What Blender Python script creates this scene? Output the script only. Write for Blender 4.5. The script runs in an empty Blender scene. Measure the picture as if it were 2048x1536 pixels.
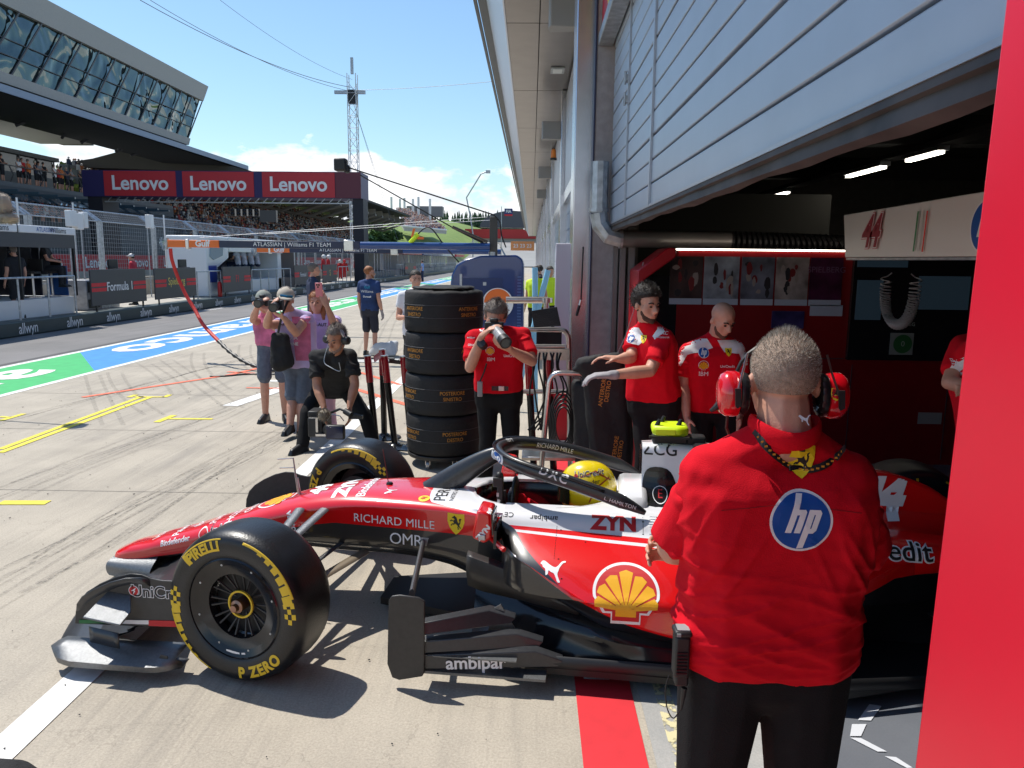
import bpy, bmesh, math, random
from mathutils import Vector, Matrix, noise
from mathutils.bvhtree import BVHTree
from mathutils.geometry import convex_hull_2d
C = bpy.context.scene.collection
sc = bpy.context.scene
R = math.radians; PI = math.pi; cos = math.cos; sin = math.sin
V = Vector
# ---------------- camera
cd = bpy.data.cameras.new('camera'); cam = bpy.data.objects.new('camera', cd); C.objects.link(cam); sc.camera = cam
cd.sensor_width = 36; cd.lens = 1540/2048*36; cd.clip_start = .05; cd.clip_end = 6000
PH, YW, RO, HC = R(9.15), R(1.34), R(.6), 1.88
FW = V((-sin(YW)*cos(PH), cos(YW)*cos(PH), -sin(PH))); r0 = V((cos(YW), sin(YW), 0)); u0 = r0.cross(FW)
RT = r0*cos(RO)+u0*sin(RO); UP = u0*cos(RO)-r0*sin(RO)
mm = Matrix((RT, UP, -FW)).transposed().to_4x4(); mm.translation = (0, 0, HC); cam.matrix_world = mm
def ray(u, v): return FW+RT*((u-1024)/1540)+UP*((768-v)/1540)
CO = V((0, 0, HC))
def atY(u, v, y): r = ray(u, v); return CO+r*(y/r.y)      # a photograph point on the plane y
def atX(u, v, x): r = ray(u, v); return CO+r*(x/r.x)
def atZ(u, v, z=0.): r = ray(u, v); return CO+r*((z-HC)/r.z)
# ---------------- sky, sun, exposure
SUN = V((-.45, .3, 1)).normalized()
w = bpy.data.worlds.new('World'); sc.world = w; w.use_nodes = True
nt = w.node_tree; N = nt.nodes; N.clear(); L = nt.links
def nd(nt, t, **k):
    n = nt.nodes.new(t)
    for a, b in k.items():
        if a.startswith('i_'):
            key = a[2:]; key = int(key) if key.isdigit() else key.replace('_', ' ')
            n.inputs[key].default_value = b
        else: setattr(n, a, b)
    return n
sky = nd(nt, 'ShaderNodeTexSky', sky_type='NISHITA', sun_disc=False, sun_elevation=R(61.5), sun_rotation=R(-56.3), altitude=200, air_density=1.25, dust_density=.4, ozone_density=1.6)
tc = nd(nt, 'ShaderNodeTexCoord'); sep = nd(nt, 'ShaderNodeSeparateXYZ'); L.new(tc.outputs['Generated'], sep.inputs[0])
mp = nd(nt, 'ShaderNodeMapping'); mp.inputs['Scale'].default_value = (1, 1, 2.0); mp.inputs['Location'].default_value = (1.3, .4, 0); L.new(tc.outputs['Generated'], mp.inputs[0])
nz = nd(nt, 'ShaderNodeTexNoise', i_Scale=8.5, i_Detail=10, i_Roughness=.54, i_Distortion=.15); L.new(mp.outputs[0], nz.inputs[0])
# cumulus band low over the horizon: threshold rises with elevation
mr = nd(nt, 'ShaderNodeMapRange', i_1=.05, i_2=.20, i_3=.22, i_4=.80); L.new(sep.outputs[2], mr.inputs[0])
sb = nd(nt, 'ShaderNodeMath', operation='SUBTRACT'); L.new(nz.outputs[0], sb.inputs[0]); L.new(mr.outputs[0], sb.inputs[1])
dv = nd(nt, 'ShaderNodeMath', operation='MULTIPLY', use_clamp=True); dv.inputs[1].default_value = 14; L.new(sb.outputs[0], dv.inputs[0])
nz2 = nd(nt, 'ShaderNodeTexNoise', i_Scale=22, i_Detail=5); L.new(mp.outputs[0], nz2.inputs[0])
cr = nd(nt, 'ShaderNodeValToRGB'); cr.color_ramp.elements[0].position = .35; cr.color_ramp.elements[0].color = (6.4, 6.7, 7.2, 1); cr.color_ramp.elements[1].position = .62; cr.color_ramp.elements[1].color = (9.2, 9.2, 9.2, 1); L.new(nz2.outputs[0], cr.inputs[0])
mxw = nd(nt, 'ShaderNodeMixRGB'); tn = nd(nt, 'ShaderNodeMixRGB', blend_type='MULTIPLY'); tn.inputs[0].default_value = 1.; tn.inputs[2].default_value = (.86, 1.0, 1.09, 1); L.new(sky.outputs[0], tn.inputs[1]); L.new(dv.outputs[0], mxw.inputs[0]); L.new(tn.outputs[0], mxw.inputs[1]); L.new(cr.outputs[0], mxw.inputs[2])
bg = nd(nt, 'ShaderNodeBackground'); bg.inputs[1].default_value = .12; L.new(mxw.outputs[0], bg.inputs[0])
ow = nd(nt, 'ShaderNodeOutputWorld'); L.new(bg.outputs[0], ow.inputs[0])
sl = bpy.data.lights.new('sun', 'SUN'); sl.energy = 4.4; sl.angle = R(.5); sl.color = (1, .955, .88)
so = bpy.data.objects.new('sun', sl); C.objects.link(so); so.rotation_euler = SUN.to_track_quat('Z', 'Y').to_euler(); so.location = (-5, 3, 12)
sc.view_settings.view_transform = 'Standard'; sc.view_settings.look = 'None'; sc.view_settings.exposure = .28; sc.view_settings.gamma = 1
sc.cycles.max_bounces = 6
# ---------------- materials
MATS = {}
def mat(name, col, rough=.5, metal=0., coat=0., nz=0., ns=8., bump=0., bs=60., emit=0., alpha=1., trans=0., spec=.5, sheen=0.):
    if name in MATS: return MATS[name]
    m = bpy.data.materials.new(name); m.use_nodes = True; t = m.node_tree; b = t.nodes['Principled BSDF']
    b.inputs['Base Color'].default_value = (*col, 1); b.inputs['Roughness'].default_value = rough; b.inputs['Metallic'].default_value = metal
    b.inputs['Coat Weight'].default_value = coat; b.inputs['Coat Roughness'].default_value = .04; b.inputs['Alpha'].default_value = alpha
    b.inputs['Transmission Weight'].default_value = trans; b.inputs['Specular IOR Level'].default_value = spec; b.inputs['Sheen Weight'].default_value = sheen
    if emit: b.inputs['Emission Color'].default_value = (*col, 1); b.inputs['Emission Strength'].default_value = emit
    c = nd(t, 'ShaderNodeTexCoord')
    if nz:
        n = nd(t, 'ShaderNodeTexNoise', i_Scale=ns, i_Detail=6); t.links.new(c.outputs['Object'], n.inputs[0])
        h = nd(t, 'ShaderNodeMapRange', i_1=.3, i_2=.7, i_3=1-nz, i_4=1+nz); t.links.new(n.outputs[0], h.inputs[0])
        x = nd(t, 'ShaderNodeVectorMath', operation='SCALE'); x.inputs[0].default_value = col; t.links.new(h.outputs[0], x.inputs['Scale']); t.links.new(x.outputs[0], b.inputs['Base Color'])
    if bump:
        n = nd(t, 'ShaderNodeTexNoise', i_Scale=bs, i_Detail=4); t.links.new(c.outputs['Object'], n.inputs[0])
        h = nd(t, 'ShaderNodeBump', i_Strength=bump, i_Distance=.01); t.links.new(n.outputs[0], h.inputs['Height']); t.links.new(h.outputs[0], b.inputs['Normal'])
    MATS[name] = m; return m
RED = (.72, .004, .006); FR = (.60, .006, .012)
m_red = mat('car_red', RED, .28, coat=1.); m_white = mat('car_white', (.78, .78, .79), .3, coat=1.); m_dark = mat('dark_carbon', (.028, .029, .032), .34, coat=.25, nz=.15, ns=60)
m_grey = mat('satin_carbon', (.035, .033, .031), .45, nz=.15, ns=40); m_silver = mat('bare_carbon_silver', (.17, .175, .18), .40, metal=.7, nz=.12, ns=90, bump=.2, bs=500)
m_tyre = mat('tyre_rubber', (.0085, .0085, .010), .36, nz=.25, ns=12, bump=.15, bs=120); m_yel = mat('tyre_yellow', (.75, .50, .02), .5)
m_black = mat('black', (.012, .012, .013), .5, nz=.1); m_blackg = mat('black_gloss', (.01, .01, .012), .15); m_wh = mat('white_print', (.82, .82, .82), .5); m_ltr = mat('white_lettering', (.8, .8, .8), .45)
m_metal = mat('brushed_metal', (.62, .60, .58), .28, metal=1., nz=.08, ns=30); m_galv = mat('galvanised', (.42, .44, .46), .42, metal=.7, nz=.25, ns=14)
m_shirt = mat('red_shirt_fabric', (.62, .003, .014), .88, nz=.05, ns=30, bump=.25, bs=420, spec=.2); m_shirtw = mat('white_shirt_fabric', (.74, .74, .76), .85, bump=.2, bs=300)
m_trs = mat('black_trouser_fabric', (.0085, .0085, .0095), .85, nz=.15, ns=20, bump=.35, bs=300, spec=.25); m_blackf = mat('black_fabric', (.012, .012, .013), .85, nz=.2, ns=8, bump=.3, bs=80)
m_skin = mat('skin', (.56, .29, .20), .52, nz=.08, ns=25, bump=.12, bs=160); m_skin2 = mat('tanned_skin', (.42, .20, .12), .52, nz=.1, ns=25, bump=.12, bs=160)
m_hair = mat('dark_hair', (.018, .012, .009), .6, nz=.3, ns=60, bump=.8, bs=90); m_hairg = mat('grey_hair', (.16, .13, .11), .6, nz=.3, ns=90, bump=.8, bs=120); m_ginger = mat('ginger_hair', (.30, .11, .035), .55, nz=.3, ns=50, bump=.8, bs=90)
m_shoe = mat('shoe_black', (.012, .012, .012), .35); m_horse = mat('emblem_black', (.012, .012, .012), .5); m_shy = mat('emblem_yellow', (.83, .62, .012), .5); m_blue = mat('logo_blue', (.008, .085, .36), .4)
m_redp = mat('red_print', (.55, .01, .015), .5); m_shelly = mat('shell_yellow', (.85, .42, .01), .45); m_glass = mat('glass_dark', (.02, .03, .035), .04, spec=.8)
# ---------------- mesh builder
INV = {}
def tag(o, label=None, cat=None, group=None, kind=None):
    if label: o['label'] = label
    if cat: o['category'] = cat
    if group: o['group'] = group
    if kind: o['kind'] = kind
    return o
def thing(name, label, cat, loc=(0, 0, 0), rz=0., group=None):
    o = bpy.data.objects.new(name, None); C.objects.link(o); o.location = loc; o.rotation_euler = (0, 0, rz); o.empty_display_size = .1
    return tag(o, label, cat, group)
def copy_tree(o, parent=None):
    c = o.copy(); C.objects.link(c)
    if parent: c.parent = parent
    for ch in list(o.children): copy_tree(ch, c)
    return c
def frame(ux, uy, o=(0, 0, 0)):
    ux = V(ux).normalized(); uy = V(uy); uz = ux.cross(uy).normalized(); uy = uz.cross(ux)
    m = Matrix((ux, uy, uz)).transposed().to_4x4(); m.translation = V(o); return m
class MB:
    def __init__(s): s.v = []; s.f = []; s.mi = []; s.cur = 0
    def add(s, vs, fs, M=None):
        k = len(s.v); s.v += [(M @ V(p)) if M else V(p) for p in vs]; s.f += [tuple(i+k for i in f) for f in fs]; s.mi += [s.cur]*len(fs); return s
    def box(s, c, sz, M=None, rz=0., rx=0.):
        x, y, z = [a/2 for a in sz]; q = Matrix.Translation(V(c)) @ Matrix.Rotation(rz, 4, 'Z') @ Matrix.Rotation(rx, 4, 'X')
        if M: q = M @ q
        vs = [(a*x, b*y, d*z) for d in (-1, 1) for b in (-1, 1) for a in (-1, 1)]
        return s.add(vs, [(0, 2, 3, 1), (4, 5, 7, 6), (0, 1, 5, 4), (2, 6, 7, 3), (0, 4, 6, 2), (1, 3, 7, 5)], q)
    def bb(s, a, b, M=None): return s.box([(p+q)/2 for p, q in zip(a, b)], [abs(q-p) for p, q in zip(a, b)], M)
    def cyl(s, p0, p1, r0, r1=None, n=12, caps=True, M=None, sx=1.):
        r1 = r0 if r1 is None else r1; p0 = V(p0); p1 = V(p1); d = (p1-p0)
        if d.length < 1e-9: return s
        q = d.to_track_quat('Z', 'Y').to_matrix(); a = q @ V((1, 0, 0)); b = q @ V((0, 1, 0)); vs = []
        for p, r in ((p0, r0), (p1, r1)):
            for i in range(n): t = 2*PI*i/n; vs.append(p+a*(r*cos(t)*sx)+b*(r*sin(t)))
        fs = [(i, (i+1) % n, n+(i+1) % n, n+i) for i in range(n)]
        if caps: fs += [tuple(range(n-1, -1, -1)), tuple(range(n, 2*n))]
        return s.add(vs, fs, M)
    def tube(s, pts, r, n=8, M=None, flat=1., up=None, closed=False):
        pts = [V(p) for p in pts]; rs = r if isinstance(r, (list, tuple)) else [r]*len(pts); k = len(pts); vs = []; prev = None
        for i, p in enumerate(pts):
            t = (pts[(i+1) % k]-pts[i-1]) if closed else (pts[min(i+1, k-1)]-pts[max(i-1, 0)]); t.normalize()
            a = V(up) if up else (prev if prev else (V((0, 0, 1)) if abs(t.z) < .9 else V((1, 0, 0)))); a = (a-t*a.dot(t)).normalized(); prev = a; b = t.cross(a)
            for j in range(n): q = 2*PI*j/n; vs.append(p+a*(rs[i]*cos(q))+b*(rs[i]*sin(q)*flat))
        m = k if closed else k-1
        fs = [(i*n+j, i*n+(j+1) % n, ((i+1) % k)*n+(j+1) % n, ((i+1) % k)*n+j) for i in range(m) for j in range(n)]
        if not closed: fs += [tuple(range(n-1, -1, -1)), tuple(range((k-1)*n, k*n))]
        return s.add(vs, fs, M)
    def lathe(s, prof, n=48, M=None, a0=0., a1=2*PI):      # prof (r, z) about local z
        k = len(prof); full = abs(a1-a0-2*PI) < 1e-6; m = n if full else n+1; vs = [(r*cos(a0+(a1-a0)*i/n), r*sin(a0+(a1-a0)*i/n), z) for i in range(m) for r, z in prof]
        fs = [(i*k+j, ((i+1) % m)*k+j, ((i+1) % m)*k+j+1, i*k+j+1) for i in range(n) for j in range(k-1)]
        return s.add(vs, fs, M)
    def prism(s, poly, h0, h1, M=None):                   # poly in local xy, extruded along local z
        k = len(poly); vs = [(x, y, h0) for x, y in poly]+[(x, y, h1) for x, y in poly]
        return s.add(vs, [tuple(range(k-1, -1, -1)), tuple(range(k, 2*k))]+[(i, (i+1) % k, k+(i+1) % k, k+i) for i in range(k)], M)
    def grid(s, rows, M=None, closed=False):              # rows of equal point counts
        k = len(rows[0]); vs = [p for r in rows for p in r]; m = k if closed else k-1
        return s.add(vs, [(i*k+j, i*k+(j+1) % k, (i+1)*k+(j+1) % k, (i+1)*k+j) for i in range(len(rows)-1) for j in range(m)], M)
    def sph(s, c, r, n=12, M=None):
        r = (r, r, r) if not isinstance(r, (tuple, list)) else r; m = n//2; rows = []
        for i in range(m+1): a = -PI/2+PI*i/m; rows.append([(c[0]+r[0]*cos(a)*cos(2*PI*j/n), c[1]+r[1]*cos(a)*sin(2*PI*j/n), c[2]+r[2]*sin(a)) for j in range(n)])
        return s.grid(rows, M, True)
    def build(s, name, m, parent=None, smooth=False, bev=0., sub=0, thick=0., label=None, ang=40):
        me = bpy.data.meshes.new(name); me.from_pydata([tuple(p) for p in s.v], [], s.f)
        for x in (m if isinstance(m, (list, tuple)) else [m]): me.materials.append(x)
        if max(s.mi, default=0): me.polygons.foreach_set('material_index', s.mi)
        me.validate(); o = bpy.data.objects.new(name, me); C.objects.link(o)
        b = bmesh.new(); b.from_mesh(me); bmesh.ops.remove_doubles(b, verts=b.verts, dist=1e-5); bmesh.ops.recalc_face_normals(b, faces=b.faces); b.to_mesh(me); b.free()
        if parent: o.parent = parent
        if thick: q = o.modifiers.new('t', 'SOLIDIFY'); q.thickness = thick; q.offset = 0
        if bev: q = o.modifiers.new('b', 'BEVEL'); q.width = bev; q.segments = 2; q.limit_method = 'ANGLE'; q.angle_limit = R(35)
        if sub: q = o.modifiers.new('s', 'SUBSURF'); q.levels = sub; q.render_levels = sub
        if smooth or bev:
            me.shade_smooth()
            if not sub: me.set_sharp_from_angle(angle=R(ang))
        if label: o['label'] = label
        return o
def struct(name, mb, m, **k): return tag(mb.build(name, m, **k), kind='structure')
TSC = bpy.data.scenes.new('workbench'); TVL = TSC.view_layers[0]       # a side scene, so that each modifier is worked out on its own
def alone(o):
    TSC.collection.objects.link(o); TVL.update(); me = bpy.data.meshes.new_from_object(o.evaluated_get(TVL.depsgraph)); TSC.collection.objects.unlink(o); return me
def applied(o):
    me = alone(o); old = o.data; o.modifiers.clear(); o.data = me; bpy.data.meshes.remove(old); return o
# ---------------- 2D shapes and decals
def curve_mesh(cu):
    o = bpy.data.objects.new('tmp', cu); me = alone(o)
    r = ([(v.co.x, v.co.y) for v in me.vertices], [tuple(p.vertices) for p in me.polygons]); bpy.data.objects.remove(o); bpy.data.curves.remove(cu); bpy.data.meshes.remove(me); return r
GC = {}
def glyph(txt, bold=0., shear=0., space=1., align='CENTER', res=4):
    if 'M' in txt or 'W' in txt: bold = 0.
    k = (txt, bold, shear, space, align, res)
    if k in GC: return GC[k]
    cu = bpy.data.curves.new('t', 'FONT'); cu.body = txt; cu.size = 1.; cu.offset = bold; cu.shear = shear; cu.space_character = space; cu.align_x = align; cu.align_y = 'CENTER'; cu.resolution_u = res; cu.fill_mode = 'BOTH'
    GC[k] = curve_mesh(cu); return GC[k]
def poly2(*loops):                                        # filled polygon with holes
    cu = bpy.data.curves.new('p', 'CURVE'); cu.dimensions = '2D'; cu.fill_mode = 'BOTH'
    for lp in loops:
        sp = cu.splines.new('POLY'); sp.points.add(len(lp)-1); sp.use_cyclic_u = True
        for i, (x, y) in enumerate(lp): sp.points[i].co = (x, y, 0, 1)
    return curve_mesh(cu)
def ell(rx, ry=None, n=40, cx=0, cy=0, a0=0, a1=2*PI): ry = ry or rx; return [(cx+rx*cos(a0+(a1-a0)*i/n), cy+ry*sin(a0+(a1-a0)*i/n)) for i in range(n+(0 if a1-a0 > 6.28 else 1))]
def merge(*items):                                        # (shape, dx, dy, sx, sy[, rot])
    vs = []; fs = []
    for it in items:
        (v, f), dx, dy, sx, sy = it[:5]; a = it[5] if len(it) > 5 else 0; k = len(vs)
        vs += [(dx+x*sx*cos(a)-y*sy*sin(a), dy+x*sx*sin(a)+y*sy*cos(a)) for x, y in v]; fs += [tuple(i+k for i in q) for q in f]
    return vs, fs
def smooth_poly(pts, n=4):
    out = []; k = len(pts)
    for i in range(k):
        p0, p1, p2, p3 = pts[i-1], pts[i], pts[(i+1) % k], pts[(i+2) % k]
        for j in range(n):
            t = j/n; out.append(tuple(.5*(2*b+(c-a)*t+(2*a-5*b+4*c-d)*t*t+(3*b-a-3*c+d)*t**3) for a, b, c, d in zip(p0, p1, p2, p3)))
    return out
HORSE = [(.10, -.46), (.16, -.40), (.10, -.36), (.13, -.22), (.05, -.14), (-.06, -.08), (-.14, -.16), (-.24, -.14), (-.30, -.24), (-.36, -.22), (-.27, -.08), (-.16, -.06), (-.17, .04), (-.28, .10), (-.36, .04), (-.42, .08), (-.32, .18), (-.18, .13), (-.10, .22), (-.20, .30), (-.27, .27), (-.28, .33), (-.16, .42), (-.09, .48), (-.06, .43), (.03, .36), (.08, .22), (.12, .06), (.22, -.02), (.24, .10), (.20, .22), (.28, .30), (.40, .26), (.34, .20), (.32, .06), (.30, -.06), (.24, -.14), (.27, -.24), (.36, -.34), (.30, -.38), (.20, -.26), (.18, -.34), (.22, -.44)]
PUMA = [(-.50, .30), (-.44, .40), (-.36, .42), (-.26, .36), (-.10, .24), (.08, .16), (.20, .22), (.34, .40), (.48, .44), (.50, .38), (.40, .34), (.28, .16), (.24, .04), (.20, -.12), (.26, -.30), (.32, -.44), (.22, -.44), (.16, -.30), (.06, -.10), (-.06, -.04), (-.16, .02), (-.18, -.12), (-.26, -.18), (-.28, -.08), (-.30, .08), (-.40, .16), (-.42, .24)]
def shield(): return [(-.42, .5), (0, .47), (.42, .5), (.43, .1), (.34, -.18), (.16, -.42), (0, -.56), (-.16, -.42), (-.34, -.18), (-.43, .1)]
def shell_loops(k=1.):
    out = []
    for i in range(41): a = PI*(-.06+1.12*i/40); out.append((k*.5*cos(a), k*(.02+.46*sin(a))))
    return out+[(-.34*k, -.30*k), (-.22*k, -.30*k), (-.22*k, -.44*k), (.22*k, -.44*k), (.22*k, -.30*k), (.34*k, -.30*k)]
def refine(vs, fs, Lm):
    b = bmesh.new(); q = [b.verts.new((x, y, 0)) for x, y in vs]
    for f in fs:
        try: b.faces.new([q[i] for i in f])
        except Exception: pass
    bmesh.ops.triangulate(b, faces=b.faces)
    for _ in range(5):
        e = [e for e in b.edges if e.calc_length() > Lm]
        if not e: break
        bmesh.ops.subdivide_edges(b, edges=e, cuts=1, use_grid_fill=False); bmesh.ops.triangulate(b, faces=b.faces)
    b.verts.ensure_lookup_table(); b.verts.index_update(); r = [(v.co.x, v.co.y) for v in b.verts], [tuple(v.index for v in f.verts) for f in b.faces]; b.free(); return r
def bvh_of(*obs):
    vs = []; fs = []
    for o in obs:
        k = len(vs); vs += [v.co.copy() for v in o.data.vertices]; fs += [tuple(i+k for i in p.vertices) for p in o.data.polygons]
    return BVHTree.FromPolygons(vs, fs)
def decal(name, shape, bvh, o, ux, uy, size, m, parent, off=.0025, Lm=.03, size_y=None, far=.6):
    ux = V(ux).normalized(); uy = V(uy); uz = ux.cross(uy).normalized(); uy = uz.cross(ux); o = V(o); sy = size_y or size
    vs, fs = refine([(x*size, y*sy) for x, y in shape[0]], shape[1], Lm); out = []; last = 0.; miss = set()
    for x, y in vs:
        p = o+ux*x+uy*y; h = bvh.ray_cast(p+uz*far, -uz, far*2) if bvh else (None,)
        if h[0] is not None: last = (h[0]-p).dot(uz); out.append(p+uz*(last+off))
        else:
            if bvh: miss.add(len(out))
            out.append(p+uz*((last if bvh else 0)+off))
    if bvh: fs = [f for f in fs if not (miss & set(f)) and all((out[f[i]]-out[f[i-1]]).length < 1e-3+3.2*math.hypot(vs[f[i]][0]-vs[f[i-1]][0], vs[f[i]][1]-vs[f[i-1]][1]) for i in range(len(f)))]
    me = bpy.data.meshes.new(name); me.from_pydata([tuple(p) for p in out], [], fs); me.materials.append(m); ob = bpy.data.objects.new(name, me); C.objects.link(ob); ob.parent = parent
    return ob
def sign(name, shape, o, ux, uy, size, m, parent=None, off=.003, size_y=None): return decal(name, shape, None, o, ux, uy, size, m, parent, off, 99, size_y)
T = glyph
def hp_logo(bvh, o, ux, uy, d, parent, off=.002):
    decal('logo', poly2(ell(.5, n=48)), bvh, o, ux, uy, d, m_wh, parent, off, .02); decal('logo', poly2(ell(.46, n=48)), bvh, o, ux, uy, d, m_blue, parent, off+.0012, .02)
    sh = .27; st = lambda x, y: (x+sh*y, y)
    bars = [[st(-.14, .445), st(-.04, .44), st(-.04, .20), st(.07, .20), st(.10, .16), st(.10, -.19), st(.0, -.19), st(.0, .11), st(-.04, .11), st(-.04, -.19), st(-.14, -.19)]]
    bars += [[st(.13, .20), st(.30, .20), st(.34, .15), st(.34, -.14), st(.30, -.19), st(.23, -.19), st(.23, -.44), st(.13, -.45)]]
    decal('logo', merge((poly2(bars[0]), -.06, 0, 1, 1), (poly2(bars[1], [st(.23, .12), st(.25, .12), st(.25, -.11), st(.23, -.11)]), -.06, 0, 1, 1)), bvh, o, ux, uy, d, m_wh, parent, off+.0024, .02)
def shell_logo(bvh, o, ux, uy, d, parent, off=.002):
    decal('logo', poly2(shell_loops(1.12)), bvh, o, ux, uy, d, m_wh, parent, off, .02); decal('logo', poly2(shell_loops(1.02)), bvh, o, ux, uy, d, m_redp, parent, off+.001, .02)
    its = []
    for i in range(7):
        a = R(90+(i-3)*24.5); a0 = a-R(10.2); a1 = a+R(10.2); c = (0, -.30); rr = .70-.05*abs(i-3); r1 = .10
        its.append((poly2([(c[0]+r1*cos(a0), c[1]+r1*sin(a0)), (c[0]+rr*.95*cos(a0), c[1]+rr*.95*sin(a0)), (c[0]+rr*cos(a), c[1]+rr*sin(a)), (c[0]+rr*.95*cos(a1), c[1]+rr*.95*sin(a1)), (c[0]+r1*cos(a1), c[1]+r1*sin(a1))]), 0, 0, 1, 1))
    its.append((poly2([(-.17, -.19), (.17, -.19), (.17, -.38), (-.17, -.38)]), 0, 0, 1, 1))
    decal('logo', merge(*its), bvh, o, ux, uy, d, m_shelly, parent, off+.002, .02)
def horse_shield(bvh, o, ux, uy, d, parent, off=.002):
    decal('emblem', poly2(shield()), bvh, o, ux, uy, d, m_shy, parent, off, .02); decal('emblem', poly2(smooth_poly(HORSE, 3)), bvh, V(o)+V(uy).normalized()*d*.05, ux, uy, d*.72, m_horse, parent, off+.0012, .02)
# ================= GROUND, LANE, MARKINGS =================
def gmat(name, c1, c2, cs, streak=None, speck=.0, rough=.85, stain=None):
    m = bpy.data.materials.new(name); m.use_nodes = True; t = m.node_tree; b = t.nodes['Principled BSDF']; b.inputs['Roughness'].default_value = rough; K = t.links.new
    g = nd(t, 'ShaderNodeNewGeometry'); n1 = nd(t, 'ShaderNodeTexNoise', i_Scale=cs, i_Detail=8, i_Roughness=.65); K(g.outputs['Position'], n1.inputs[0])
    mx = nd(t, 'ShaderNodeMixRGB'); mx.inputs[1].default_value = (*c1, 1); mx.inputs[2].default_value = (*c2, 1)
    r = nd(t, 'ShaderNodeMapRange', i_1=.35, i_2=.65); K(n1.outputs[0], r.inputs[0]); K(r.outputs[0], mx.inputs[0]); out = mx.outputs[0]
    if streak:                                            # rubber laid down along the lane
        for (sc_, rot, lo, hi, amt, big) in streak:
            mp = nd(t, 'ShaderNodeMapping'); mp.inputs['Scale'].default_value = sc_; mp.inputs['Rotation'].default_value = (0, 0, rot); K(g.outputs['Position'], mp.inputs[0])
            n2 = nd(t, 'ShaderNodeTexNoise', i_Scale=1., i_Detail=7, i_Roughness=.6, i_Distortion=.2); K(mp.outputs[0], n2.inputs[0]); r2 = nd(t, 'ShaderNodeMapRange', i_1=lo, i_2=hi, i_3=0., i_4=amt); K(n2.outputs[0], r2.inputs[0])
            nb = nd(t, 'ShaderNodeTexNoise', i_Scale=big, i_Detail=3); K(g.outputs['Position'], nb.inputs[0]); rb = nd(t, 'ShaderNodeMapRange', i_1=.4, i_2=.62); K(nb.outputs[0], rb.inputs[0])
            mu = nd(t, 'ShaderNodeMath', operation='MULTIPLY'); K(r2.outputs[0], mu.inputs[0]); K(rb.outputs[0], mu.inputs[1])
            m2 = nd(t, 'ShaderNodeMixRGB'); m2.inputs[2].default_value = (.07, .07, .075, 1); K(mu.outputs[0], m2.inputs[0]); K(out, m2.inputs[1]); out = m2.outputs[0]
    n3 = nd(t, 'ShaderNodeTexNoise', i_Scale=95, i_Detail=5, i_Roughness=.8); K(g.outputs['Position'], n3.inputs[0])
    if speck:
        r3 = nd(t, 'ShaderNodeMapRange', i_1=.3, i_2=.7, i_3=1-speck, i_4=1+speck); K(n3.outputs[0], r3.inputs[0]); sc3 = nd(t, 'ShaderNodeVectorMath', operation='SCALE'); K(out, sc3.inputs[0]); K(r3.outputs[0], sc3.inputs['Scale']); out = sc3.outputs[0]
    if stain:                                             # fine cracks
        vo = nd(t, 'ShaderNodeTexVoronoi', feature='DISTANCE_TO_EDGE', i_Scale=1.9); nw = nd(t, 'ShaderNodeTexNoise', i_Scale=5., i_Detail=6); K(g.outputs['Position'], nw.inputs[0])
        av = nd(t, 'ShaderNodeMixRGB'); av.inputs[0].default_value = .32; K(g.outputs['Position'], av.inputs[1]); K(nw.outputs['Color'], av.inputs[2]); K(av.outputs[0], vo.inputs['Vector'])
        rc = nd(t, 'ShaderNodeMapRange', i_1=0., i_2=.006, i_3=1-stain, i_4=1.); K(vo.outputs[0], rc.inputs[0]); s4 = nd(t, 'ShaderNodeVectorMath', operation='SCALE'); K(out, s4.inputs[0]); K(rc.outputs[0], s4.inputs['Scale']); out = s4.outputs[0]
    K(out, b.inputs['Base Color']); bp = nd(t, 'ShaderNodeBump', i_Strength=.35, i_Distance=.004); K(n3.outputs[0], bp.inputs['Height']); K(bp.outputs[0], b.inputs['Normal']); return m
m_conc = gmat('apron_concrete', (.44, .39, .315), (.355, .315, .255), 1.1, [((3.2, .22, 1), R(4), .50, .78, .45, .35), ((9., .5, 1), R(-14), .50, .8, .4, .6), ((30., 1.2, 1), R(2), .46, .80, .38, .8)], .26, stain=.2)
m_asph = gmat('lane_asphalt', (.20, .19, .185), (.155, .15, .145), .6, [((5., .15, 1), 0, .5, .75, .5, .2)], .22)
m_track = gmat('track_asphalt', (.16, .155, .15), (.12, .12, .12), .4, [((3., .1, 1), 0, .45, .7, .5, .2)], .1)
m_epoxy = gmat('garage_floor_epoxy', (.15, .16, .18), (.13, .14, .16), 2., None, .05, .35)
m_sill = gmat('sill_concrete', (.38, .37, .35), (.30, .30, .29), 3., None, .15)
m_grass = gmat('grass_green', (.13, .21, .035), (.20, .27, .06), .3, None, .3)
def sheet(name, m, x0, x1, y0, y1, z): return struct(name, MB().add([(x0, y0, z), (x1, y0, z), (x1, y1, z), (x0, y1, z)], [(0, 1, 2, 3)]), m)
def gpoly(name, m, pts, z, px=True): return struct(name, MB().add([tuple(atZ(*p, z)) if px else (*p, z) for p in pts], [tuple(range(len(pts)))]), m)
sheet('ground', m_grass, -2500, 1500, -60, 4000, -.05)
sheet('pit_lane', m_asph, -12.2, -8.9, -12, 330, -.006); sheet('apron', m_conc, -8.9, .5, -12, 330, 0)
sheet('race_track', m_track, -27, -12.2, -20, 330, -.02)
sheet('bounce_ground', m_plat_ := gmat('bounce_ground_grey', (.30, .29, .27), (.24, .235, .22), .3), -90, -32, -40, 240, -.012); sheet('door_sill', m_sill, .5, .98, -12, 7.6, .001); sheet('garage_floor', m_epoxy, .98, 12, -12, 20, .002)  # grey sheet under the stands, added to cut green bounce and reflections
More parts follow.
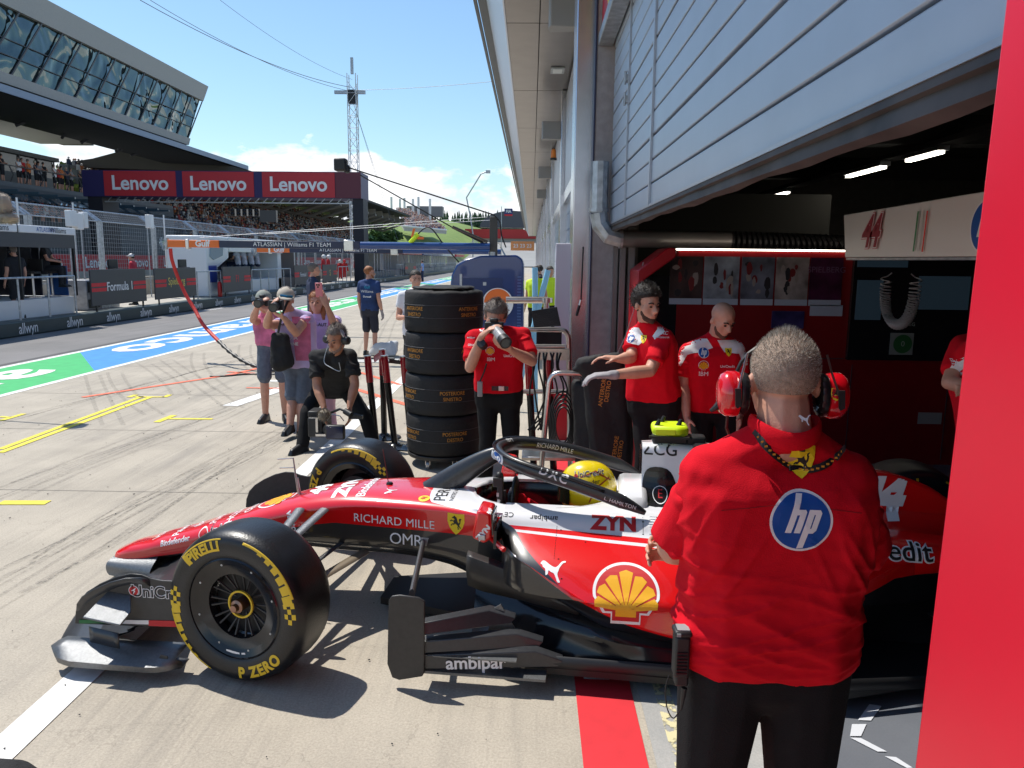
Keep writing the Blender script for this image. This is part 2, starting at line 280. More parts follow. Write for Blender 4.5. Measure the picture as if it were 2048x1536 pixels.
m_pw = mat('line_white', (.72, .71, .68), .7, nz=.16, ns=9); m_py = mat('line_yellow', (.72, .60, .05), .7, nz=.12, ns=12); m_pr = mat('line_red', (.62, .02, .03), .6, nz=.07, ns=10); m_po = mat('line_orange', (.75, .16, .08), .7, nz=.15, ns=12)
m_pg = mat('paint_green', (.035, .42, .12), .6, nz=.1, ns=5); m_pb = mat('paint_blue', (.035, .24, .62), .6, nz=.1, ns=5)
struct('red_line', MB().add([(.222, -1, .004), (.468, -1, .004), (.468, 7.6, .004), (.222, 7.6, .004)], [(0, 1, 2, 3)]), m_pr)
struct('white_line', MB().add([(-2.08, -1, .004), (-1.93, -1, .004), (-1.93, 60, .004), (-2.08, 60, .004)], [(0, 1, 2, 3)]), m_pw)
# sponsor band between lane and apron: alternating green and blue, white borders
b = MB()
for i in range(24):
    y0 = 2.5+i*11.6-.5; b.cur = i % 2; sk = 1.2
    b.add([(-8.83, y0+sk, .004), (-7.18, y0-sk, .004), (-7.18, y0+11.6-sk, .004), (-8.83, y0+11.6+sk, .004)], [(0, 1, 2, 3)])
b.cur = 2
for x0, x1 in ((-8.95, -8.83), (-7.18, -7.06)): b.add([(x0, -5, .0041), (x1, -5, .0041), (x1, 285, .0041), (x0, 285, .0041)], [(0, 1, 2, 3)])
struct('sponsor_band', b, [m_pg, m_pb, m_pw])
b = MB()
for i in range(24):
    y0 = 2.5+i*11.6; vs, fs = T('aramco', .03, 0, 1.05, res=3)
    b.add([(-8.02+y*1.55, y0+5.4-x*2.9, .008) for x, y in vs], fs)
struct('band_lettering', b, m_pw)
sheet('grass_verge', m_grass, -32, -27.2, 20, 330, -.01)
sheet('lane_edge_line', m_pw, -11.55, -11.45, 26, 28.5, .0); sheet('lane_edge_line', m_pw, -11.55, -11.45, 31, 36, .0)
sheet('lane_seam', mat('seam_dark', (.08, .08, .08), .8), -9.18, -9.08, -5, 200, -.002)
ln = lambda nm, m, pts, wd, z=.005: struct(nm, MB().add(sum([[tuple(p-n), tuple(p+n)] for p, n in pts_w(pts, wd, z)], []), [(2*i, 2*i+1, 2*i+3, 2*i+2) for i in range(len(pts)-1)]), m)
def pts_w(pts, wd, z):
    P = [V((p[0], p[1], z)) for p in pts]; out = []
    for i, p in enumerate(P):
        t = (P[min(i+1, len(P)-1)]-P[max(i-1, 0)]).normalized(); out.append((p, V((-t.y, t.x, 0))*wd/2))
    return out
gp = lambda u, v: tuple(atZ(u, v))[:2]
for a, c_, wd in (((0, 899), (285, 793), .07), ((0, 906), (300, 795), .07), ((257, 795), (272, 790), .07), ((270, 794), (328, 794.5), .06), ((328, 795), (340, 790), .07), ((313, 845), (348, 831), .08), ((336, 838), (425, 838.5), .07), ((0, 1006), (96, 1006), .1), ((0, 842), (48, 828), .07), ((0, 834), (20, 835), .06)):
    ln('yellow_line', m_py, [gp(*a), gp(*c_)], wd)
for a, c_, wd in (((165, 795), (455, 751), .09), ((455, 751), (620, 713), .1), ((455, 744), (510, 747), .08), ((493, 776), (600, 778), .07), ((690, 772), (820, 812), .1), ((720, 745), (800, 770), .08)):
    ln('orange_line', m_po, [gp(*a), gp(*c_)], wd, .006)
gpoly('white_mark', m_pw, [(445, 811), (475, 812), (600, 770), (575, 768)], .0048); gpoly('white_mark', m_pw, [(532, 760), (575, 760), (575, 763), (537, 763)], .0048); gpoly('white_mark', m_pw, [(640, 735), (690, 712), (705, 716), (655, 740)], .0048)
m_skid = bpy.data.materials.new('skid_rubber'); m_skid.use_nodes = True; t = m_skid.node_tree; pb_ = t.nodes['Principled BSDF']; pb_.inputs['Base Color'].default_value = (.05, .05, .05, 1); pb_.inputs['Roughness'].default_value = .8
g_ = nd(t, 'ShaderNodeNewGeometry'); n_ = nd(t, 'ShaderNodeTexNoise', i_Scale=26, i_Detail=8, i_Roughness=.75); t.links.new(g_.outputs['Position'], n_.inputs[0]); r_ = nd(t, 'ShaderNodeMapRange', i_1=.38, i_2=.8, i_3=0., i_4=.36); t.links.new(n_.outputs[0], r_.inputs[0]); t.links.new(r_.outputs[0], pb_.inputs['Alpha'])
random.seed(4)
SK = [((215, 745), (225, 790), (290, 830)), ((385, 705), (370, 740), (430, 780)), ((480, 690), (460, 740), (560, 770)), ((275, 727), (330, 760), (345, 790)), ((170, 750), (180, 790), (205, 850)), ((320, 720), (390, 770), (450, 816)), ((600, 680), (640, 705), (700, 700)), ((760, 640), (700, 690), (720, 760)), ((800, 610), (770, 640), (750, 700))]
for a, b_, c_ in SK:
    A, B_, D_ = [V((*gp(*q), 0)) for q in (a, b_, c_)]
    pts = [(A*(1-t)**2+B_*2*t*(1-t)+D_*t*t) for t in [i/14 for i in range(15)]]
    for o_ in (0, .24): ln('skid_mark', m_skid, [(p.x+o_, p.y) for p in pts], .05, .0025+o_*.002)
for x0, y0, x1, y1, wd in ((-4.6, 2.5, -3.2, 14, .34), (-3.3, 2.2, -2.6, 9.5, .30), (-6.3, 5, -5.3, 16, .3), (-2.9, 3.5, -2.35, 12, .26)):
    for q in range(9): o_ = random.gauss(0, wd*.38); a0, a1 = sorted((random.random()*.5, .5+random.random()*.5)); ln('skid_mark', m_skid, [(x0+o_+(x1-x0)*(a0+(a1-a0)*i/12)+.05*sin(i*.7+q*.3), y0+(y1-y0)*(a0+(a1-a0)*i/12)) for i in range(13)], random.uniform(.012, .05), .0015+.0001*q)
for y in (5.9, 8.1, 10.3, 13.): ln('concrete_joint', mat('joint', (.22, .2, .17), .9), [(-7, y), (.2, y+.05)], .012, .0015)
m_mk = mat('floor_mark_white', (.6, .62, .66), .5)
for q in ([(1739, 1408), (1763, 1412), (1742, 1441), (1716, 1440)], [(1704, 1448), (1733, 1448), (1722, 1472), (1700, 1472)], [(1700, 1475), (1722, 1476), (1774, 1503), (1755, 1503)], [(1769, 1512), (1792, 1514), (1825, 1535), (1814, 1536)]): gpoly('floor_marking', m_mk, q, .006)
sign('floor_lettering', T('1', .02), tuple(atZ(1190, 1357, .008)), (0, -1, 0), (1, 0, 0), .16, m_pw)['kind'] = 'structure'
m_peel = bpy.data.materials.new('peeling_yellow'); m_peel.use_nodes = True; t = m_peel.node_tree; pb_ = t.nodes['Principled BSDF']; pb_.inputs['Base Color'].default_value = (.62, .56, .33, 1); pb_.inputs['Roughness'].default_value = .9
g_ = nd(t, 'ShaderNodeNewGeometry'); n_ = nd(t, 'ShaderNodeTexNoise', i_Scale=22, i_Detail=8); t.links.new(g_.outputs['Position'], n_.inputs[0]); r_ = nd(t, 'ShaderNodeMapRange', i_1=.44, i_2=.52); t.links.new(n_.outputs[0], r_.inputs[0]); t.links.new(r_.outputs[0], pb_.inputs['Alpha'])
struct('worn_strip', MB().add([(.56, .5, .004), (.63, .5, .004), (.65, 6, .004), (.58, 6, .004)], [(0, 1, 2, 3)]), m_peel)
# far uphill end of the circuit: a terrain rising behind the straight
def hz(x, y):
    t = max(0, min(1, (y-250)/330)); s_ = t*t*(3-2*t); side = max(0, min(1, (-x-27)/15)); side = side*side*(3-2*side); k = max(0, min(1, (y-110)/160))
    return s_*19+side*k*13*(1-.3*s_)+1.2*sin(x*.03+y*.02)*t+max(0, (y-600))*.012
b = MB(); rows = []
for i in range(70): y = 60+i*i*.32; rows.append([(x, y, hz(x, y)-.06) for x in [-700+j*28+0. for j in range(24)]+[-35, -27, -12, 0, 12, 30, 60, 120, 220]])
struct('hillside', b.grid(rows), m_grass, smooth=True)
b = MB(); rows = []
for i in range(40): y = 200+i*11.; x = 0-(y-300)*.05*(y > 300); rows.append([(x-27, y, hz(-20, y)+.25), (x-8, y, hz(-10, y)+.25), (x+10, y, hz(0, y)+.25)])
struct('uphill_track', b.grid(rows), mat('far_asphalt', (.27, .265, .25), .9, nz=.1, ns=.1), smooth=True)
ln('track_edge_line', m_pw, [(-12, 255), (-13, 330), (-22, 560)], .8, 0).location.z = 8
# ================= PIT BUILDING WITH ITS CANOPY =================
m_door = mat('door_panel_blue_grey', (.41, .47, .55), .38, metal=.25, nz=.04, ns=3); m_gap = mat('door_gap', (.05, .05, .055), .7); m_soff = mat('soffit_metal', (.17, .15, .145), .28, metal=.8, nz=.1, ns=2.5)
m_fac = mat('fascia_white', (.62, .66, .74), .35, metal=.2); m_colm = mat('column_silver', (.58, .58, .62), .22, metal=.9, nz=.05); m_pil = mat('pillar_concrete', (.33, .30, .30), .85, nz=.12, ns=14, bump=.3, bs=60); m_wall = mat('facade_panel', (.50, .50, .53), .4, metal=.5, nz=.08)
bld = thing('pit_building', 'long silver pit garage building with overhanging metal canopy on the right', 'building', (.75, 8, 0)); bld.location = (0, 0, 0)
ZS = 5.2
b = MB()
for i in range(26): y0 = -6+i*4.4; b.bb((-.40, y0+.012, ZS), (.06, y0+4.388, ZS+.04)); b.bb((.075, y0+.012, ZS), (.75, y0+4.388, ZS+.04))
b.build('soffit', m_soff, bld)
MB().bb((-.38, -6, ZS+.045), (.9, 112, ZS+.08)).build('soffit_backing', m_gap, bld)
MB().prism([(-.425, ZS-.01), (-.405, ZS-.01), (-.40, ZS+.05), (-.75, ZS+.80), (-.775, ZS+.75)], -112, 6, frame((1, 0, 0), (0, 0, 1))).build('fascia', m_fac, bld)
MB().bb((-.93, -6, ZS+.82), (-.785, 112, ZS+.90)).bb((-1.0, -6, ZS+.80), (-.95, 112, ZS+.86)).build('gutter', mat('gutter_dark', (.07, .08, .09), .5), bld)
MB().bb((-.94, -6, ZS+.91), (8, 112, ZS+1.05)).build('roof', m_wall, bld)
MB().bb((.80, 8.1, 3.2), (1.1, 112, ZS)).bb((.66, -6, 3.95), (1.1, 8.1, ZS)).build('upper_wall', m_wall, bld)
MB().bb((.62, 8.08, 3.0), (.80, 112, 3.2)).build('lintel', m_colm, bld)
for k in range(13):
    y0 = 8.2+k*8
    MB().bb((.56 if k else .41, y0-.3 if k else 7.9, 0), (.85 if k else .585, y0+.3, ZS-.01)).build('column', m_colm, bld, bev=.01)
    s_ = MB()
    for j in range(10): s_.bb((.70, y0+.3, .31*j), (.74, y0+7.7, .31*j+.296))
    s_.build('shutter', m_door, bld)
    MB().bb((.742, y0+.3, 0), (.80, y0+7.7, 3.1)).build('shutter_backing', m_gap, bld)
    MB().bb((.64, y0+.31, 3.2), (.80, y0+2.2, 5.1)).bb((.64, y0+2.25, 3.2), (.80, y0+7.6, 5.1)).build('wall_panel', m_wall, bld, bev=.02)
MB().bb((.59, 7.7, 0), (.82, 8.1, ZS-.01)).build('pillar', m_pil, bld, bev=.01)
MB().bb((.575, 7.69, 0), (.589, 7.89, ZS-.02)).build('cable_strip', mat('navy_strip', (.02, .025, .07), .4), bld)
MB().bb((.80, 7.62, 0), (.84, 7.7, ZS-.2)).bb((.85, 7.5, 0), (.90, 7.56, 2.2)).bb((.93, 7.52, 0), (.99, 7.58, 2.2)).build('door_guide', mat('guide_metal', (.22, .2, .2), .4, metal=.6), bld)
# the half-open sectional door over the car
dr = []; b = MB(); z = 2.232; k = 0
for j in range(12):
    b.bb((.752, -4, z), (.80, 5.05, z+.134)); b.bb((.752, 5.09, z), (.80, 6.35, z+.134)); b.bb((.752, 6.39, z), (.80, 7.6, z+.134)); z += .144 if j % 4 != 2 else .152
b.build('sectional_door', m_door, bld, bev=.006)
b = MB()
for y in (5.05, 6.35): b.bb((.738, y, 2.235), (.752, y+.04, 3.95))
b.bb((.74, -4, 2.225), (.752, 7.6, 2.24)); b.build('door_rib', mat('rib_metal', (.42, .45, .5), .35, metal=.5), bld)
b = MB()
for z_ in (3.28, 3.12): b.bb((.725, 6.37, z_), (.75, 6.45, z_+.05)); b.cyl((.72, 6.41, z_-.02), (.72, 6.41, z_+.08), .01, n=8)
b.build('door_hinge', m_galv, bld)
MB().bb((.81, -4, 2.22), (.83, 7.6, 4.2)).build('door_backing', m_gap, bld)
b = MB(); rows = []
for i in range(60): y = -4+i*11.6/59; q = .005*sin(i*1.7)+.004*sin(i*.6); rows.append([(.745, y, 2.232), (.742, y, 2.205), (.758+q*.5, y, 2.20), (.755+q, y, 2.165+q*.5), (.79, y, 2.155+q), (.82, y, 2.19)])
b.grid(rows).build('weather_strip', mat('weather_strip', (.05, .042, .04), .6, nz=.5, ns=5), bld, smooth=True)
MB().bb((.60, -4, 3.88), (.74, 7.7, 3.98)).build('lintel_frame', m_galv, bld, bev=.008)
MB().bb((.63, 3, 3.99), (.65, 7.68, 5.15)).build('fascia_board', mat('board_red', (.50, .01, .02), .5), bld)
sg = poly2(shield()); decal('emblem', sg, None, (.628, 7.0, 4.5), (0, -1, 0), (0, 0, 1), .9, m_shy, bld); decal('emblem', poly2(smooth_poly(HORSE, 3)), None, (.624, 7.0, 4.55), (0, -1, 0), (0, 0, 1), .6, m_horse, bld)
decal('lettering', T('cars', .0), None, (.638, 15.0, 4.45), (0, -1, 0), (0, 0, 1), .55, m_ltr, bld)
# small fittings under the canopy
def horn(x, y, z, lab):
    t_ = thing('loudspeaker', lab, 'loudspeaker', (x, y, z), 0, 'loudspeakers under the canopy'); m_ = mat('speaker_grey', (.30, .29, .28), .6)
    rows = []
    for i in range(7): a = -.6+1.2*i/6; rows.append([(-.16-.06*cos(a)*2, .17*sin(a)*1.4, .2), (-.16-.06*cos(a)*2, .17*sin(a)*1.4, -.16)])
    pr = [(r_[0][0], r_[0][1]) for r_ in rows]+[(.12, .10), (.12, -.10)]
    MB().prism(pr, -.16, .2).build('cabinet', m_, t_, bev=.01); MB().bb((.12, -.02, -.05), (.2, .02, .1)).bb((.1, -.03, .12), (.25, .0, .15)).build('bracket', m_galv, t_)
    return t_
h1 = horn(.44, 9.6, 4.72, 'nearest and largest grey loudspeaker under the canopy edge by the first pillar')
for i, (y, lb) in enumerate(((17.2, 'second grey loudspeaker under the canopy, beyond the nearest one'), (25.2, 'third grey loudspeaker along the canopy, small with distance'), (33.2, 'fourth and farthest grey loudspeaker along the canopy'))):
    o = copy_tree(h1); o.location = (.46, y, 4.6); o['label'] = lb
for i, (u, v, lb) in enumerate(((1115, 140, 'nearest square recessed light in the canopy soffit'), (1098, 249, 'second square recessed light farther along the soffit'))):
    p = atZ(u, v, ZS-.01); t_ = thing('canopy_light', lb, 'light', p, 0, 'recessed lights in the soffit'); MB().bb((-.12, -.2, -.02), (.12, .2, .005)).build('frame', m_galv, t_); MB().bb((-.08, -.15, -.026), (.08, .15, -.021)).build('diffuser', mat('diffuser', (.7, .72, .7), .3), t_)
p = atX(1076, 366, .45); t_ = thing('dome_camera', 'black dome security camera hanging below the canopy', 'camera', p); MB().sph((0, 0, -.02), .14, 16).build('dome', m_blackg, t_, smooth=True); MB().cyl((0, 0, .02), (0, 0, .12), .17, .15, 20).cyl((0, 0, .12), (.2, 0, .2), .03).build('housing', m_black, t_, smooth=True)
p = atX(1107, 316, .5); t_ = thing('beacon_light', 'small orange beacon lamp fixed to the facade under the canopy', 'lamp', p); MB().cyl((0, 0, 0), (0, 0, .16), .07, .06, 14).sph((0, 0, .16), .06, 12).build('lens', mat('orange_lens', (.8, .22, .02), .3), t_, smooth=True); MB().cyl((0, 0, -.05), (0, 0, 0), .08, .08, 14).build('base', m_black, t_)
# corner duct and pipe going into the garage
t_ = thing('ventilation_duct', 'galvanised sheet metal duct coming down the pillar and bending into the garage', 'duct', (.63, 7.5, 0))
pp = [(.63, 7.5, 3.0), (.63, 7.5, 2.35)]; b = MB().cyl((0, 0, 2.80), (0, 0, 2.33), .085, .085, 10); b.tube([(0, 0, 2.33), (.02, 0, 2.22), (.10, -.02, 2.12), (.22, -.03, 2.09)], .085, 10, up=(0, 1, 0)); b.build('duct', m_galv, t_)
MB().cyl((.22, -.03, 2.09), (1.25, -.03, 2.09), .08, .08, 20).build('pipe', mat('pipe_dull', (.2, .19, .18), .45, metal=.6), t_, smooth=True)
b = MB()
for i in range(22): x = 1.25+i*.05; b.cyl((x, -.03, 2.09-(.02*i/22)), (x+.03, -.03, 2.09), .085, .07, 14)
b.build('flexible_hose', m_black, t_); MB().cyl((0, 0, 2.34), (0, 0, 2.37), .095, .095, 10).cyl((.2, -.03, 2.09), (.23, -.03, 2.09), .092, .092, 16).build('collar', m_galv, t_)
# garage interior shell
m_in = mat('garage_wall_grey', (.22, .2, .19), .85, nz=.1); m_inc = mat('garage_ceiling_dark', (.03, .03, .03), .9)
gi = thing('garage_interior', 'dark garage interior walls and ceiling behind the car', 'garage', (6, 8, 0)); gi.location = (0, 0, 0)
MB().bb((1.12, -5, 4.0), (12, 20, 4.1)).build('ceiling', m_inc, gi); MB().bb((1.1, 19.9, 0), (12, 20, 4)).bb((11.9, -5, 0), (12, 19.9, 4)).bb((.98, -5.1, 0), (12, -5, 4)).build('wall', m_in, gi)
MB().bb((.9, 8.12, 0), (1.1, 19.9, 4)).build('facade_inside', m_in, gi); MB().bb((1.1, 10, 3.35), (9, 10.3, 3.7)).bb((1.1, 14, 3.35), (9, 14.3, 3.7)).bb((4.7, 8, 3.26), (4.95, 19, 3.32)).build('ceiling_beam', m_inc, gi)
MB().bb((1.5, 12, .0), (4.5, 12.1, 2.9)).build('panel', mat('dull_panel', (.07, .068, .062), .8), gi)
m_tube = mat('lit_tube', (1, .93, .78), .5, emit=9)
for i, (y0, y1, lb) in enumerate(((15.0, 16.9, 'farthest lit ceiling tube seen above the partition'), (11.0, 12.2, 'middle lit ceiling tube above the partition'), (9.5, 10.3, 'nearest lit ceiling tube beside the red panel edge'))):
    t_ = thing('ceiling_light', lb, 'light', (4.8, y0, 3.2), 0, 'lit tubes in the garage'); MB().bb((-.04, 0, -.03), (.04, y1-y0, 0)).build('tube', m_tube, t_); MB().bb((-.07, -.05, .002), (.07, y1-y0+.05, .06)).build('housing', m_galv, t_)
# partition wall: red cabinet row with photo panels and screens
pw = thing('garage_partition', 'red partition wall with photo posters and a lit strip along its top', 'partition', (1.0, 7.2, 0)); YP = 7.2
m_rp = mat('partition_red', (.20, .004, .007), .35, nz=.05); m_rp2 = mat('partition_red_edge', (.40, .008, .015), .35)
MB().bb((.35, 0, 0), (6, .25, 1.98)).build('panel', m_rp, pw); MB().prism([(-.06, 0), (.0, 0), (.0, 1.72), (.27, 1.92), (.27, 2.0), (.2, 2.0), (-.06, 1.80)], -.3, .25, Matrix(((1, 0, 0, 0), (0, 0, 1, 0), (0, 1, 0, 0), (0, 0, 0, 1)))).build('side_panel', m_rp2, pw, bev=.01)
MB().bb((0, 0, 0), (.35, .24, 1.75)).build('recess', m_blackg, pw); MB().bb((.27, -.02, 1.985), (2.9, .0, 2.0)).build('light_strip', mat('led_strip', (1, .9, .75), .5, emit=5), pw)
random.seed(3); cols = [(.05, .03, .03), (.25, .28, .33), (.12, .13, .17), (.30, .26, .25), (.06, .01, .04)]
for i, (u0, u1) in enumerate(((1340, 1405), (1408, 1478), (1483, 1548), (1552, 1617), (1620, 1685))):
    x0 = atY(u0, 540, YP).x-1; x1 = atY(u1, 540, YP).x-1; zt = 1.93; zb = atY(1500, 598, YP).z
    MB().bb((x0, -.012, zb), (x1, -.002, zt)).build('poster', mat('poster_%d' % i, cols[i], .3, nz=.7, ns=5), pw)
    b = MB(); b.cur = 0
    for k in range(9): qx = random.uniform(x0+.04, x1-.04); qz = random.uniform(zb+.04, zt-.06); rx = random.uniform(.015, .04); rz_ = random.uniform(.02, .07); b.cur = k % 3; b.prism([(min(x1-.005, max(x0+.005, qx+rx*cos(2*PI*j/9)*random.uniform(.5, 1))), min(zt-.01, max(zb+.01, qz+rz_*sin(2*PI*j/9)))) for j in range(9)], 0, .0006*(k+1), Matrix(((1, 0, 0, 0), (0, 0, -1, -.0122), (0, 1, 0, 0), (0, 0, 0, 1))))
    if i < 4: b.build('poster_figures', [mat('fig_red', (.16, .012, .015), .5), mat('fig_dark', (.02, .02, .025), .5), mat('fig_pale', (.30, .26, .24), .5)], pw)
    MB().bb((x0, -.02, zb-.055), (x1, -.013, zb+.0)).build('caption_card', mat('caption_card', (.40, .45, .55), .4), pw)
MB().bb((atY(1620, 600, YP).x-1, -.02, 1.40), (atY(1685, 600, YP).x-1, -.013, 1.5)).build('caption_card', mat('caption_card', (.4, .45, .55), .4), pw)
MB().bb((atY(1545, 600, YP).x-1, -.012, 1.28), (atY(1610, 600, YP).x-1, -.002, 1.44)).build('poster', mat('poster_5', (.04, .03, .12), .3, nz=.6, ns=6), pw)
sign('lettering', T('SPIELBERG', .0), (atY(1652, 540, YP).x-1, -.018, atY(1650, 540, YP).z), (1, 0, 0), (0, 0, 1), .075, mat('faint_print', (.2, .12, .2), .5), pw)
MB().bb((1.93, -.06, 1.0), (3.15, -.01, 1.96)).build('screen_wall', m_blackg, pw)
b = MB(); m_scr = mat('screen_dim', (.02, .035, .05), .2, emit=.25)
for (u0, v0, u1, v1) in ((1715, 520, 1815, 535), (1838, 552, 1935, 620), (1715, 560, 1760, 640)): p, q = atY(u0, v0, YP-.06), atY(u1, v1, YP-.06); b.bb((p.x-1, -.066, q.z), (q.x-1, -.061, p.z))
b.build('screen', m_scr, pw)
p = atY(1805, 688, YP-.08); MB().bb((p.x-1-.11, -.075, p.z-.1), (p.x-1+.1, -.067, p.z+.1)).build('notice', mat('notice_grey', (.22, .24, .23), .5), pw); sign('disc', poly2(ell(.5)), (p.x-1, -.08, p.z), (1, 0, 0), (0, 0, 1), .17, mat('disc_green', (.02, .11, .03), .5), pw); sign('lettering', T('0'), (p.x-1, -.084, p.z), (1, 0, 0), (0, 0, 1), .07, mat('dim_white', (.35, .4, .35), .5), pw)
sign('lettering', T('BEG'), (p.x-1+.06, -.075, p.z+.18), (1, 0, 0), (0, 0, 1), .045, mat('dim_white', (.35, .4, .35), .5), pw)
b = MB()
for x in (1.0, 1.5, 2.0, 2.9): b.bb((x, -.006, .05), (x+.006, 0.001, .95))
b.bb((.4, -.006, 1.0), (1.92, .001, 1.008)); b.build('panel_joint', m_gap, pw)
p = atY(1862, 838, YP-.01); MB().bb((p.x-1-.12, -.008, p.z-.05), (p.x-1+.1, -.002, p.z+.06)).build('vent', mat('vent_grey', (.3, .28, .27), .5), pw)
def smooth3(P): return [P[i].lerp(P[i+1], j/4) for i in range(len(P)-1) for j in range(4)]+[P[-1]]
# hanging number board and coiled hose
X4 = 2.5; q = [atX(1695, 430, X4), atX(1707, 515, X4)]; yr = 3.2
t_ = thing('number_board', 'white board with number 44 hanging in the garage opening', 'sign', (X4, q[0].y, q[0].z))
zt_, zb_ = q[0].z, q[1].z; M_ = Matrix(((0, 0, 1, 0), (-1, 0, 0, 0), (0, 1, 0, 0), (0, 0, 0, 1)))
MB().prism([(0, 0), (.09, zb_-zt_), (3.2, zb_-zt_-.0), (3.2, .03)], -.03, .03, M_).build('board', mat('board_white', (.72, .70, .66), .4), t_, bev=.006)
MB().prism([(.09, zb_-zt_-.02), (3.2, zb_-zt_-.02), (3.2, zb_-zt_-.004), (.09, zb_-zt_-.004)], -.02, .02, M_).build('rail', m_galv, t_)
def on4(u, v): p = atX(u, v, X4-.04); return (p.x-X4, p.y-q[0].y, p.z-q[0].z)
hh = zt_-zb_
sign('numeral_outline', T('44', .055, .28, .82), on4(1741, 466), (0, -1, 0), (0, 0, 1), hh*.98, m_redp, t_); sign('numeral_inline', T('44', .04, .28, .82), on4(1741, 466), (0, -1, 0), (0, 0, 1), hh*.98, m_wh, t_, .0045); sign('numeral', T('44', .02, .28, .82), on4(1741, 466), (0, -1, 0), (0, 0, 1), hh*.98, mat('numeral_red', (.28, .005, .02), .5), t_, .006)
for i, c_ in enumerate(((.02, .2, .05), (.65, .62, .58), (.75, .03, .01))): sign('stripe', poly2([(-.03, -.42), (.03, -.42), (.09, .42), (.03, .42)]), on4(1831+i*9, 463), (0, -1, 0), (0, 0, 1), hh*.9, mat('stripe_%d' % i, c_, .5), t_)
hp_logo(None, on4(1972, 452), (0, -1, 0), (0, 0, 1), hh*.9, t_)
wire_p = [atY(u, v, 7.0) for u, v in ((1287, 524), (1278, 560), (1268, 620), (1252, 670), (1236, 705))]; o = MB().tube(smooth3([p-wire_p[0] for p in wire_p]), .004, 5).build('cable', mat('cable_pale', (.35, .32, .30), .6)); o.location = wire_p[0]; tag(o, 'thin pale cable hanging at the left edge of the red partition', 'cable')
t_ = thing('coiled_hose', 'black spiral air hose hanging in a U below the number board', 'hose', (X4, 5, 1.85)); b = MB(); pts = []
for i in range(420):
    s_ = i/419; a = PI*s_; cx = -.0+.17*cos(a)*(1 if 1 else 0); cz_ = -.02-.30*sin(a)**.55 if 0 < s_ < 1 else -.02; pts.append((.03*cos(i*.9), cx+.028*sin(a)*0, cz_+.0)); pts[-1] = (.035*cos(i*.95), cx+.035*sin(i*.95)*abs(cos(a))**.3*0+.035*sin(i*.95)*sin(a)*0+.0+.03*sin(i*.95)*(abs(cos(a))), cz_+.03*sin(i*.95)*sin(a))
pc_ = atX(1803, 540, X4); t_.location = (X4, pc_.y, pc_.z); b.tube([(p[0], p[1]*1.25, p[2]*1.15) for p in pts], .0045, 4).build('coil', mat('coil_grey', (.20, .20, .20), .35), t_, smooth=True)
# tall red panel closest to the lens
t_ = thing('garage_side_panel', 'bright red tall panel at the right edge of the photo', 'panel', (.45, .78, 0))
e1, e2 = atX(2008, 0, .45), atX(1826, 1536, .45); sl_ = (e1.y-e2.y)/(e1.z-e2.z); e0 = e2.y-sl_*e2.z-.78; MB().prism([(-1.6, 0), (e0, 0), (e0+sl_*2.75, 2.75), (-1.6, 2.75)], 0, .28, Matrix(((0, 0, 1, 0), (1, 0, 0, 0), (0, 1, 0, 0), (0, 0, 0, 1)))).build('panel', mat('panel_red', (.60, .001, .022), .35, nz=.10, ns=1.6, bump=.08, bs=3), t_, bev=.006)
# white and red free standing panel by the far pillar
t_ = thing('barrier_panel', 'white upright panel with a red foot beside the silver column', 'panel', (.33, 7.95, 0)); MB().bb((-.085, -.02, .55), (.07, .03, 2.05)).build('panel', mat('panel_white', (.62, .60, .68), .4), t_, bev=.006); MB().bb((-.085, -.021, 0), (.07, .031, .548)).build('foot', mat('panel_foot_red', (.5, .01, .03), .45), t_)
sheet('bay_floor', m_epoxy, .5, 6, 7.9, 112, .0015)
# ================= PIT WALL AND EVERYTHING BEYOND THE LANE =================
m_pwk = mat('pitwall_dark_green', (.035, .055, .055), .5, nz=.12, ns=3); m_plat = mat('platform_concrete', (.40, .37, .32), .85, nz=.15, ns=3, bump=.2)
WX = -11.9
pwl = thing('pit_wall', 'long low dark green pit wall with repeated white lettering', 'wall', (WX, 20, 0)); pwl.location = (0, 0, 0)
MB().bb((WX-.5, 4, 0), (WX, 150, .34)).build('kerb_wall', m_pwk, pwl, bev=.03); MB().bb((WX-4, 4, 0), (WX-.5, 150, .33)).build('platform', m_plat, pwl); MB().bb((WX-4.3, 4, 0), (WX-4.02, 150, 1.05)).build('rear_wall', m_plat, pwl)
for i in range(28):
    sign('lettering', T('allwyn', .006, 0, .95, res=3), (WX+.004, 12.3+i*1.88, .165), (0, 1, 0), (0, 0, 1), .30, m_ltr, pwl, .004, .36)
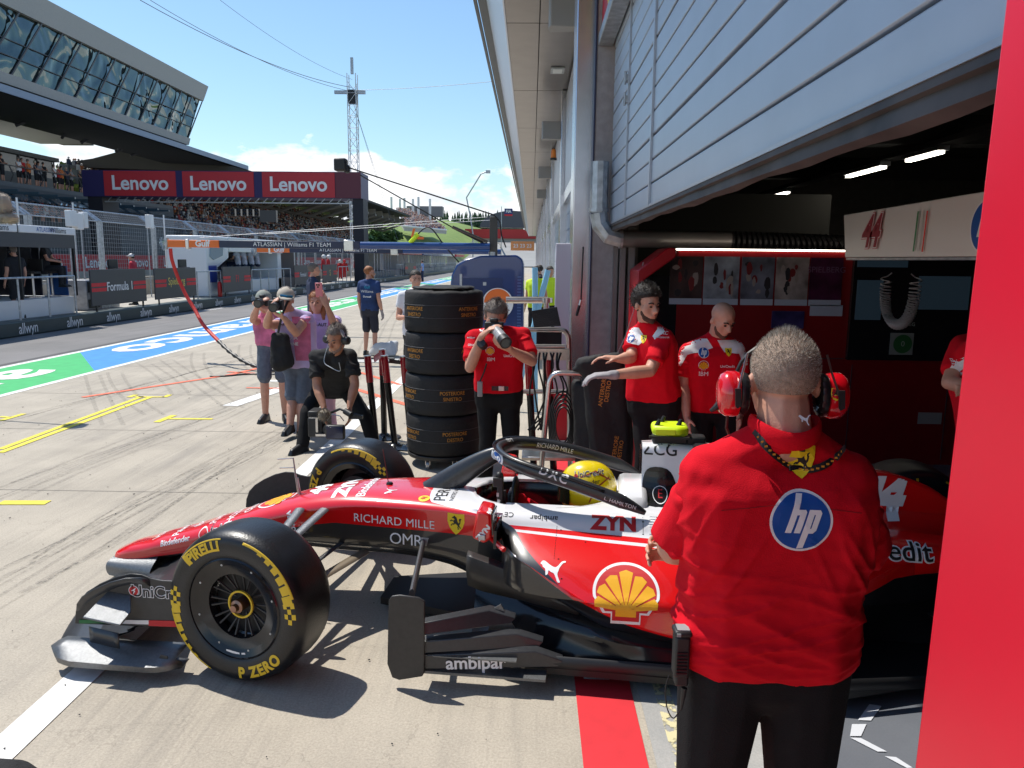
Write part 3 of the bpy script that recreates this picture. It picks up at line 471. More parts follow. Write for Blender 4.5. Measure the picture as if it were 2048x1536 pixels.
# catch fence in bays
m_mesh = mat('fence_wire', (.30, .32, .34), .45, metal=.4); FX = -15.6
def fence_bay(y0, Lb, fine):
    t_ = thing('catch_fence', '', 'fence', (FX, y0, 1.0), 0, 'catch fence bays along the pit wall')
    b = MB()
    for y in (.06, Lb-.06): b.bb((-.04, y-.04, -.9), (.04, y+.04, 2.1)); b.cyl((0, y, 2.1), (-.55, y, 2.5), .04, n=6)
    b.bb((-.02, .1, -.05), (.02, Lb-.1, 0)); b.cyl((0, .06, 2.1), (0, Lb-.06, 2.1), .025, n=6); b.cyl((-.55, .06, 2.5), (-.55, Lb-.06, 2.5), .03, n=6); b.build('fence_post', m_galv, t_)
    b = MB(); st = .15 if fine else .22; n = int((Lb-.2)/st)
    for i in range(n): y = .1+(Lb-.2)*i/n; b.cyl((0, y, 0), (0, y, 2.1), .006 if fine else .008, n=3, caps=False); b.cyl((0, y, 2.1), (-.55, y, 2.5), .006 if fine else .008, n=3, caps=False)
    for i in range(int(2.1/st)): b.cyl((0, .1, i*st), (0, Lb-.1, i*st), .006 if fine else .008, n=3, caps=False)
    for i in range(int(.68/st)): q = i*st/.68; b.cyl((-.55*q, .1, 2.1+.4*q), (-.55*q, Lb-.1, 2.1+.4*q), .006, n=3, caps=False)
    b.build('wire_mesh', m_mesh, t_); return t_
pr1 = fence_bay(16, 3.9, True); pr2 = fence_bay(16+4*6, 3.9, False)
ordn = ['first', 'second', 'third', 'fourth', 'fifth', 'sixth', 'seventh', 'eighth', 'ninth', 'tenth', 'eleventh', 'twelfth', 'thirteenth', 'fourteenth', 'fifteenth', 'sixteenth', 'seventeenth', 'eighteenth', 'nineteenth', 'twentieth', 'twenty-first', 'twenty-second']
for i in range(22):
    o = pr1 if i == 0 else pr2 if i == 6 else copy_tree(pr1 if i < 6 else pr2); o.location = (FX, 16+i*4, 1.0); o['label'] = '%s catch fence bay from the left along the pit wall' % ordn[i]
# far side barrier with red banner
t_ = thing('trackside_barrier', 'red advertising barrier on the far side of the track seen through the fence', 'barrier', (-28, 30, 0)); t_.location = (0, 0, 0)
MB().bb((-28.4, 30, .0), (-28, 150, .9)).build('wall', m_plat, t_); MB().bb((-28.35, 30, .9), (-28.0, 150, 1.95)).build('banner', mat('banner_red', (.52, .02, .03), .6), t_)
for i in range(22): sign('lettering', T('Lenovo', .02, res=2), (-27.98, 34+i*5.2, 1.42), (0, 1, 0), (0, 0, 1), .95, m_ltr, t_, .01)
# ---- team stand at far left
SX = -12.35
def rail(y0, y1, lab, x=WX-.25):
    t_ = thing('guard_rail', lab, 'railing', (x, y0, .34), 0, 'railings on the pit wall'); n = max(1, round((y1-y0)/1.2)); b = MB()
    for i in range(n+1): b.cyl((0, (y1-y0)*i/n, 0), (0, (y1-y0)*i/n, 1.0), .025, n=8)
    b.cyl((0, 0, 1.0), (0, y1-y0, 1.0), .025, n=8).build('rail', m_galv, t_, smooth=True); return t_
yL = lambda u, x: atX(u, 520, x).y
st = thing('pit_wall_stand', 'pit wall stand with white roof header, dark band and seated crew at the left edge', 'pit stand', (SX, 13, .33)); st.location = (0, 0, 0)
y1_ = yL(155, SX); ym = yL(42, SX)
zz = lambda u, v, x: atX(u, v, x).z
hT, hB, kB = zz(155, 457, SX), zz(155, 471, SX), zz(155, 497, SX)
m_hdr = mat('header_white', (.75, .75, .74), .4); m_band = mat('band_dark', (.05, .05, .055), .5)
MB().bb((SX-2.4, 13, hB), (SX, ym-.03, hT)).bb((SX-2.4, ym+.03, hB), (SX, y1_, hT)).build('roof_header', m_hdr, st, bev=.02); MB().bb((SX-.05, 13, kB), (SX-.01, y1_-.05, hB-.003)).build('screen_band', m_band, st)
MB().bb((SX-2.3, 13, .9), (SX-2.2, y1_-.1, hB)).bb((SX-2.2, y1_-.25, .8), (SX-.9, y1_-.2, hB)).build('back_panel', mat('stand_navy', (.01, .014, .03), .3), st)
MB().bb((SX-2.2, 13, .335), (SX-.15, y1_-.05, .78)).build('step', m_hdr, st); MB().bb((SX-.75, y1_-.14, .8), (SX-.25, y1_-.1, 1.6)).build('side_panel', mat('stand_blue', (.01, .07, .25), .3), st)
MB().bb((SX-.06, ym-.02, .8), (SX-.02, ym+.02, hT)).bb((SX-.1, y1_-.08, .8), (SX-.04, y1_-.03, hB)).build('upright', m_black, st)
sign('lettering', T('ATLASSIAN', .0, res=2), (SX, yL(97, SX), (hT+hB)/2), (0, 1, 0), (0, 0, 1), .155, m_blue, st, .006); sign('lettering', T('Williams', .012, res=2), (SX, yL(120.5, SX), (hT+hB)/2), (0, 1, 0), (0, 0, 1), .2, m_horse, st, .006); sign('lettering', T('Williams', .012, res=2), (SX, yL(3, SX), (hT+hB)/2), (0, 1, 0), (0, 0, 1), .2, m_horse, st, .006)
rail(13.5, yL(145, WX-.25), 'galvanised railing in front of the left pit wall stand')
for (u, lb) in ((100, 'bar stool under the crew member in black beside the panel'), (62, 'bar stool second from the right in the left stand')):
    y = yL(u, SX-.55); t_ = thing('bar_stool', lb, 'stool', (SX-.55, y, .78), 0, 'stools in the left stand'); MB().cyl((0, 0, .62), (0, 0, .68), .2, n=16).build('seat', m_black, t_); MB().cyl((0, 0, 0), (0, 0, .62), .03).cyl((0, 0, 0), (0, 0, .03), .2, n=16).build('leg', m_metal, t_); MB().box((-.0, .17, .85), (.36, .03, .3)).build('backrest', m_black, t_)
# advertising boards on the wall
def board(u0, u1, lab, words, grp='dark advertising boards on the pit wall', x=-12.02, z0=.5, z1=1.5):
    a, b_ = yL(u0, x), yL(u1, x); t_ = thing('advertising_board', lab, 'board', (x, a, z0), 0, grp); Lb = b_-a; h = z1-z0
    MB().bb((-.04, 0, 0), (0, Lb, h)).build('board', m_band, t_, bev=.008); MB().bb((-.03, .2, -.16), (0, .26, 0)).bb((-.03, Lb-.26, -.16), (0, Lb-.2, 0)).build('foot', m_black, t_)
    for sgn, c0 in ((1, 0.02), (-1, Lb-.02)):
        for k in (0, 1): z = h*.5+(.03 if k else -.11); sk = .06+.05*k; sign('stripe', poly2([(0, 0), (Lb*.24+sk*0, 0), (Lb*.24+.05, .1), (0, .1)] if sgn > 0 else [(0, 0), (0, .1), (-Lb*.24, .1), (-Lb*.24-.05, 0)]), (0.001, c0, z), (0, 1, 0), (0, 0, 1), 1, m_pr, t_)
    for w_, zc, sz, m_ in words: sign('lettering', T(w_, .012, 0, 1, res=3), (.001, Lb/2, h*.5+zc), (0, 1, 0), (0, 0, 1), sz, m_, t_, .004)
    return t_
m_gold = mat('gold_print', (.65, .50, .10), .5)
board(178, 289, 'nearest dark board with white words between red stripes', [('Formula 1', 0, .36, m_ltr)]); board(307, 390, 'second dark board with yellow script lettering', [('Spielberg', .05, .34, m_gold)])
board(444, 500, 'third dark board with a small red mark between red stripes', [('F1', 0, .4, m_pr)]); board(588, 624, 'fourth dark board beside the white and blue stand', [('Formula 1', 0, .3, m_ltr)]); board(645, 673, 'fifth small dark board with gold mark', [('S', 0, .5, m_gold)]); board(720, 740, 'sixth dark board behind the dark gantry pylon', [('F1', 0, .3, m_pr)])
board(810, 832, 'seventh dark board farthest along the pit wall', [('F1', 0, .3, m_pr)])
for (u, w_, lb) in ((226, .5, 'black monitor lying on the nearest board counter'), (365, .6, 'black case behind the second board')):
    p = atX(u, 540, -12.6); t_ = thing('monitor', lb, 'monitor', (-12.6, p.y, 1.5)); MB().box((0, 0, .13), (.06, w_, .3), rz=0, rx=.0).box((.08, 0, .0), (.2, w_*.8, .02)).build('monitor', m_black, t_, bev=.01)
MBx = MB(); t_ = thing('equipment_rack', 'grey wheeled equipment boxes between the left stand and the nearest board', 'cabinet', (-12.9, yL(160, -12.9), .34)); MBx.bb((-.3, -.3, 0), (.3, .35, .85)).build('case', mat('rack_grey', (.35, .36, .38), .5, nz=.2), t_, bev=.02); MB().bb((.3, -.25, .05), (.32, .3, .3)).bb((.3, -.25, .5), (.32, .3, .8)).build('drawer', m_black, t_); MB().bb((-.25, .5, 0), (.25, 1.5, .7)).build('frame', m_galv, t_)
rail(yL(392, WX-.25), yL(440, WX-.25), 'railing between the second and third boards'); rail(yL(502, WX-.25), yL(580, WX-.25), 'railing in front of the white and blue stand'); rail(yL(676, WX-.25), yL(700, WX-.25), 'railing just before the dark pylon', WX-.25)
t_ = thing('fire_extinguisher', 'red fire extinguisher standing on the pit wall before the third board', 'extinguisher', (WX-.3, yL(437, WX-.3), .34)); MB().lathe([(0, 0), (.08, 0), (.085, .05), (.085, .5), (.05, .58), (.03, .6), (0, .6)], 16).build('cylinder', mat('ext_red', (.5, .01, .01), .3), t_, smooth=True); MB().box((0, 0, .64), (.04, .14, .05)).tube([(0, .06, .62), (.02, .12, .5), (0, .11, .25)], .012, 6).build('valve', m_black, t_)
# white and blue stand
a, b_ = yL(415, -12.5), yL(566, -12.5); t_ = thing('pit_wall_stand', 'white and blue pit wall stand with crew in white under its roof', 'pit stand', (-12.5, a, .34))
Lb = b_-a; m_sw = mat('stand_white', (.72, .74, .76), .35)
MB().prism([(0, 0), (.9, 0), (1.0, 1.1), (2.2, 1.5), (2.2, 2.35), (0, 2.35)], -1.6, -.02, Matrix(((0, 0, 1, 0), (1, 0, 0, 0), (0, 1, 0, 0), (0, 0, 0, 1)))).build('shell', m_sw, t_, bev=.05); MB().bb((-1.5, 2.2, 1.75), (0, Lb, 2.35)).bb((-1.5, Lb-.5, 0), (-.1, Lb, 2.3)).bb((-1.5, 2.2, 0), (-.1, Lb, .55)).build('roof', m_sw, t_, bev=.03)
MB().bb((-1.55, 2.2, .5), (-1.45, Lb, 1.8)).build('back_panel', mat('stand_navy', (.01, .014, .03), .3), t_); MB().bb((-.015, .1, .55), (.0, .85, 1.2)).build('blue_panel', mat('panel_blue', (.01, .05, .35), .3), t_); MB().prism([(.25, 1.55), (.6, 1.42), (1.5, 1.6), (1.6, 2.0), (1.4, 2.2), (.35, 2.2)], -.02, .008, Matrix(((0, 0, 1, 0), (1, 0, 0, 0), (0, 1, 0, 0), (0, 0, 0, 1)))).build('window', mat('window_grey', (.25, .33, .38), .15), t_)
# plain stands further away
random.seed(8)
for i, (u0, u1, cr_, hd, lb) in enumerate(((588, 640, (.10, .10, .11), (.3, .3, .32), 'low grey stand behind the fourth board'), (748, 790, (.16, .16, .16), (.20, .20, .21), 'grey tall cabin stand just right of the dark pylon'), (795, 842, (.35, .35, .36), (.45, .02, .03), 'stand with red roof edge along the far pit wall'), (846, 880, (.3, .3, .3), (.05, .07, .2), 'navy roofed stand farther down the pit wall'), (884, 908, (.4, .4, .4), (.6, .6, .6), 'pale stand before the blue cabinet'), (912, 935, (.3, .3, .3), (.5, .02, .04), 'last distant red stand on the pit wall'))):
    x = -12.6; a = yL(u0, x); b_ = min(yL(u1, x), 145); t_ = thing('pit_wall_stand', lb, 'pit stand', (x, a, .34)); Lb = b_-a
    MB().bb((-1.6, 0, 2.0), (.1, Lb, 2.35)).build('roof', mat('st_roof%d' % i, hd, .5), t_); MB().bb((-1.6, 0, 0), (-1.4, Lb, 2)).bb((-1.4, 0, 0), (0, Lb, .5)).build('body', mat('st_body%d' % i, cr_, .6), t_)
    for k in range(min(9, int(Lb/1.5)+1)): MB().bb((0, min(k*Lb/8, Lb-.06), 0), (.05, min(k*Lb/8, Lb-.06)+.05, 2)).build('post', m_galv, t_)
rail(70, 140, 'long far railing on the pit wall beyond the pylon')
# cameras and boxes on the fence line
for u, v, sz, lb in ((142, 437, .35, 'left white antenna box above the fence'), (155, 443, .35, 'middle white antenna box above the fence'), (167, 440, .22, 'slim white antenna box beside the middle one'), (299, 443, .3, 'white antenna box over the fence behind the second board')):
    p = atX(u, v, -14.5); t_ = thing('antenna_box', lb, 'antenna', p, 0, 'white antenna boxes'); MB().bb((-.1, -sz/2, -.25), (.1, sz/2, .25)).build('box', m_hdr, t_, bev=.02); MB().cyl((-.1, 0, -p.z+.3), (-.1, 0, 0), .025, n=6).build('pole', m_galv, t_)
for u, v0 in ((33, 395), (145, 405), (327, 430)):
    p = atX(u, v0, -15.2); t_ = thing('mast_pole', 'thin white pole above the fence at the far left' if u < 50 else 'thin white pole beside the antenna boxes' if u < 200 else 'thin pole over the fence behind the second board', 'pole', (p.x, p.y, .3)); MB().cyl((0, 0, 0), (0, 0, p.z-.3), .03, n=6).build('pole', m_hdr, t_); MB().cyl((0, 0, 0), (0, 0, .03), .1, n=8).build('base_plate', m_galv, t_)
# furry microphone on the left edge
p = atY(8, 418, 9.); t_ = thing('furry_microphone', 'sand coloured furry microphone windshield cut by the left edge', 'microphone', (p.x, p.y, p.z))
b = MB(); random.seed(2)
for c, r_ in (((-.03, 0, .05), (.11, .1, .13)), ((.02, 0, -.1), (.13, .1, .055))):
    b.sph(c, r_, 16)
    for k in range(500): d = V((random.gauss(0, 1), random.gauss(0, 1), random.gauss(0, 1))).normalized(); q = V(c)+V((d.x*r_[0], d.y*r_[1], d.z*r_[2])); b.add([q+V((.004, 0, 0)), q-V((.004, 0, 0)), q+d*.03+V((0, 0, -.008))], [(0, 1, 2)])
b.build('windshield', mat('fur_sand', (.36, .30, .24), .95), t_); MB().cyl((0, 0, -.12), (-.9, .1, -.5), .015, n=8).build('boom', m_black, t_)
# ---- the gantry with the three red boards
YG = 53.; gz = lambda v, u=450: atY(u, v, YG).z; gx = lambda u, v=370: atY(u, v, YG).x
t_ = thing('track_gantry', 'gantry over the track with three large red boards on a dark frame', 'gantry', (gx(450), YG, 0)); t_.location = (0, 0, 0)
m_nav = mat('gantry_navy', (.025, .02, .10), .5); m_gr = mat('gantry_red', (.50, .025, .035), .5); m_mar = mat('gantry_maroon', (.12, .02, .035), .5)
zt_, zb_ = gz(342), gz(395)
MB().bb((gx(165), YG, zb_), (gx(722), YG+2.4, zt_)).build('beam', m_nav, t_)
for (u0, u1, uc) in ((209, 352, 281), (366, 508, 437), (525, 670, 597)):
    MB().bb((gx(u0), YG-.06, zb_+.05), (gx(u1), YG-.004, zt_-.05)).build('board', m_gr, t_); sign('lettering', T('Lenovo', .022, 0, 1.0), (gx(uc), YG-.07, (zt_+zb_)/2), (1, 0, 0), (0, 0, 1), (gx(u1)-gx(u0))/3.75, m_ltr, t_, .02)
MB().bb((gx(671), YG-.05, zb_+.02), (gx(722), YG-.003, zt_-.02)).build('end_panel', m_mar, t_)
m_py_ = mat('pylon_black', (.012, .012, .02), .6); MB().bb((gx(172), YG+.1, 0), (gx(201), YG+2.2, zb_)).build('pylon', m_py_, t_); MB().bb((gx(704), YG+.1, 0), (gx(725), YG+1.6, zb_)).build('pylon', mat('pylon_black', (.012, .012, .02), .6), t_)
b = MB().bb((gx(204), YG+.2, zb_-.35), (gx(700), YG+.3, zb_-.28))
for i in range(30): x = gx(210+i*16.5); b.cyl((x, YG+.2, zb_-.3), (x+.3, YG+.2, zb_), .03, n=5)
b.build('truss', m_galv, t_)
for i in range(5): u = 460+i*12; MB().bb((gx(u), YG-.2, gz(432)), (gx(u+9), YG+.1, gz(418))).sph((gx(u+4.5), YG-.2, gz(421)), .14, 8).sph((gx(u+4.5), YG-.2, gz(428)), .14, 8).build('start_light', m_blackg, t_)
MB().bb((gx(519), YG-.2, gz(443)), (gx(552), YG+.1, gz(420))).build('display', mat('display_dark', (.03, .035, .04), .3), t_)
# lattice mast with guy wires
t_ = thing('lattice_mast', 'tall white lattice mast with crossarm rising behind the gantry', 'mast', (0, 0, 0)); YM = 62.; p = atY(714, 600, YM); t_.location = (p.x, YM, 0); H_ = atY(711, 148, YM).z
b = MB(); w_ = .33
for sx in (-1, 1):
    for sy in (-1, 1): b.cyl((sx*w_, sy*w_, 0), (sx*w_, sy*w_, H_), .035, n=5)
k = 0; z = 0
while z < H_-.9:
    for (a, c_) in (((-1, -1), (1, -1)), ((1, -1), (1, 1)), ((1, 1), (-1, 1)), ((-1, 1), (-1, -1))):
        if k % 2: a, c_ = c_, a
        b.cyl((a[0]*w_, a[1]*w_, z), (c_[0]*w_, c_[1]*w_, z+.85), .02, n=4); b.cyl((a[0]*w_, a[1]*w_, z), (c_[0]*w_, c_[1]*w_, z), .018, n=4)
    z += .85; k += 1
b.build('lattice', mat('mast_white', (.62, .64, .66), .5), t_); zc = atY(700, 188, YM).z; MB().bb((-1.4, -.1, zc), (1.0, .1, zc+.25)).bb((-.1, -.1, H_), (.1, .1, H_+1.2)).build('crossarm', m_galv, t_); MB().bb((-.3, -.3, H_-2.2), (.3, .3, H_-1.2)).build('lamp_head', m_black, t_)
def wire(lab, a, b_, r_=.02, sag=0., nm='cable', m_=None):
    a = V(a); b_ = V(b_); n = 16; pts = [a.lerp(b_, i/n)-V((0, 0, sag*4*(i/n)*(1-i/n))) for i in range(n+1)]; o = a.copy()
    ob = MB().tube([p-o for p in pts], r_, 4).build(nm, m_ or m_black); ob.location = o; return tag(ob, lab, 'cable')
MT = V((p.x, YM, H_-1))
m_wg = mat('wire_grey', (.12, .13, .15), .5)
wire('upper power line crossing the sky from top left to the mast', atY(280, 0, 40), MT, .02, .6, m_=m_wg); wire('lower power line crossing the sky from top left to the mast', atY(300, 0, 40), MT-V((0, 0, .3)), .016, .6, m_=m_wg); wire('thin single line high in the sky meeting the mast', atY(440, 0, 40), MT+V((0, 0, .6)), .012, .4, m_=m_wg)
wire('guy wire running right from the mast to the canopy', MT-V((0, 0, .2)), atY(985, 163, 58), .015, .1, m_=m_wg)
for q, lb in (((768, 345), 'inner guy wire slanting down right of the mast'), ((812, 470), 'outer guy wire slanting down right of the mast')): wire(lb, MT-V((0, 0, 1)), atY(q[0], q[1]+60, 62), .012, m_=m_wg)
# ---- glass box building floating over the stand
m_clad = mat('cladding_grey', (.36, .34, .32), .6, nz=.05); m_mul = mat('mullion', (.06, .06, .07), .5)
m_gl = bpy.data.materials.new('warped_glass'); m_gl.use_nodes = True; tt = m_gl.node_tree; pb_ = tt.nodes['Principled BSDF']; pb_.inputs['Base Color'].default_value = (.11, .145, .145, 1); pb_.inputs['Roughness'].default_value = .05; pb_.inputs['Metallic'].default_value = .85
c_ = nd(tt, 'ShaderNodeNewGeometry'); n_ = nd(tt, 'ShaderNodeTexNoise', i_Scale=.42, i_Detail=1.2, i_Distortion=.8); tt.links.new(c_.outputs['Position'], n_.inputs[0]); h_ = nd(tt, 'ShaderNodeBump', i_Strength=.7, i_Distance=.55); tt.links.new(n_.outputs[0], h_.inputs['Height']); tt.links.new(h_.outputs[0], pb_.inputs['Normal'])
BX = -32.; t_ = thing('glass_box_building', 'long raised building with reflective window band at the upper left', 'building', (BX, 60, 0)); t_.location = (0, 0, 0)
Mx = Matrix(((0, 0, 1, BX), (1, 0, 0, 0), (0, 1, 0, 0), (0, 0, 0, 1)))        # local x -> Y, y -> Z, extrude -> X
eT, eG, eB, eL = atX(417, 173, BX), atX(407, 202, BX), atX(381, 277, BX), atX(378, 290, BX)
MB().prism([(10, eT.z), (eT.y, eT.z), (eG.y, eG.z), (10, eG.z)], -14, .0, Mx).build('upper_fascia', m_clad, t_); MB().prism([(10, eB.z), (eB.y, eB.z), (eL.y, eL.z), (10, eL.z)], -14, .0, Mx).build('lower_fascia', m_clad, t_)
MB().prism([(10, eB.z), (eB.y, eB.z), (eG.y-.3, eG.z), (10, eG.z)], -13.6, -.25, Mx).build('glazing', m_gl, t_)
b = MB()
for i in range(26):
    y = eB.y-.15-i*2.25
    if y < 12: break
    k = (eG.y-eB.y); b.add([(BX-.24, y, eB.z), (BX-.24, y+.14, eB.z), (BX-.1, y+k+.14, eG.z), (BX-.1, y+k, eG.z), (BX-.16, y, eB.z), (BX-.16, y+.14, eB.z), (BX-.04, y+k+.14, eG.z), (BX-.04, y+k, eG.z)], [(0, 1, 2, 3), (4, 5, 6, 7), (0, 3, 7, 4), (1, 2, 6, 5)])
for q in (.28, .52): z = eB.z+(eG.z-eB.z)*q; b.bb((BX-.24, 10, z), (BX-.17, eB.y+(eG.y-eB.y)*q, z+.05))
b.build('mullion', m_mul, t_)
b = MB(); random.seed(5)
for i in range(14): y = 38+i*2.6; MB().cyl((BX-2, y, eL.z), (BX-4, y+random.choice((-1.4, 1.4)), eL.z-1.4), .12, n=6).build('strut', m_mul, t_)
MB().bb((-46, atX(8, 260, -44).y, atX(100, 274, -44).z), (-43, atX(165, 260, -44).y, atX(100, 246, -44).z)).build('underside', mat('underside_tan', (.20, .18, .15), .8), t_)
MB().prism([(10, 6), (49.6, 6.5), (52.2, 12), (10, 12)], -12, -9, Mx).build('lower_glazing', m_gl, t_); MB().prism([(49.6, 6.5), (50.6, 6.3), (54.4, 13), (53.2, 13)], -12, -8.8, Mx).build('slanted_pillar', m_clad, t_)
# ---- dark roof slab over the stands
t_ = thing('grandstand_roof', 'long dark cantilevered stand roof slanting toward the gantry', 'roof', (-34, 60, 12)); t_.location = (0, 0, 0)
z0 = atX(0, 181, -30).z; yE = yL(503, -30); m_rd = mat('roof_dark', (.03, .032, .035), .8, nz=.2); m_re = mat('roof_edge_blue', (.22, .28, .38), .5)
MB().add([(-30, 15, z0), (-30, yE, z0-.2), (-36.5, yE*.985, z0), (-36.5, 15, z0), (-30, 15, z0+.35), (-30, yE, z0+.15), (-36.5, yE*.985, z0+.5), (-36.5, 15, z0+.5)], [(0, 1, 2, 3), (4, 7, 6, 5), (1, 5, 6, 2), (3, 2, 6, 7)]).build('slab', m_rd, t_); MB().bb((-29.99, 15, z0-.05), (-29.9, yE, z0+.38)).build('edge', m_re, t_)
t_ = thing('grandstand_roof', 'low flat roof behind the gantry top with a curved hump', 'roof', (-45, 90, 10)); t_.location = (0, 0, 0)
q0 = atY(125, 326, 78); q1 = atY(180, 335, 78); MB().prism([(atY(u, v, 78).x, atY(u, v, 78).z) for u, v in ((125, 326), (180, 335), (505, 346), (500, 341), (420, 322), (330, 303), (245, 301), (185, 317))], 78, 120, Matrix(((1, 0, 0, 0), (0, 0, 1, 0), (0, 1, 0, 0), (0, 0, 0, 1)))).build('slab', mat('roof_brown', (.08, .075, .065), .8), t_); MB().cyl((q1.x, 78.5, 3), (q1.x+1.2, 78.5, q0.z-.9), .3, n=8).build('column', m_clad, t_)
# ---- terraces: dark hospitality block with balcony (left) and the big stand (right of the dark pylon)
t_ = thing('hospitality_block', 'dark glazed hospitality block with balcony above the seated crowd at the left', 'building', (-38, 50, 0)); t_.location = (0, 0, 0)
HX = -38.; hy1 = yL(121, HX); hzT = atX(121, 327, HX).z; hzF = atX(121, 389, HX).z
m_gd = mat('glazing_dark', (.03, .045, .045), .12, spec=.7, nz=.3, ns=.3)
MB().bb((HX-8, 20, hzF), (HX, hy1, hzT)).build('glazing', m_gd, t_); MB().bb((HX+.01, 20, hzF), (HX+.05, hy1-.2, hzF+1.15)).build('parapet', mat('parapet_grey', (.22, .23, .24), .6), t_); MB().bb((HX-8, 20, hzT), (HX+.3, hy1+.4, hzT+.3)).bb((HX, 20, hzF-.3), (HX+3, hy1+14, hzF)).build('slab', mat('slab_grey', (.14, .15, .16), .7), t_)
b = MB()
for i in range(22): b.bb((HX+.02, 20+i*2.1, hzF), (HX+.1, 20.1+i*2.1, hzT))
b.build('mullion', m_mul, t_)
b = MB()
for i in range(30): y = 22+i*1.6; b.tube([(HX+2.9, y, hzF), (HX+3.15, y, hzF+.5), (HX+2.9, y, hzF+1.1)], .04, 5)
b.cyl((HX+2.9, 20, hzF+1.1), (HX+2.9, hy1+14, hzF+1.1), .04, n=5).build('balustrade', m_mul, t_)
b = MB()
for i in range(24): y = 22+i*2; b.box((HX+4.5, y, hzF-.9), (3.6, .12, .14)); b.add([(HX+2.8, y+.1, hzF-.5), (HX+6.3, y+.1, hzF-1.5), (HX+6.3, y+1.9, hzF-1.5), (HX+2.8, y+1.9, hzF-.5)], [(0, 1, 2, 3)])
b.build('glass_awning', mat('awning_glass', (.10, .16, .20), .1, metal=.3), t_)
MB().bb((HX+1, 20, 0), (HX+3, hy1+14, hzF-.31)).build('wall', mat('wall_dark_grey', (.10, .11, .12), .8), t_)  # plain dark grey wall below the balcony
m_step = mat('terrace_grey', (.12, .13, .13), .8)
def terrace(name, lab, x0, y0, y1, z0_, n, dx, dz):
    t_ = thing(name, lab, 'grandstand', (x0, y0, 0)); t_.location = (0, 0, 0); b = MB()
    for i in range(n): b.bb((x0-(i+1)*dx, y0, 0), (x0-i*dx, y1, z0_+i*dz))
    b.build('terrace', m_step, t_); return t_
terrace('grandstand', 'terraced stand with seated crowd below the balcony', -31.5, 22, 70, 3.6, 5, .85, .45)
terrace('grandstand', 'large terraced stand packed with spectators under the gantry boards', -31.5, 76, 190, 2.6, 17, .85, .50)
t_ = thing('stand_structure', 'raking steel columns and dark roof of the large stand', 'roof', (-40, 120, 0)); t_.location = (0, 0, 0)
for i in range(13): y = 104+i*7; MB().tube([(-30.5, y, 10.3), (-36, y+1, 8.5), (-38, y+1, 9.0)], .25, 6).build('column', mat('steel_tan', (.28, .26, .23), .7), t_); MB().box((-35.5, y+2, 11.0), (9, .2, 1.1)).build('roof_beam', mat('steel_tan', (.28, .26, .23), .7), t_)
MB().bb((-54, 98, 11.9), (-29.5, 190, 12.3)).build('roof_slab', m_rd, t_)
# crowd: far too many to count
def crowd(name, lab, spots, cols_, seed, sc_=1.):
    random.seed(seed); b = MB()
    for (x, y, z) in spots:
        b.cur = random.randrange(len(cols_)); w_ = random.uniform(.2, .27)*sc_; h = random.uniform(.5, .65)*sc_; a = random.uniform(-.4, .4); M_ = Matrix.Translation((x, y, z)) @ Matrix.Rotation(a, 4, 'Z')
        b.add([(-.12, -w_, 0), (.16, -w_, 0), (.16, w_, 0), (-.12, w_, 0), (-.1, -w_*.8, h), (.06, -w_*.8, h), (.06, w_*.8, h), (-.1, w_*.8, h)], [(0, 4, 5, 1), (1, 5, 6, 2), (2, 6, 7, 3), (3, 7, 4, 0), (4, 7, 6, 5)], M_)
        q = b.cur; b.cur = len(cols_)+random.choice((0, 0, 1, 2)); b.sph((0, 0, h+.13*sc_), .12*sc_, 6, M_); b.cur = q
    ms = [mat('%s_c%d' % (name, i), c, .8) for i, c in enumerate(cols_)]+[mat('crowd_face', (.42, .24, .17), .7), mat('crowd_hair', (.05, .035, .03), .8), mat('crowd_cap', (.5, .5, .5), .8)]
    return tag(b.build(name, ms), lab, 'crowd', kind='stuff')
random.seed(11); CC = [(.02, .025, .05), (.03, .03, .04), (.35, .34, .33), (.12, .13, .16), (.30, .03, .03), (.05, .06, .11), (.5, .5, .5), (.02, .02, .03), (.35, .12, .04)]
sp_ = [(-31.9-i*.85, 76.5+k*.55+random.uniform(-.15, .15), 2.6+i*.50) for i in range(17) for k in range(205) if random.random() < .9]
crowd('spectator_crowd', 'dense mass of spectators filling the large stand', sp_, CC, 1)
# low shrubs, trees, hills
def tree(loc, h, wd, lab, n=900, grp='trees on the hills', cols_=((.045, .10, .02), (.075, .15, .03)), seed=0, leaf=.35, trunk=True):
    random.seed(seed); t_ = thing('broadleaf_tree', lab, 'tree', loc, 0, grp); b = MB()
    cl = [(V((random.gauss(0, .32)*wd, random.gauss(0, .32)*wd, h*random.uniform(.35, .92))), random.uniform(.18, .36)*wd) for _ in range(11)]
    for i in range(n):
        c_, r_ = random.choice(cl); d = V((random.gauss(0, 1), random.gauss(0, 1), random.gauss(0, .8))).normalized(); p = c_+d*r_*random.uniform(.55, 1.05); s_ = leaf*random.uniform(.5, 1.2); u = V((random.gauss(0, 1), random.gauss(0, 1), random.gauss(0, 1))).normalized(); v_ = u.cross(d+V((.01, .02, 0))).normalized(); b.cur = random.randrange(2)
        b.add([p-u*s_, p+v_*s_*.7, p+u*s_, p-v_*s_*.7], [(0, 1, 2, 3)])
    b.build('crown', [mat('leaf_%d_%d' % (int(c[0]*1000), int(c[1]*1000)), c, .7) for c in cols_], t_)
    if trunk: MB().tube([(0, 0, 0), (.05*h*.3, 0, h*.3), (0, 0, h*.7)], [h*.03, h*.022, h*.008], 6).build('trunk', mat('bark', (.10, .075, .05), .9), t_)
    return t_
tree(atX(128, 380, -46)-V((0, 0, 6)), 8.5, 4.2, 'light green tree between the hospitality block and the gantry', 700, seed=3, cols_=((.16, .22, .03), (.10, .17, .03)))
k = 0
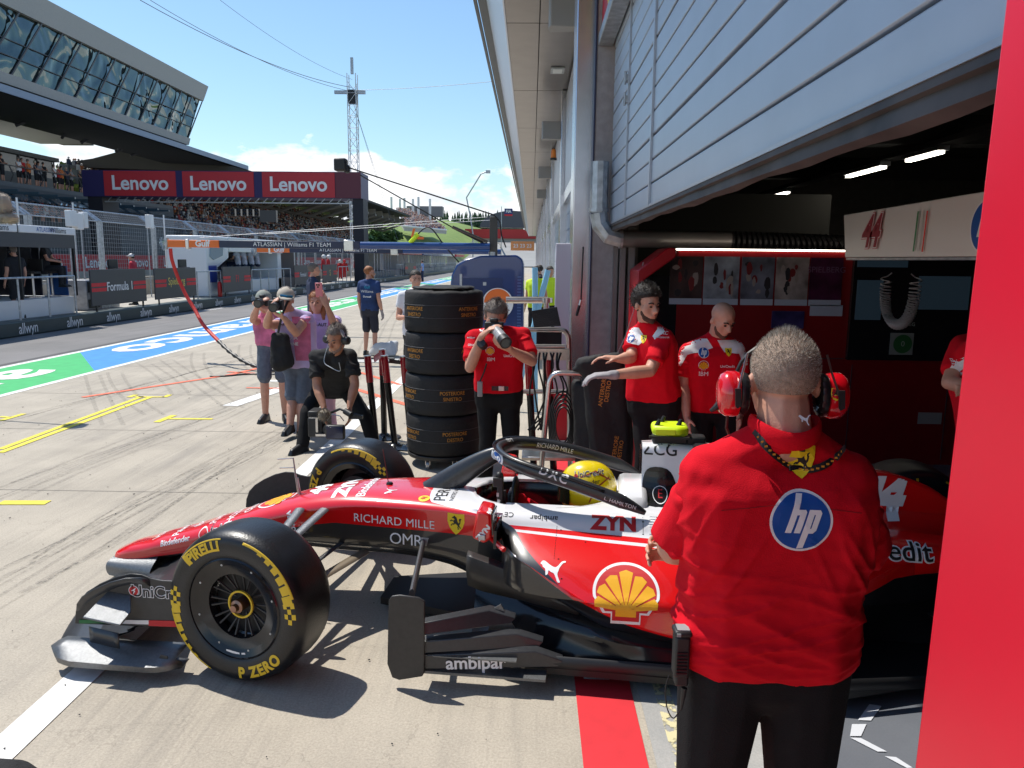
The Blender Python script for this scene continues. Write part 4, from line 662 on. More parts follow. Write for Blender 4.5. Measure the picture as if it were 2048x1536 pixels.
for (u, v, y, h) in ((738, 492, 150, 9), (748, 488, 165, 10), (757, 480, 170, 11), (768, 478, 185, 11), (778, 482, 200, 10), (742, 470, 230, 13), (762, 462, 250, 12), (730, 478, 140, 9)):
    p = atY(u, v, y); tree((p.x, y, hz(p.x, y)-.5), max(h*.45, p.z-hz(p.x, y)+1.), h*.5, 'rounded dark tree number %s of the clump right of the pylon' % ['one', 'two', 'three', 'four', 'five', 'six', 'seven', 'eight'][k], 700, 'tree clump beside the pylon', seed=20+k, leaf=.5); k += 1
random.seed(9)
b = MB(); bt = MB()
for i in range(300):
    u = random.uniform(720, 1040); y = random.uniform(560, 700); x = (u-1060)/1540*y; zt = 1.88+(520-random.uniform(438, 462)+(9 if u > 880 else 0)-(u-900)*.0)/1540*y*1.0; zb = hz(x, y)-2; h = max(5, zt-zb)
    b.cur = random.randrange(2)
    for j in range(5): z = zb+h*(.1+.18*j); r_ = 2.6*(1-.17*j)*random.uniform(.8, 1.2); b.cyl((x+random.uniform(-.5, .5), y, z), (x, y, z+h*.30), r_, .1, n=6, caps=False)
tag(b.build('forest', [mat('conifer_a', (.03, .065, .025), .9), mat('conifer_b', (.045, .09, .03), .9)]), 'dark conifer forest along the far skyline', 'forest', kind='stuff')
# hillside grandstand
t_ = thing('grandstand', 'sunlit grandstand full of people on the green hill', 'grandstand', (-40, 260, 0)); t_.location = (0, 0, 0)
A, B_, D_, E_ = atY(792, 420, 285), atY(845, 424, 330), atY(893, 460, 300), atY(808, 452, 245)
b = MB().add([A, B_, D_, E_, A-V((0, 0, 3)), B_-V((0, 0, 3)), D_-V((0, 0, 1.5)), E_-V((0, 0, 1.5))], [(0, 1, 2, 3), (0, 3, 7, 4), (3, 2, 6, 7), (2, 1, 5, 6)]); b.build('terrace', mat('terrace_pale', (.4, .38, .36), .8), t_); MB().cyl(A, E_, .35, n=6).cyl(E_, D_, .3, n=6).build('edge_wall', m_hdr, t_)
b = MB()
for u, h in ((783, 6), (800, 5), (809, 5.5), (826, 5), (837, 6), (860, 5)): p = atY(u, 418, 300); b.cyl((p.x, p.y, p.z-4), (p.x, p.y, p.z+h*.75), .45, n=8)
b.build('chimney', m_hdr, t_); p = atY(840, 418, 310); MB().bb((p.x-5, 308, p.z-3), (p.x+9, 314, p.z+1)).build('cabin', mat('cabin_grey', (.2, .2, .2), .7), t_)
sp_ = []; random.seed(14)
for i in range(1500): s_, q = random.random(), random.random(); P_ = A.lerp(B_, s_).lerp(E_.lerp(D_, s_), q); sp_.append((P_.x, P_.y-.3, P_.z-.1))
crowd('hill_crowd', 'pink and white speckled crowd on the hillside stand', sp_, [(.55, .35, .34), (.6, .58, .56), (.3, .08, .08), (.08, .09, .2), (.5, .3, .2)], 5, 1.4)
# distant arch, flag, crane lamp, hill fence
t_ = thing('arch_building', 'distant dark arched hall at the top of the straight', 'building', (0, 0, 0)); P0 = atY(1025, 455, 430); t_.location = (P0.x, 430, P0.z-6)
MB().prism([(18*cos(PI*i/14), 6+9*sin(PI*i/14)) for i in range(15)], 0, 12, Matrix(((1, 0, 0, 0), (0, 0, 1, 0), (0, 1, 0, 0), (0, 0, 0, 1)))).build('roof', mat('arch_dark', (.07, .07, .09), .5), t_); MB().bb((-30, 0, -14), (60, 12, 2)).build('wall', m_plat, t_); MB().bb((-26, -1, 0), (30, -.5, 5)).build('red_banner', mat('far_red', (.45, .03, .03), .7), t_)
P0 = atY(1003, 425, 160); t_ = thing('flag', 'square navy flag with red lower band on a pole far down the lane', 'flag', (P0.x, 160, 0)); z_ = P0.z
MB().cyl((0, 0, 1), (0, 0, z_+1.2), .07, n=6).build('pole', m_galv, t_); p0, p1 = atY(1009, 417, 160), atY(1025, 432, 160); MB().bb((p0.x-P0.x, -.03, p1.z), (p1.x-P0.x, .03, p0.z)).build('cloth', mat('flag_navy', (.03, .04, .16), .7), t_); MB().bb((p0.x-P0.x, -.05, p1.z), (p1.x-P0.x, -.031, p1.z+.35)).build('red_band', m_pr, t_); sign('lettering', T('FIA', .03), ((p0.x+p1.x)/2-P0.x, -.04, (p0.z+p1.z)/2+.15), (1, 0, 0), (0, 0, 1), .8, m_ltr, t_, .02)
P_ = [atY(u, v, 140) for u, v in ((946, 470), (940, 430), (933, 395), (962, 348), (975, 343))]; t_ = thing('crane_lamp', 'thin bent pole with a lamp head in the sky before the clouds', 'lamp', (P_[0].x, 140, 0)); MB().tube([(0, 0, 0)]+[(q.x-P_[0].x, 0, q.z) for q in P_], .12, 6).build('pole', m_galv, t_); q = P_[-1]; MB().bb((q.x-P_[0].x-.3, -.3, q.z-.3), (q.x-P_[0].x+.5, .3, q.z+.2)).build('lamp_head', m_galv, t_)
b = MB(); t_ = thing('hill_fence', 'tall grey debris fence running up the hill beside the track', 'fence', (-28, 200, 0)); t_.location = (0, 0, 0)
for i in range(90): y = 110+i*3.4; z = hz(-28.5, y); b.cyl((-28.5, y, z), (-28.5, y, z+4), .07, n=4); b.cyl((-28.5, y, z+1), (-28.5, y+3.4, hz(-28.5, y+3.4)+1), .03, n=3); b.cyl((-28.5, y, z+4), (-28.5, y+3.4, hz(-28.5, y+3.4)+4), .04, n=3); b.cyl((-28.5, y, z+2.5), (-28.5, y+3.4, hz(-28.5, y+3.4)+2.5), .03, n=3)
b.build('fence', m_galv, t_)
P0 = atY(1045, 492, 60); t_ = thing('orange_sign', 'small orange board hanging under the canopy far down the lane', 'sign', P0); MB().bb((-.9, -.03, -.35), (.9, .03, .35)).build('board', mat('board_orange', (.8, .33, .12), .6), t_); sign('lettering', T('23 23 23', .02), (0, -.04, 0), (1, 0, 0), (0, 0, 1), .4, m_ltr, t_, .01)
# ================= THE RACING CAR =================
a_ = R(5.5); CT = V((sin(a_), cos(a_), 0)); CS = V((cos(a_), -sin(a_), 0)); CAR_O = V((-1.266, 3.14, 0))+CT*.95
car = thing('racing_car', 'red and white open wheel racing car with yellow helmeted driver, nose out of the garage', 'racing car', CAR_O, -a_)
CM = Matrix.Translation(CAR_O) @ Matrix.Rotation(-a_, 4, 'Z'); CI = CM.inverted()
def cP(u, v, t):                                          # photograph point on the car's plane t, in car space
    o = CI @ CO; d = CI.to_3x3() @ ray(u, v); return o+d*((t-o.y)/d.y)
def cHit(u, v, bvh):
    o = CI @ CO; d = (CI.to_3x3() @ ray(u, v)).normalized(); h = bvh.ray_cast(o, d); return h[0] if h[0] is not None else cP(u, v, -.5)
def cr1(p0, p1, p2, p3, t): return .5*(2*p1+(p2-p0)*t+(2*p0-5*p1+4*p2-p3)*t*t+(3*p1-p0-3*p2+p3)*t**3)
def crs(ks, x):                                           # smooth interpolation in a table of (x, values...)
    if x <= ks[0][0]: return list(ks[0][1:])
    if x >= ks[-1][0]: return list(ks[-1][1:])
    i = max(j for j in range(len(ks)-1) if ks[j][0] <= x); t = (x-ks[i][0])/(ks[i+1][0]-ks[i][0]); g = lambda j: ks[max(0, min(len(ks)-1, j))]
    return [cr1(a, b, c, d, t) for a, b, c, d in zip(g(i-1)[1:], g(i)[1:], g(i+1)[1:], g(i+2)[1:])]
def smooth_line(pts, n=5):
    out = []; k = len(pts)
    for i in range(k-1):
        g = lambda j: pts[max(0, min(k-1, j))]
        for j in range(n): t = j/n; out.append([cr1(a, b, c, d, t) for a, b, c, d in zip(g(i-1), g(i), g(i+1), g(i+2))])
    out.append(list(pts[-1])); return out
def livery(name, rules, base):                            # rules: (axis expression built from object coords) -> colours
    m = bpy.data.materials.new(name); m.use_nodes = True; t = m.node_tree; K = t.links.new; b = t.nodes['Principled BSDF']; b.inputs['Roughness'].default_value = .26; b.inputs['Coat Weight'].default_value = 1.; b.inputs['Coat Roughness'].default_value = .03
    c = nd(t, 'ShaderNodeTexCoord'); s = nd(t, 'ShaderNodeSeparateXYZ'); K(c.outputs['Object'], s.inputs[0]); out = None
    cur = nd(t, 'ShaderNodeRGB'); cur.outputs[0].default_value = (*base, 1); out = cur.outputs[0]; rough = nd(t, 'ShaderNodeValue'); rough.outputs[0].default_value = .26; ro = rough.outputs[0]
    for r in rules:                                       # r = (table [(s, z)...], 'above'|'below'|'band', width, colour, rough)
        tb, mode, wd, col, rg = r; vc = nd(t, 'ShaderNodeFloatCurve'); cu = vc.mapping.curves[0]; mpn = nd(t, 'ShaderNodeMapRange', i_1=-1.3, i_2=3.5); K(s.outputs[0], mpn.inputs[0]); K(mpn.outputs[0], vc.inputs[1])
        while len(cu.points) > 2: cu.points.remove(cu.points[1])
        cu.points[0].location = ((tb[0][0]+1.3)/4.8, tb[0][1]); cu.points[1].location = ((tb[-1][0]+1.3)/4.8, tb[-1][1])
        for q in tb[1:-1]: cu.points.new((q[0]+1.3)/4.8, q[1])
        for p in cu.points: p.handle_type = 'VECTOR'
        vc.mapping.use_clip = False; vc.mapping.update()
        d = nd(t, 'ShaderNodeMath', operation='SUBTRACT'); K(s.outputs[2], d.inputs[0]); K(vc.outputs[0], d.inputs[1])
        if mode == 'band': ab = nd(t, 'ShaderNodeMath', operation='ABSOLUTE'); K(d.outputs[0], ab.inputs[0]); g = nd(t, 'ShaderNodeMath', operation='LESS_THAN'); K(ab.outputs[0], g.inputs[0]); g.inputs[1].default_value = wd
        else: g = nd(t, 'ShaderNodeMath', operation='GREATER_THAN' if mode == 'above' else 'LESS_THAN'); K(d.outputs[0], g.inputs[0]); g.inputs[1].default_value = 0
        mx = nd(t, 'ShaderNodeMixRGB'); K(g.outputs[0], mx.inputs[0]); K(out, mx.inputs[1]); mx.inputs[2].default_value = (*col, 1); out = mx.outputs[0]
        m2 = nd(t, 'ShaderNodeMixRGB'); K(g.outputs[0], m2.inputs[0]); K(ro, m2.inputs[1]); m2.inputs[2].default_value = (rg, rg, rg, 1); ro = m2.outputs[0]
    K(out, b.inputs['Base Color']); K(ro, b.inputs['Roughness']); nz_ = nd(t, 'ShaderNodeTexNoise', i_Scale=3., i_Detail=2); K(c.outputs['Object'], nz_.inputs[0]); bp = nd(t, 'ShaderNodeBump', i_Strength=.12, i_Distance=.02); K(nz_.outputs[0], bp.inputs['Height']); K(bp.outputs[0], b.inputs['Coat Normal']); return m
WHT = (.76, .76, .78); BLK = (.02, .0195, .019)
m_ch = livery('chassis_livery', [([(-1.3, 2), (.58, 2), (.6, 2), (.645, .69), (.70, .652), (.8, .643), (.95, .628), (1.1, .622), (3.5, .622)], 'above', 0, WHT, .3), ([(-1.3, .12), (-1.15, .155), (-.8, .235), (-.57, .29), (-.2, .42), (0, .47), (.17, .503), (.97, .512), (1.3, .50), (3.5, .40)], 'below', 0, BLK, .42)], RED)
zw = [(-1.3, .6), (1.05, .612), (1.3, .604), (1.6, .594), (1.9, .586), (2.2, .59), (2.35, 1.5), (3.5, 1.5)]
m_pod = livery('sidepod_livery', [(zw, 'above', 0, WHT, .3), ([(s_, z-.018) for s_, z in zw], 'band', .004, WHT, .3), ([(-1.3, .7), (1.08, .63), (1.15, .60), (1.215, .545), (1.33, .475), (1.464, .392), (1.7, .292), (1.975, .232), (2.3, .24), (2.6, .36), (2.9, .47), (3.5, .48)], 'below', 0, (.012, .012, .014), .3)], RED)
m_eng = livery('engine_cover_livery', [([(-1.3, 2), (2.30, 2), (2.32, 0), (3.5, 0)], 'above', 0, RED, .26), ([(-1.3, 2), (2.30, 2), (2.32, .3), (3.5, .3)], 'below', 0, WHT, .3), ([(-1.3, 2), (2.30, 2), (2.32, -1), (3.5, -1)], 'above', 0, RED, .26)], WHT)
# chassis and nose: (s, ztop, zshoulder, halfwidth, zbottom, half bottom)
CH = [(-1.20, .188, .178, .05, .150, .04), (-1.17, .222, .205, .085, .155, .07), (-1.1, .255, .235, .105, .165, .09), (-.9, .318, .290, .122, .198, .10), (-.57, .424, .388, .140, .258, .105), (-.12, .577, .535, .170, .322, .12), (.2, .650, .612, .205, .322, .14), (.55, .668, .640, .250, .325, .17), (.80, .668, .645, .285, .295, .20), (1.0, .660, .640, .325, .235, .26), (1.3, .655, .640, .35, .16, .30), (1.75, .68, .65, .36, .12, .32)]
rows = []; NS = 96
def rim(s_):                                              # half width of the cockpit opening
    q = (s_-1.265)/.365; return 0. if abs(q) >= 1 else .245*(1-abs(q)**2.6)**.5
for i in range(NS+1):
    s_ = -1.20+(1.75+1.20)*i/NS; zt, zs, w_, zb, wb = crs(CH, s_); r_ = rim(s_)
    half = [(0, zt), (w_*.45, zt-.002), (w_*.80, zs+(zt-zs)*.45), (w_*.97, zs-.012), (w_*1.0, zs-.045), (w_*1.0, zs*.55+zb*.45), (w_*.985, zs*.25+zb*.75), (wb*1.04, zb+.03), (wb*.85, zb), (0, zb-.004)]
    half = smooth_line(half, 3)
    if r_ > .01: half = [(0+r_*.93, .42), (r_*.97, .56), (r_, zt-.012)]+[(t_*(1-r_/w_)+r_ if t_ < w_*.9 else t_, z+(.006 if t_ < r_*.6 else 0)) for t_, z in half[1:-1]]+[half[-1]]
    else: half = [(0, zt), (0, zt), (0, zt)]+half[1:-1]+[half[-1]]
    rows.append([(s_, -t_, z) for t_, z in half]+[(s_, t_, z) for t_, z in reversed(half)])
b = MB(); k = len(rows[0])
for r_ in rows: b.v += [V(p) for p in r_]
for i in range(NS):
    open_ = rim(-1.20+2.95*i/NS) > .01 or rim(-1.20+2.95*(i+1)/NS) > .01
    for j in range(k):
        if j == k-1 and open_: continue
        q = (i*k+j, i*k+(j+1) % k, (i+1)*k+(j+1) % k, (i+1)*k+j); b.f.append(q); b.mi.append(1 if open_ and (j < 2 or j >= k-3) else 0)
b.f += [tuple(range(k))]; b.mi += [0]
chassis = b.build('chassis', [m_ch, m_blackg], car, smooth=True, ang=60)
MB().bb((.93, -.24, .2), (1.6, .24, .43)).build('cockpit_floor', m_black, car)
# side pods
SP = [(1.09, .40, .05, .560, .50), (1.12, .56, .12, .52, .44), (1.2, .665, .5, .49, .36), (1.35, .715, .9, .42, .28), (1.6, .745, 1, .295, .19), (1.97, .755, 1, .215, .14), (2.3, .72, 1, .23, .13), (2.6, .60, .9, .36, .14), (2.9, .46, .8, .47, .2), (3.35, .22, .5, .48, .3)]   # s, width, bulge, z under edge, floor z
rows = []
for i in range(61):
    s_ = 1.09+(3.35-1.09)*i/60; w_, bl, ze, zf = crs(SP, s_); zt = .652-.07*max(0, (s_-2.3))**1.2
    wf_ = lambda q: .40+(w_-.40)*q
    half = [(.22, zt+.012), (.33, zt+.004), (.375, zt-.018), (wf_(.02), zt-.052), (wf_(.16), zt-.075), (wf_(.40), zt-.108), (wf_(.66), zt-.155), (wf_(.86), zt-.215), (wf_(.98), min(zt-.26, (zt+ze)/2-.05)), (w_*.985, ze+.05), (w_*.95, ze+.0), (w_*.90, ze-.045), (w_*.82, (ze+zf)/2-.02), (w_*.74, zf+.02), (.3, .09)]
    rows.append([(s_, -t_, z) for t_, z in smooth_line(half, 4)])
b = MB().grid(rows); b.f.append(tuple(range(len(rows[0])))); b.mi.append(0)
pod = b.build('sidepod', m_pod, car, smooth=True, ang=60)
b = MB().grid([[(p[0], -p[1], p[2]) for p in r_] for r_ in rows]); b.f.append(tuple(range(len(rows[0])))); b.mi.append(0); b.build('sidepod', m_pod, car, smooth=True, ang=60)
MB().prism([(-.57, .55), (-.30, .53), (-.30, .625), (-.56, .635)], 1.075, 1.089, Matrix(((0, 0, 1, 0), (1, 0, 0, 0), (0, 1, 0, 0), (0, 0, 0, 1)))).build('air_inlet', m_blackg, car)
# engine cover and air box
EC = [(1.77, .955, .075, .30), (1.9, .965, .085, .32), (2.2, .945, .075, .33), (2.6, .90, .055, .3), (3.0, .85, .035, .22), (3.2, .78, .03, .16), (3.4, .66, .03, .1)]
rows = []
for i in range(41):
    s_ = 1.77+1.63*i/40; zt, w_, wb = crs(EC, s_); half = [(0, zt), (w_*.6, zt-.003), (w_*.95, zt-.02), (w_*1.05, zt-.08), (w_*1.15, .80-.1*(s_-1.77)), (w_*1.5, .72-.05*(s_-1.77)), (wb*.62, .675-.05*(s_-1.77)), (wb, .645-.06*(s_-1.77)), (wb*1.0, .45)]
    half = smooth_line(half, 3); rows.append([(s_, -t_, z) for t_, z in half]+[(s_, t_, z) for t_, z in reversed(half[1:])])
b = MB().grid(rows); b.f += [tuple(range(len(rows[0]))), tuple(range(40*len(rows[0]), 41*len(rows[0])))]; b.mi += [0, 0]
eng = b.build('engine_cover', m_eng, car, smooth=True, ang=55)
MB().bb((1.762, -.055, .80), (1.768, .055, .93)).build('air_box_mouth', m_blackg, car)
MB().prism([(-.24, .60), (-.22, .70), (-.14, .745), (.14, .745), (.22, .70), (.24, .60)], 1.655, 1.80, Matrix(((0, 0, 1, 0), (1, 0, 0, 0), (0, 1, 0, 0), (0, 0, 0, 1)))).build('headrest', m_white, car, bev=.03)
B1 = bvh_of(chassis, pod, eng)
# floor, plank, rear bodywork
b = MB().prism([(.95, -.30), (1.25, -.76), (2.6, -.80), (3.05, -.62), (3.6, -.5), (3.6, .5), (3.05, .62), (2.6, .80), (1.25, .76), (.95, .30)], .055, .085).prism([(.40, -.14), (.95, -.3), (.95, .3), (.40, .14)], .035, .075)
b.tube([(1.15, -.70, .12), (1.35, -.785, .125), (1.9, -.80, .13), (2.6, -.80, .12), (3.0, -.68, .1)], .03, 8, flat=.5); b.tube([(1.15, .70, .12), (1.35, .785, .125), (1.9, .80, .13), (2.6, .80, .12)], .03, 8, flat=.5)
b.build('floor', m_black, car, smooth=True)
rows = []
for i in range(17):
    q = i/16; s_ = .93+.55*q; rows.append([(s_, -(.42+.16*q), .30-.06*q-.02*sin(PI*q)), (s_, -(.47+.17*q), .40-.09*q), (s_, -(.46+.17*q), .465-.10*q), (s_, -(.42+.16*q), .475-.10*q)])
MB().grid(rows).build('turning_vane', m_grey, car, smooth=True, thick=.008)
MB().grid([[(p[0], -p[1], p[2]) for p in r_] for r_ in rows]).build('turning_vane', m_grey, car, smooth=True, thick=.008)
b = MB()
for i in range(15):                                        # lower flanks swooping from the chassis keel to the floor edge
    pass
rows = []
for i in range(25):
    q = i/24; s_ = .97+1.5*q; rows.append([(s_, -.34-.08*q, .40-.2*q), (s_, -(.42+.30*min(1, q*2.2)), .30-.13*q), (s_, -(.50+.27*min(1, q*2)), .17), (s_, -(.56+.23*min(1, q*2)), .10)])
MB().grid([smooth_line(r_, 3) for r_ in rows]).build('lower_flank', m_blackg, car, smooth=True); MB().grid([smooth_line([(p[0], -p[1], p[2]) for p in r_], 3) for r_ in rows]).build('lower_flank', m_blackg, car, smooth=True)
# barge board: outer plate, slats, inner fin, strut
def mirror_pts(P): return [(p[0], -p[1], p[2]) for p in P]
pl = [cP(u, v, -.86) for u, v in ((778, 1200), (784, 1191), (800, 1189), (838, 1194), (850, 1202), (850, 1342), (846, 1350), (800, 1357), (786, 1352), (776, 1325))]
b = MB(); k = len(pl); b.add([(p.x, -.868-.02*(.4-p.z), p.z) for p in pl]+[(p.x, -.856-.02*(.4-p.z), p.z) for p in pl], [tuple(range(k)), tuple(range(2*k-1, k-1, -1))]+[(i, (i+1) % k, k+(i+1) % k, k+i) for i in range(k)])
bp_ = b.build('barge_board', m_grey, car, bev=.004)
b = MB(); b.add([(p.x, .868, p.z) for p in pl]+[(p.x, .856, p.z) for p in pl], [tuple(range(k)), tuple(range(2*k-1, k-1, -1))]+[(i, (i+1) % k, k+(i+1) % k, k+i) for i in range(k)]); b.build('barge_board', m_grey, car)
for i, (z0, z1, s1, h, t1) in enumerate(((.245, .262, 1.20, .055, -.72), (.160, .178, 1.33, .055, -.76), (.085, .112, 1.42, .065, -.80))):
    for sg_ in (-1, 1):
        P_ = [(.80, -.855*(-sg_), z0), (.80, -.855*(-sg_), z0+h), (s1-.12, t1*(-sg_), z1+h), (s1, t1*(-sg_), z1+h*.45), (s1-.02, t1*(-sg_), z1)]
        P_ = [(p[0], sg_*abs(p[1]), p[2]) for p in P_]; o_ = [(0, .03*sg_*-1, .0)]*5; n_ = len(P_)
        MB().add(P_+[(p[0], p[1]-sg_*.035, p[2]+.012) for p in P_], [tuple(range(n_)), tuple(range(2*n_-1, n_-1, -1))]+[(a, (a+1) % n_, n_+(a+1) % n_, n_+a) for a in range(n_)]).build('slat', m_dark, car, bev=.003)
MB().bb((.80, -.862, .07), (1.35, -.78, .082)).build('slat_edge', m_silver, car); MB().bb((.80, .862, .07), (1.35, .78, .082)).build('slat_edge', m_silver, car); MB().bb((.80, -.85, .145), (1.22, -.79, .150)).build('slat_edge', m_silver, car)
MB().prism([(1.08, .10), (1.19, .10), (1.20, .22), (1.13, .34), (1.10, .32), (1.07, .2)], -.70, -.692, Matrix(((1, 0, 0, 0), (0, 0, 1, 0), (0, 1, 0, 0), (0, 0, 0, 1)))).build('fin', m_silver, car)
for sg_ in (-1, 1): MB().tube([cP(846, 1086, -.27)*1 if sg_ < 0 else V((cP(846, 1086, -.27).x, .27, cP(846, 1086, -.27).z)), V((.745, .80*sg_, .41))], .024, 12, flat=.55).build('strut', m_silver, car, smooth=True)
p = cP(856, 1084, -.27); MB().box((p.x, -.262, p.z), (.07, .02, .045)).build('bracket', m_galv, car)
# front wing
def ew(prof, t0, t1, zf=lambda t: 0, n=24): return [[(s_+(abs(t0+(t1-t0)*i/n)**2)*.28, t0+(t1-t0)*i/n, z+zf(t0+(t1-t0)*i/n)) for s_, z in prof] for i in range(n+1)]
def foil(s0, s1, z0, z1, th): return [(s0, z0), (s0+.02, z0+th*.7), (s0+(s1-s0)*.4, z0+(z1-z0)*.35+th), (s1, z1), (s0+(s1-s0)*.4, z0+(z1-z0)*.35-th*.4), (s0+.01, z0-th*.4)]
for nm_, pr in (('main_plane', foil(-1.17, -.92, .085, .13, .018)), ('wing_flap', foil(-.96, -.76, .13, .20, .012)), ('wing_flap', foil(-.80, -.62, .20, .29, .010))):
    MB().grid(ew(pr, -.86, .86, (lambda t: -.05*min(1, abs(t)/.85)**2 if nm_ == 'main_plane' else -.03*abs(t))), None, True).build(nm_, m_dark, car, smooth=True)
rows = []                                                  # carbon front of the nose pillar block
for i in range(9):
    q = i/8; s_ = -1.195+.30*q; w_ = .13+.06*q; rows.append([(s_+.02, -w_*1.05, .10), (s_, -w_, .12), (s_-.0, -w_*.96, .165), (s_+.01, -w_*.5, .187+.07*q*.5), (s_+.01, w_*.5, .187+.07*q*.5), (s_, w_*.96, .165), (s_+.02, w_, .10)])
b = MB().grid([smooth_line(r_, 3) for r_ in rows]); kk = len(smooth_line(rows[0], 3)); b.f.append(tuple(range(kk))); b.mi.append(0); b.build('nose_pylon', m_silver, car, smooth=True)
ep = [cP(u, v, -.86) for u, v in ((152, 1246), (153, 1222), (160, 1200), (175, 1183), (200, 1167), (232, 1153), (262, 1146), (285, 1148), (305, 1156), (325, 1160), (420, 1164), (420, 1252), (300, 1252))]
def plate(P, t0, t1, nm_, m_, bev_=.003):
    k = len(P); b = MB(); b.add([(p[0], t0, p[2]) for p in P]+[(p[0], t1, p[2]) for p in P], [tuple(range(k)), tuple(range(2*k-1, k-1, -1))]+[(i, (i+1) % k, k+(i+1) % k, k+i) for i in range(k)]); return b.build(nm_, m_, car, bev=bev_)
epl = plate(ep, -.868, -.856, 'endplate', m_grey); plate(ep, .868, .856, 'endplate', m_grey)
top_ = [(p.x, -.862-(.05*sin(PI*min(1, max(0, i/7)))), p.z-.008) for i, p in enumerate(ep[1:9])]; MB().grid([[q, (q[0]+.006, -.862, q[2]-.045), (q[0]+.0, -.862, q[2]+.008)] for q in top_]).build('endplate_lip', m_dark, car, smooth=True, thick=.006)
plate([cP(u, v, -.872) for u, v in ((158, 1247), (215, 1247), (215, 1240), (158, 1240))], -.8715, -.869, 'flag_band', mat('flag_green', (.01, .15, .04), .4), 0)
plate([cP(u, v, -.872) for u, v in ((215, 1247), (297, 1249), (297, 1241), (215, 1240))], -.8715, -.869, 'flag_band', m_ltr, 0); plate([cP(u, v, -.872) for u, v in ((297, 1252), (400, 1256), (400, 1243), (297, 1241))], -.8715, -.869, 'flag_band', m_redp, 0)
for sg_ in (-1, 1):
    rows = []
    for i in range(15):
        q = i/14; s_ = -.885+.60*q; k = min(1, q*5)**.5; e = min(1, (1-q)*6)**.6
        rows.append([(s_, sg_*.865, .125+.01*q), (s_-.01, sg_*.91, .128-.012*q), (s_-.02, sg_*.95, .12-.02*q), (s_-.03*(1-q), sg_*(.93+.075*k*e), .085-.005*q), (s_-.02*(1-q), sg_*(.93+.07*k*e), .055), (s_, sg_*.93, .05), (s_, sg_*.87, .06)])
    MB().grid(rows).build('footplate', m_silver, car, smooth=True, thick=.004)
    d = [cP(u, v, -t__) for u, v, t__ in ((165, 1234, .985), (215, 1182, .868), (262, 1190, .868), (262, 1224, .93), (240, 1250, 1.0))]; d = [V((p.x, -p.y*sg_, p.z)) for p in d]; d = [V((p.x, sg_*abs(p.y), p.z)) for p in d]
    b = MB().add(d+[p-V((0, 0, .008)) for p in d], [(0, 1, 2, 3, 4), (9, 8, 7, 6, 5)]+[(i, (i+1) % 5, 5+(i+1) % 5, 5+i) for i in range(5)]); b.build('dive_plane', m_silver, car, bev=.003)
    MB().grid([[(-.74+.17*q, sg_*(.91+.04*q), .205), (-.74+.17*q, sg_*(.91+.04*q), .13)] for q in [i/6 for i in range(7)]]).build('winglet', m_dark, car, smooth=True, thick=.004)
    MB().prism([(-.40, .06), (-.33, .06), (-.34, .115), (-.37, .12)], sg_*.95, sg_*.955, Matrix(((1, 0, 0, 0), (0, 0, 1, 0), (0, 1, 0, 0), (0, 0, 0, 1)))).build('fin', m_dark, car)
# halo
b = MB(); HP = [(.66, 0, .62), (.76, 0, .70), (.88, 0, .785), (.98, 0, .845), (1.05, 0, .868)]; sp_ = smooth_line(HP, 5); n_ = len(sp_)
b.tube(sp_, [.085-.052*i/(n_-1) for i in range(n_)], 14, flat=.62, up=(-.6, 0, .8)); hp_ = [(1.78, -.345, .685), (1.70, -.342, .722), (1.6, -.335, .757), (1.4, -.312, .815), (1.22, -.27, .852), (1.10, -.195, .872), (1.04, -.10, .88), (1.02, 0, .882)]
hp_ = smooth_line(hp_+[(x, -t_, z) for x, t_, z in reversed(hp_[:-1])], 5); k = len(hp_); rr = [.012+.024*min(1, min(i, k-1-i)/7) for i in range(k)]
b.tube(hp_, rr, 14, flat=.72, up=(0, 0, 1)); halo = b.build('halo', m_dark, car, smooth=True, ang=80)
b = MB()
for sg_ in (-1, 1):                                        # thin shroud lip above the hoop
    b.grid([[(p[0]-.01, p[1]*1.02, p[2]+.030), (p[0]-.03, p[1]*1.12, p[2]+.036), (p[0]-.02, p[1]*1.10, p[2]+.028)] for p in hp_[10:-10] if p[1]*sg_ >= 0])
b.build('halo_winglet', m_blackg, car, smooth=True, thick=.004)
BH = bvh_of(halo)
# mirrors
for sg_ in (-1, 1):
    M_ = Matrix.Translation((1.03, sg_*.47, .655)); b = MB().prism([(-.06, -.065), (.0, -.09), (.035, -.06), (.03, .06), (-.035, .072)], -.085, .085, M_ @ Matrix(((1, 0, 0, 0), (0, 0, 1, 0), (0, 1, 0, 0), (0, 0, 0, 1)))); mi_ = b.build('mirror', m_red, car, bev=.012)
    MB().box((1.066, sg_*.47, .655), (.006, .14, .10)).build('mirror_glass', m_glass, mi_)
    if sg_ < 0: MIR = bvh_of(mi_); MB().box((1.02, -.562, .60), (.035, .008, .028)).build('lamp', m_galv, mi_, bev=.004)
    MB().tube([(1.03, sg_*.40, .62), (1.05, sg_*.33, .60)], .016, 8).tube([(1.06, sg_*.52, .58), (1.13, sg_*.60, .56)], .012, 8).build('mirror_stalk', m_red, car, smooth=True)
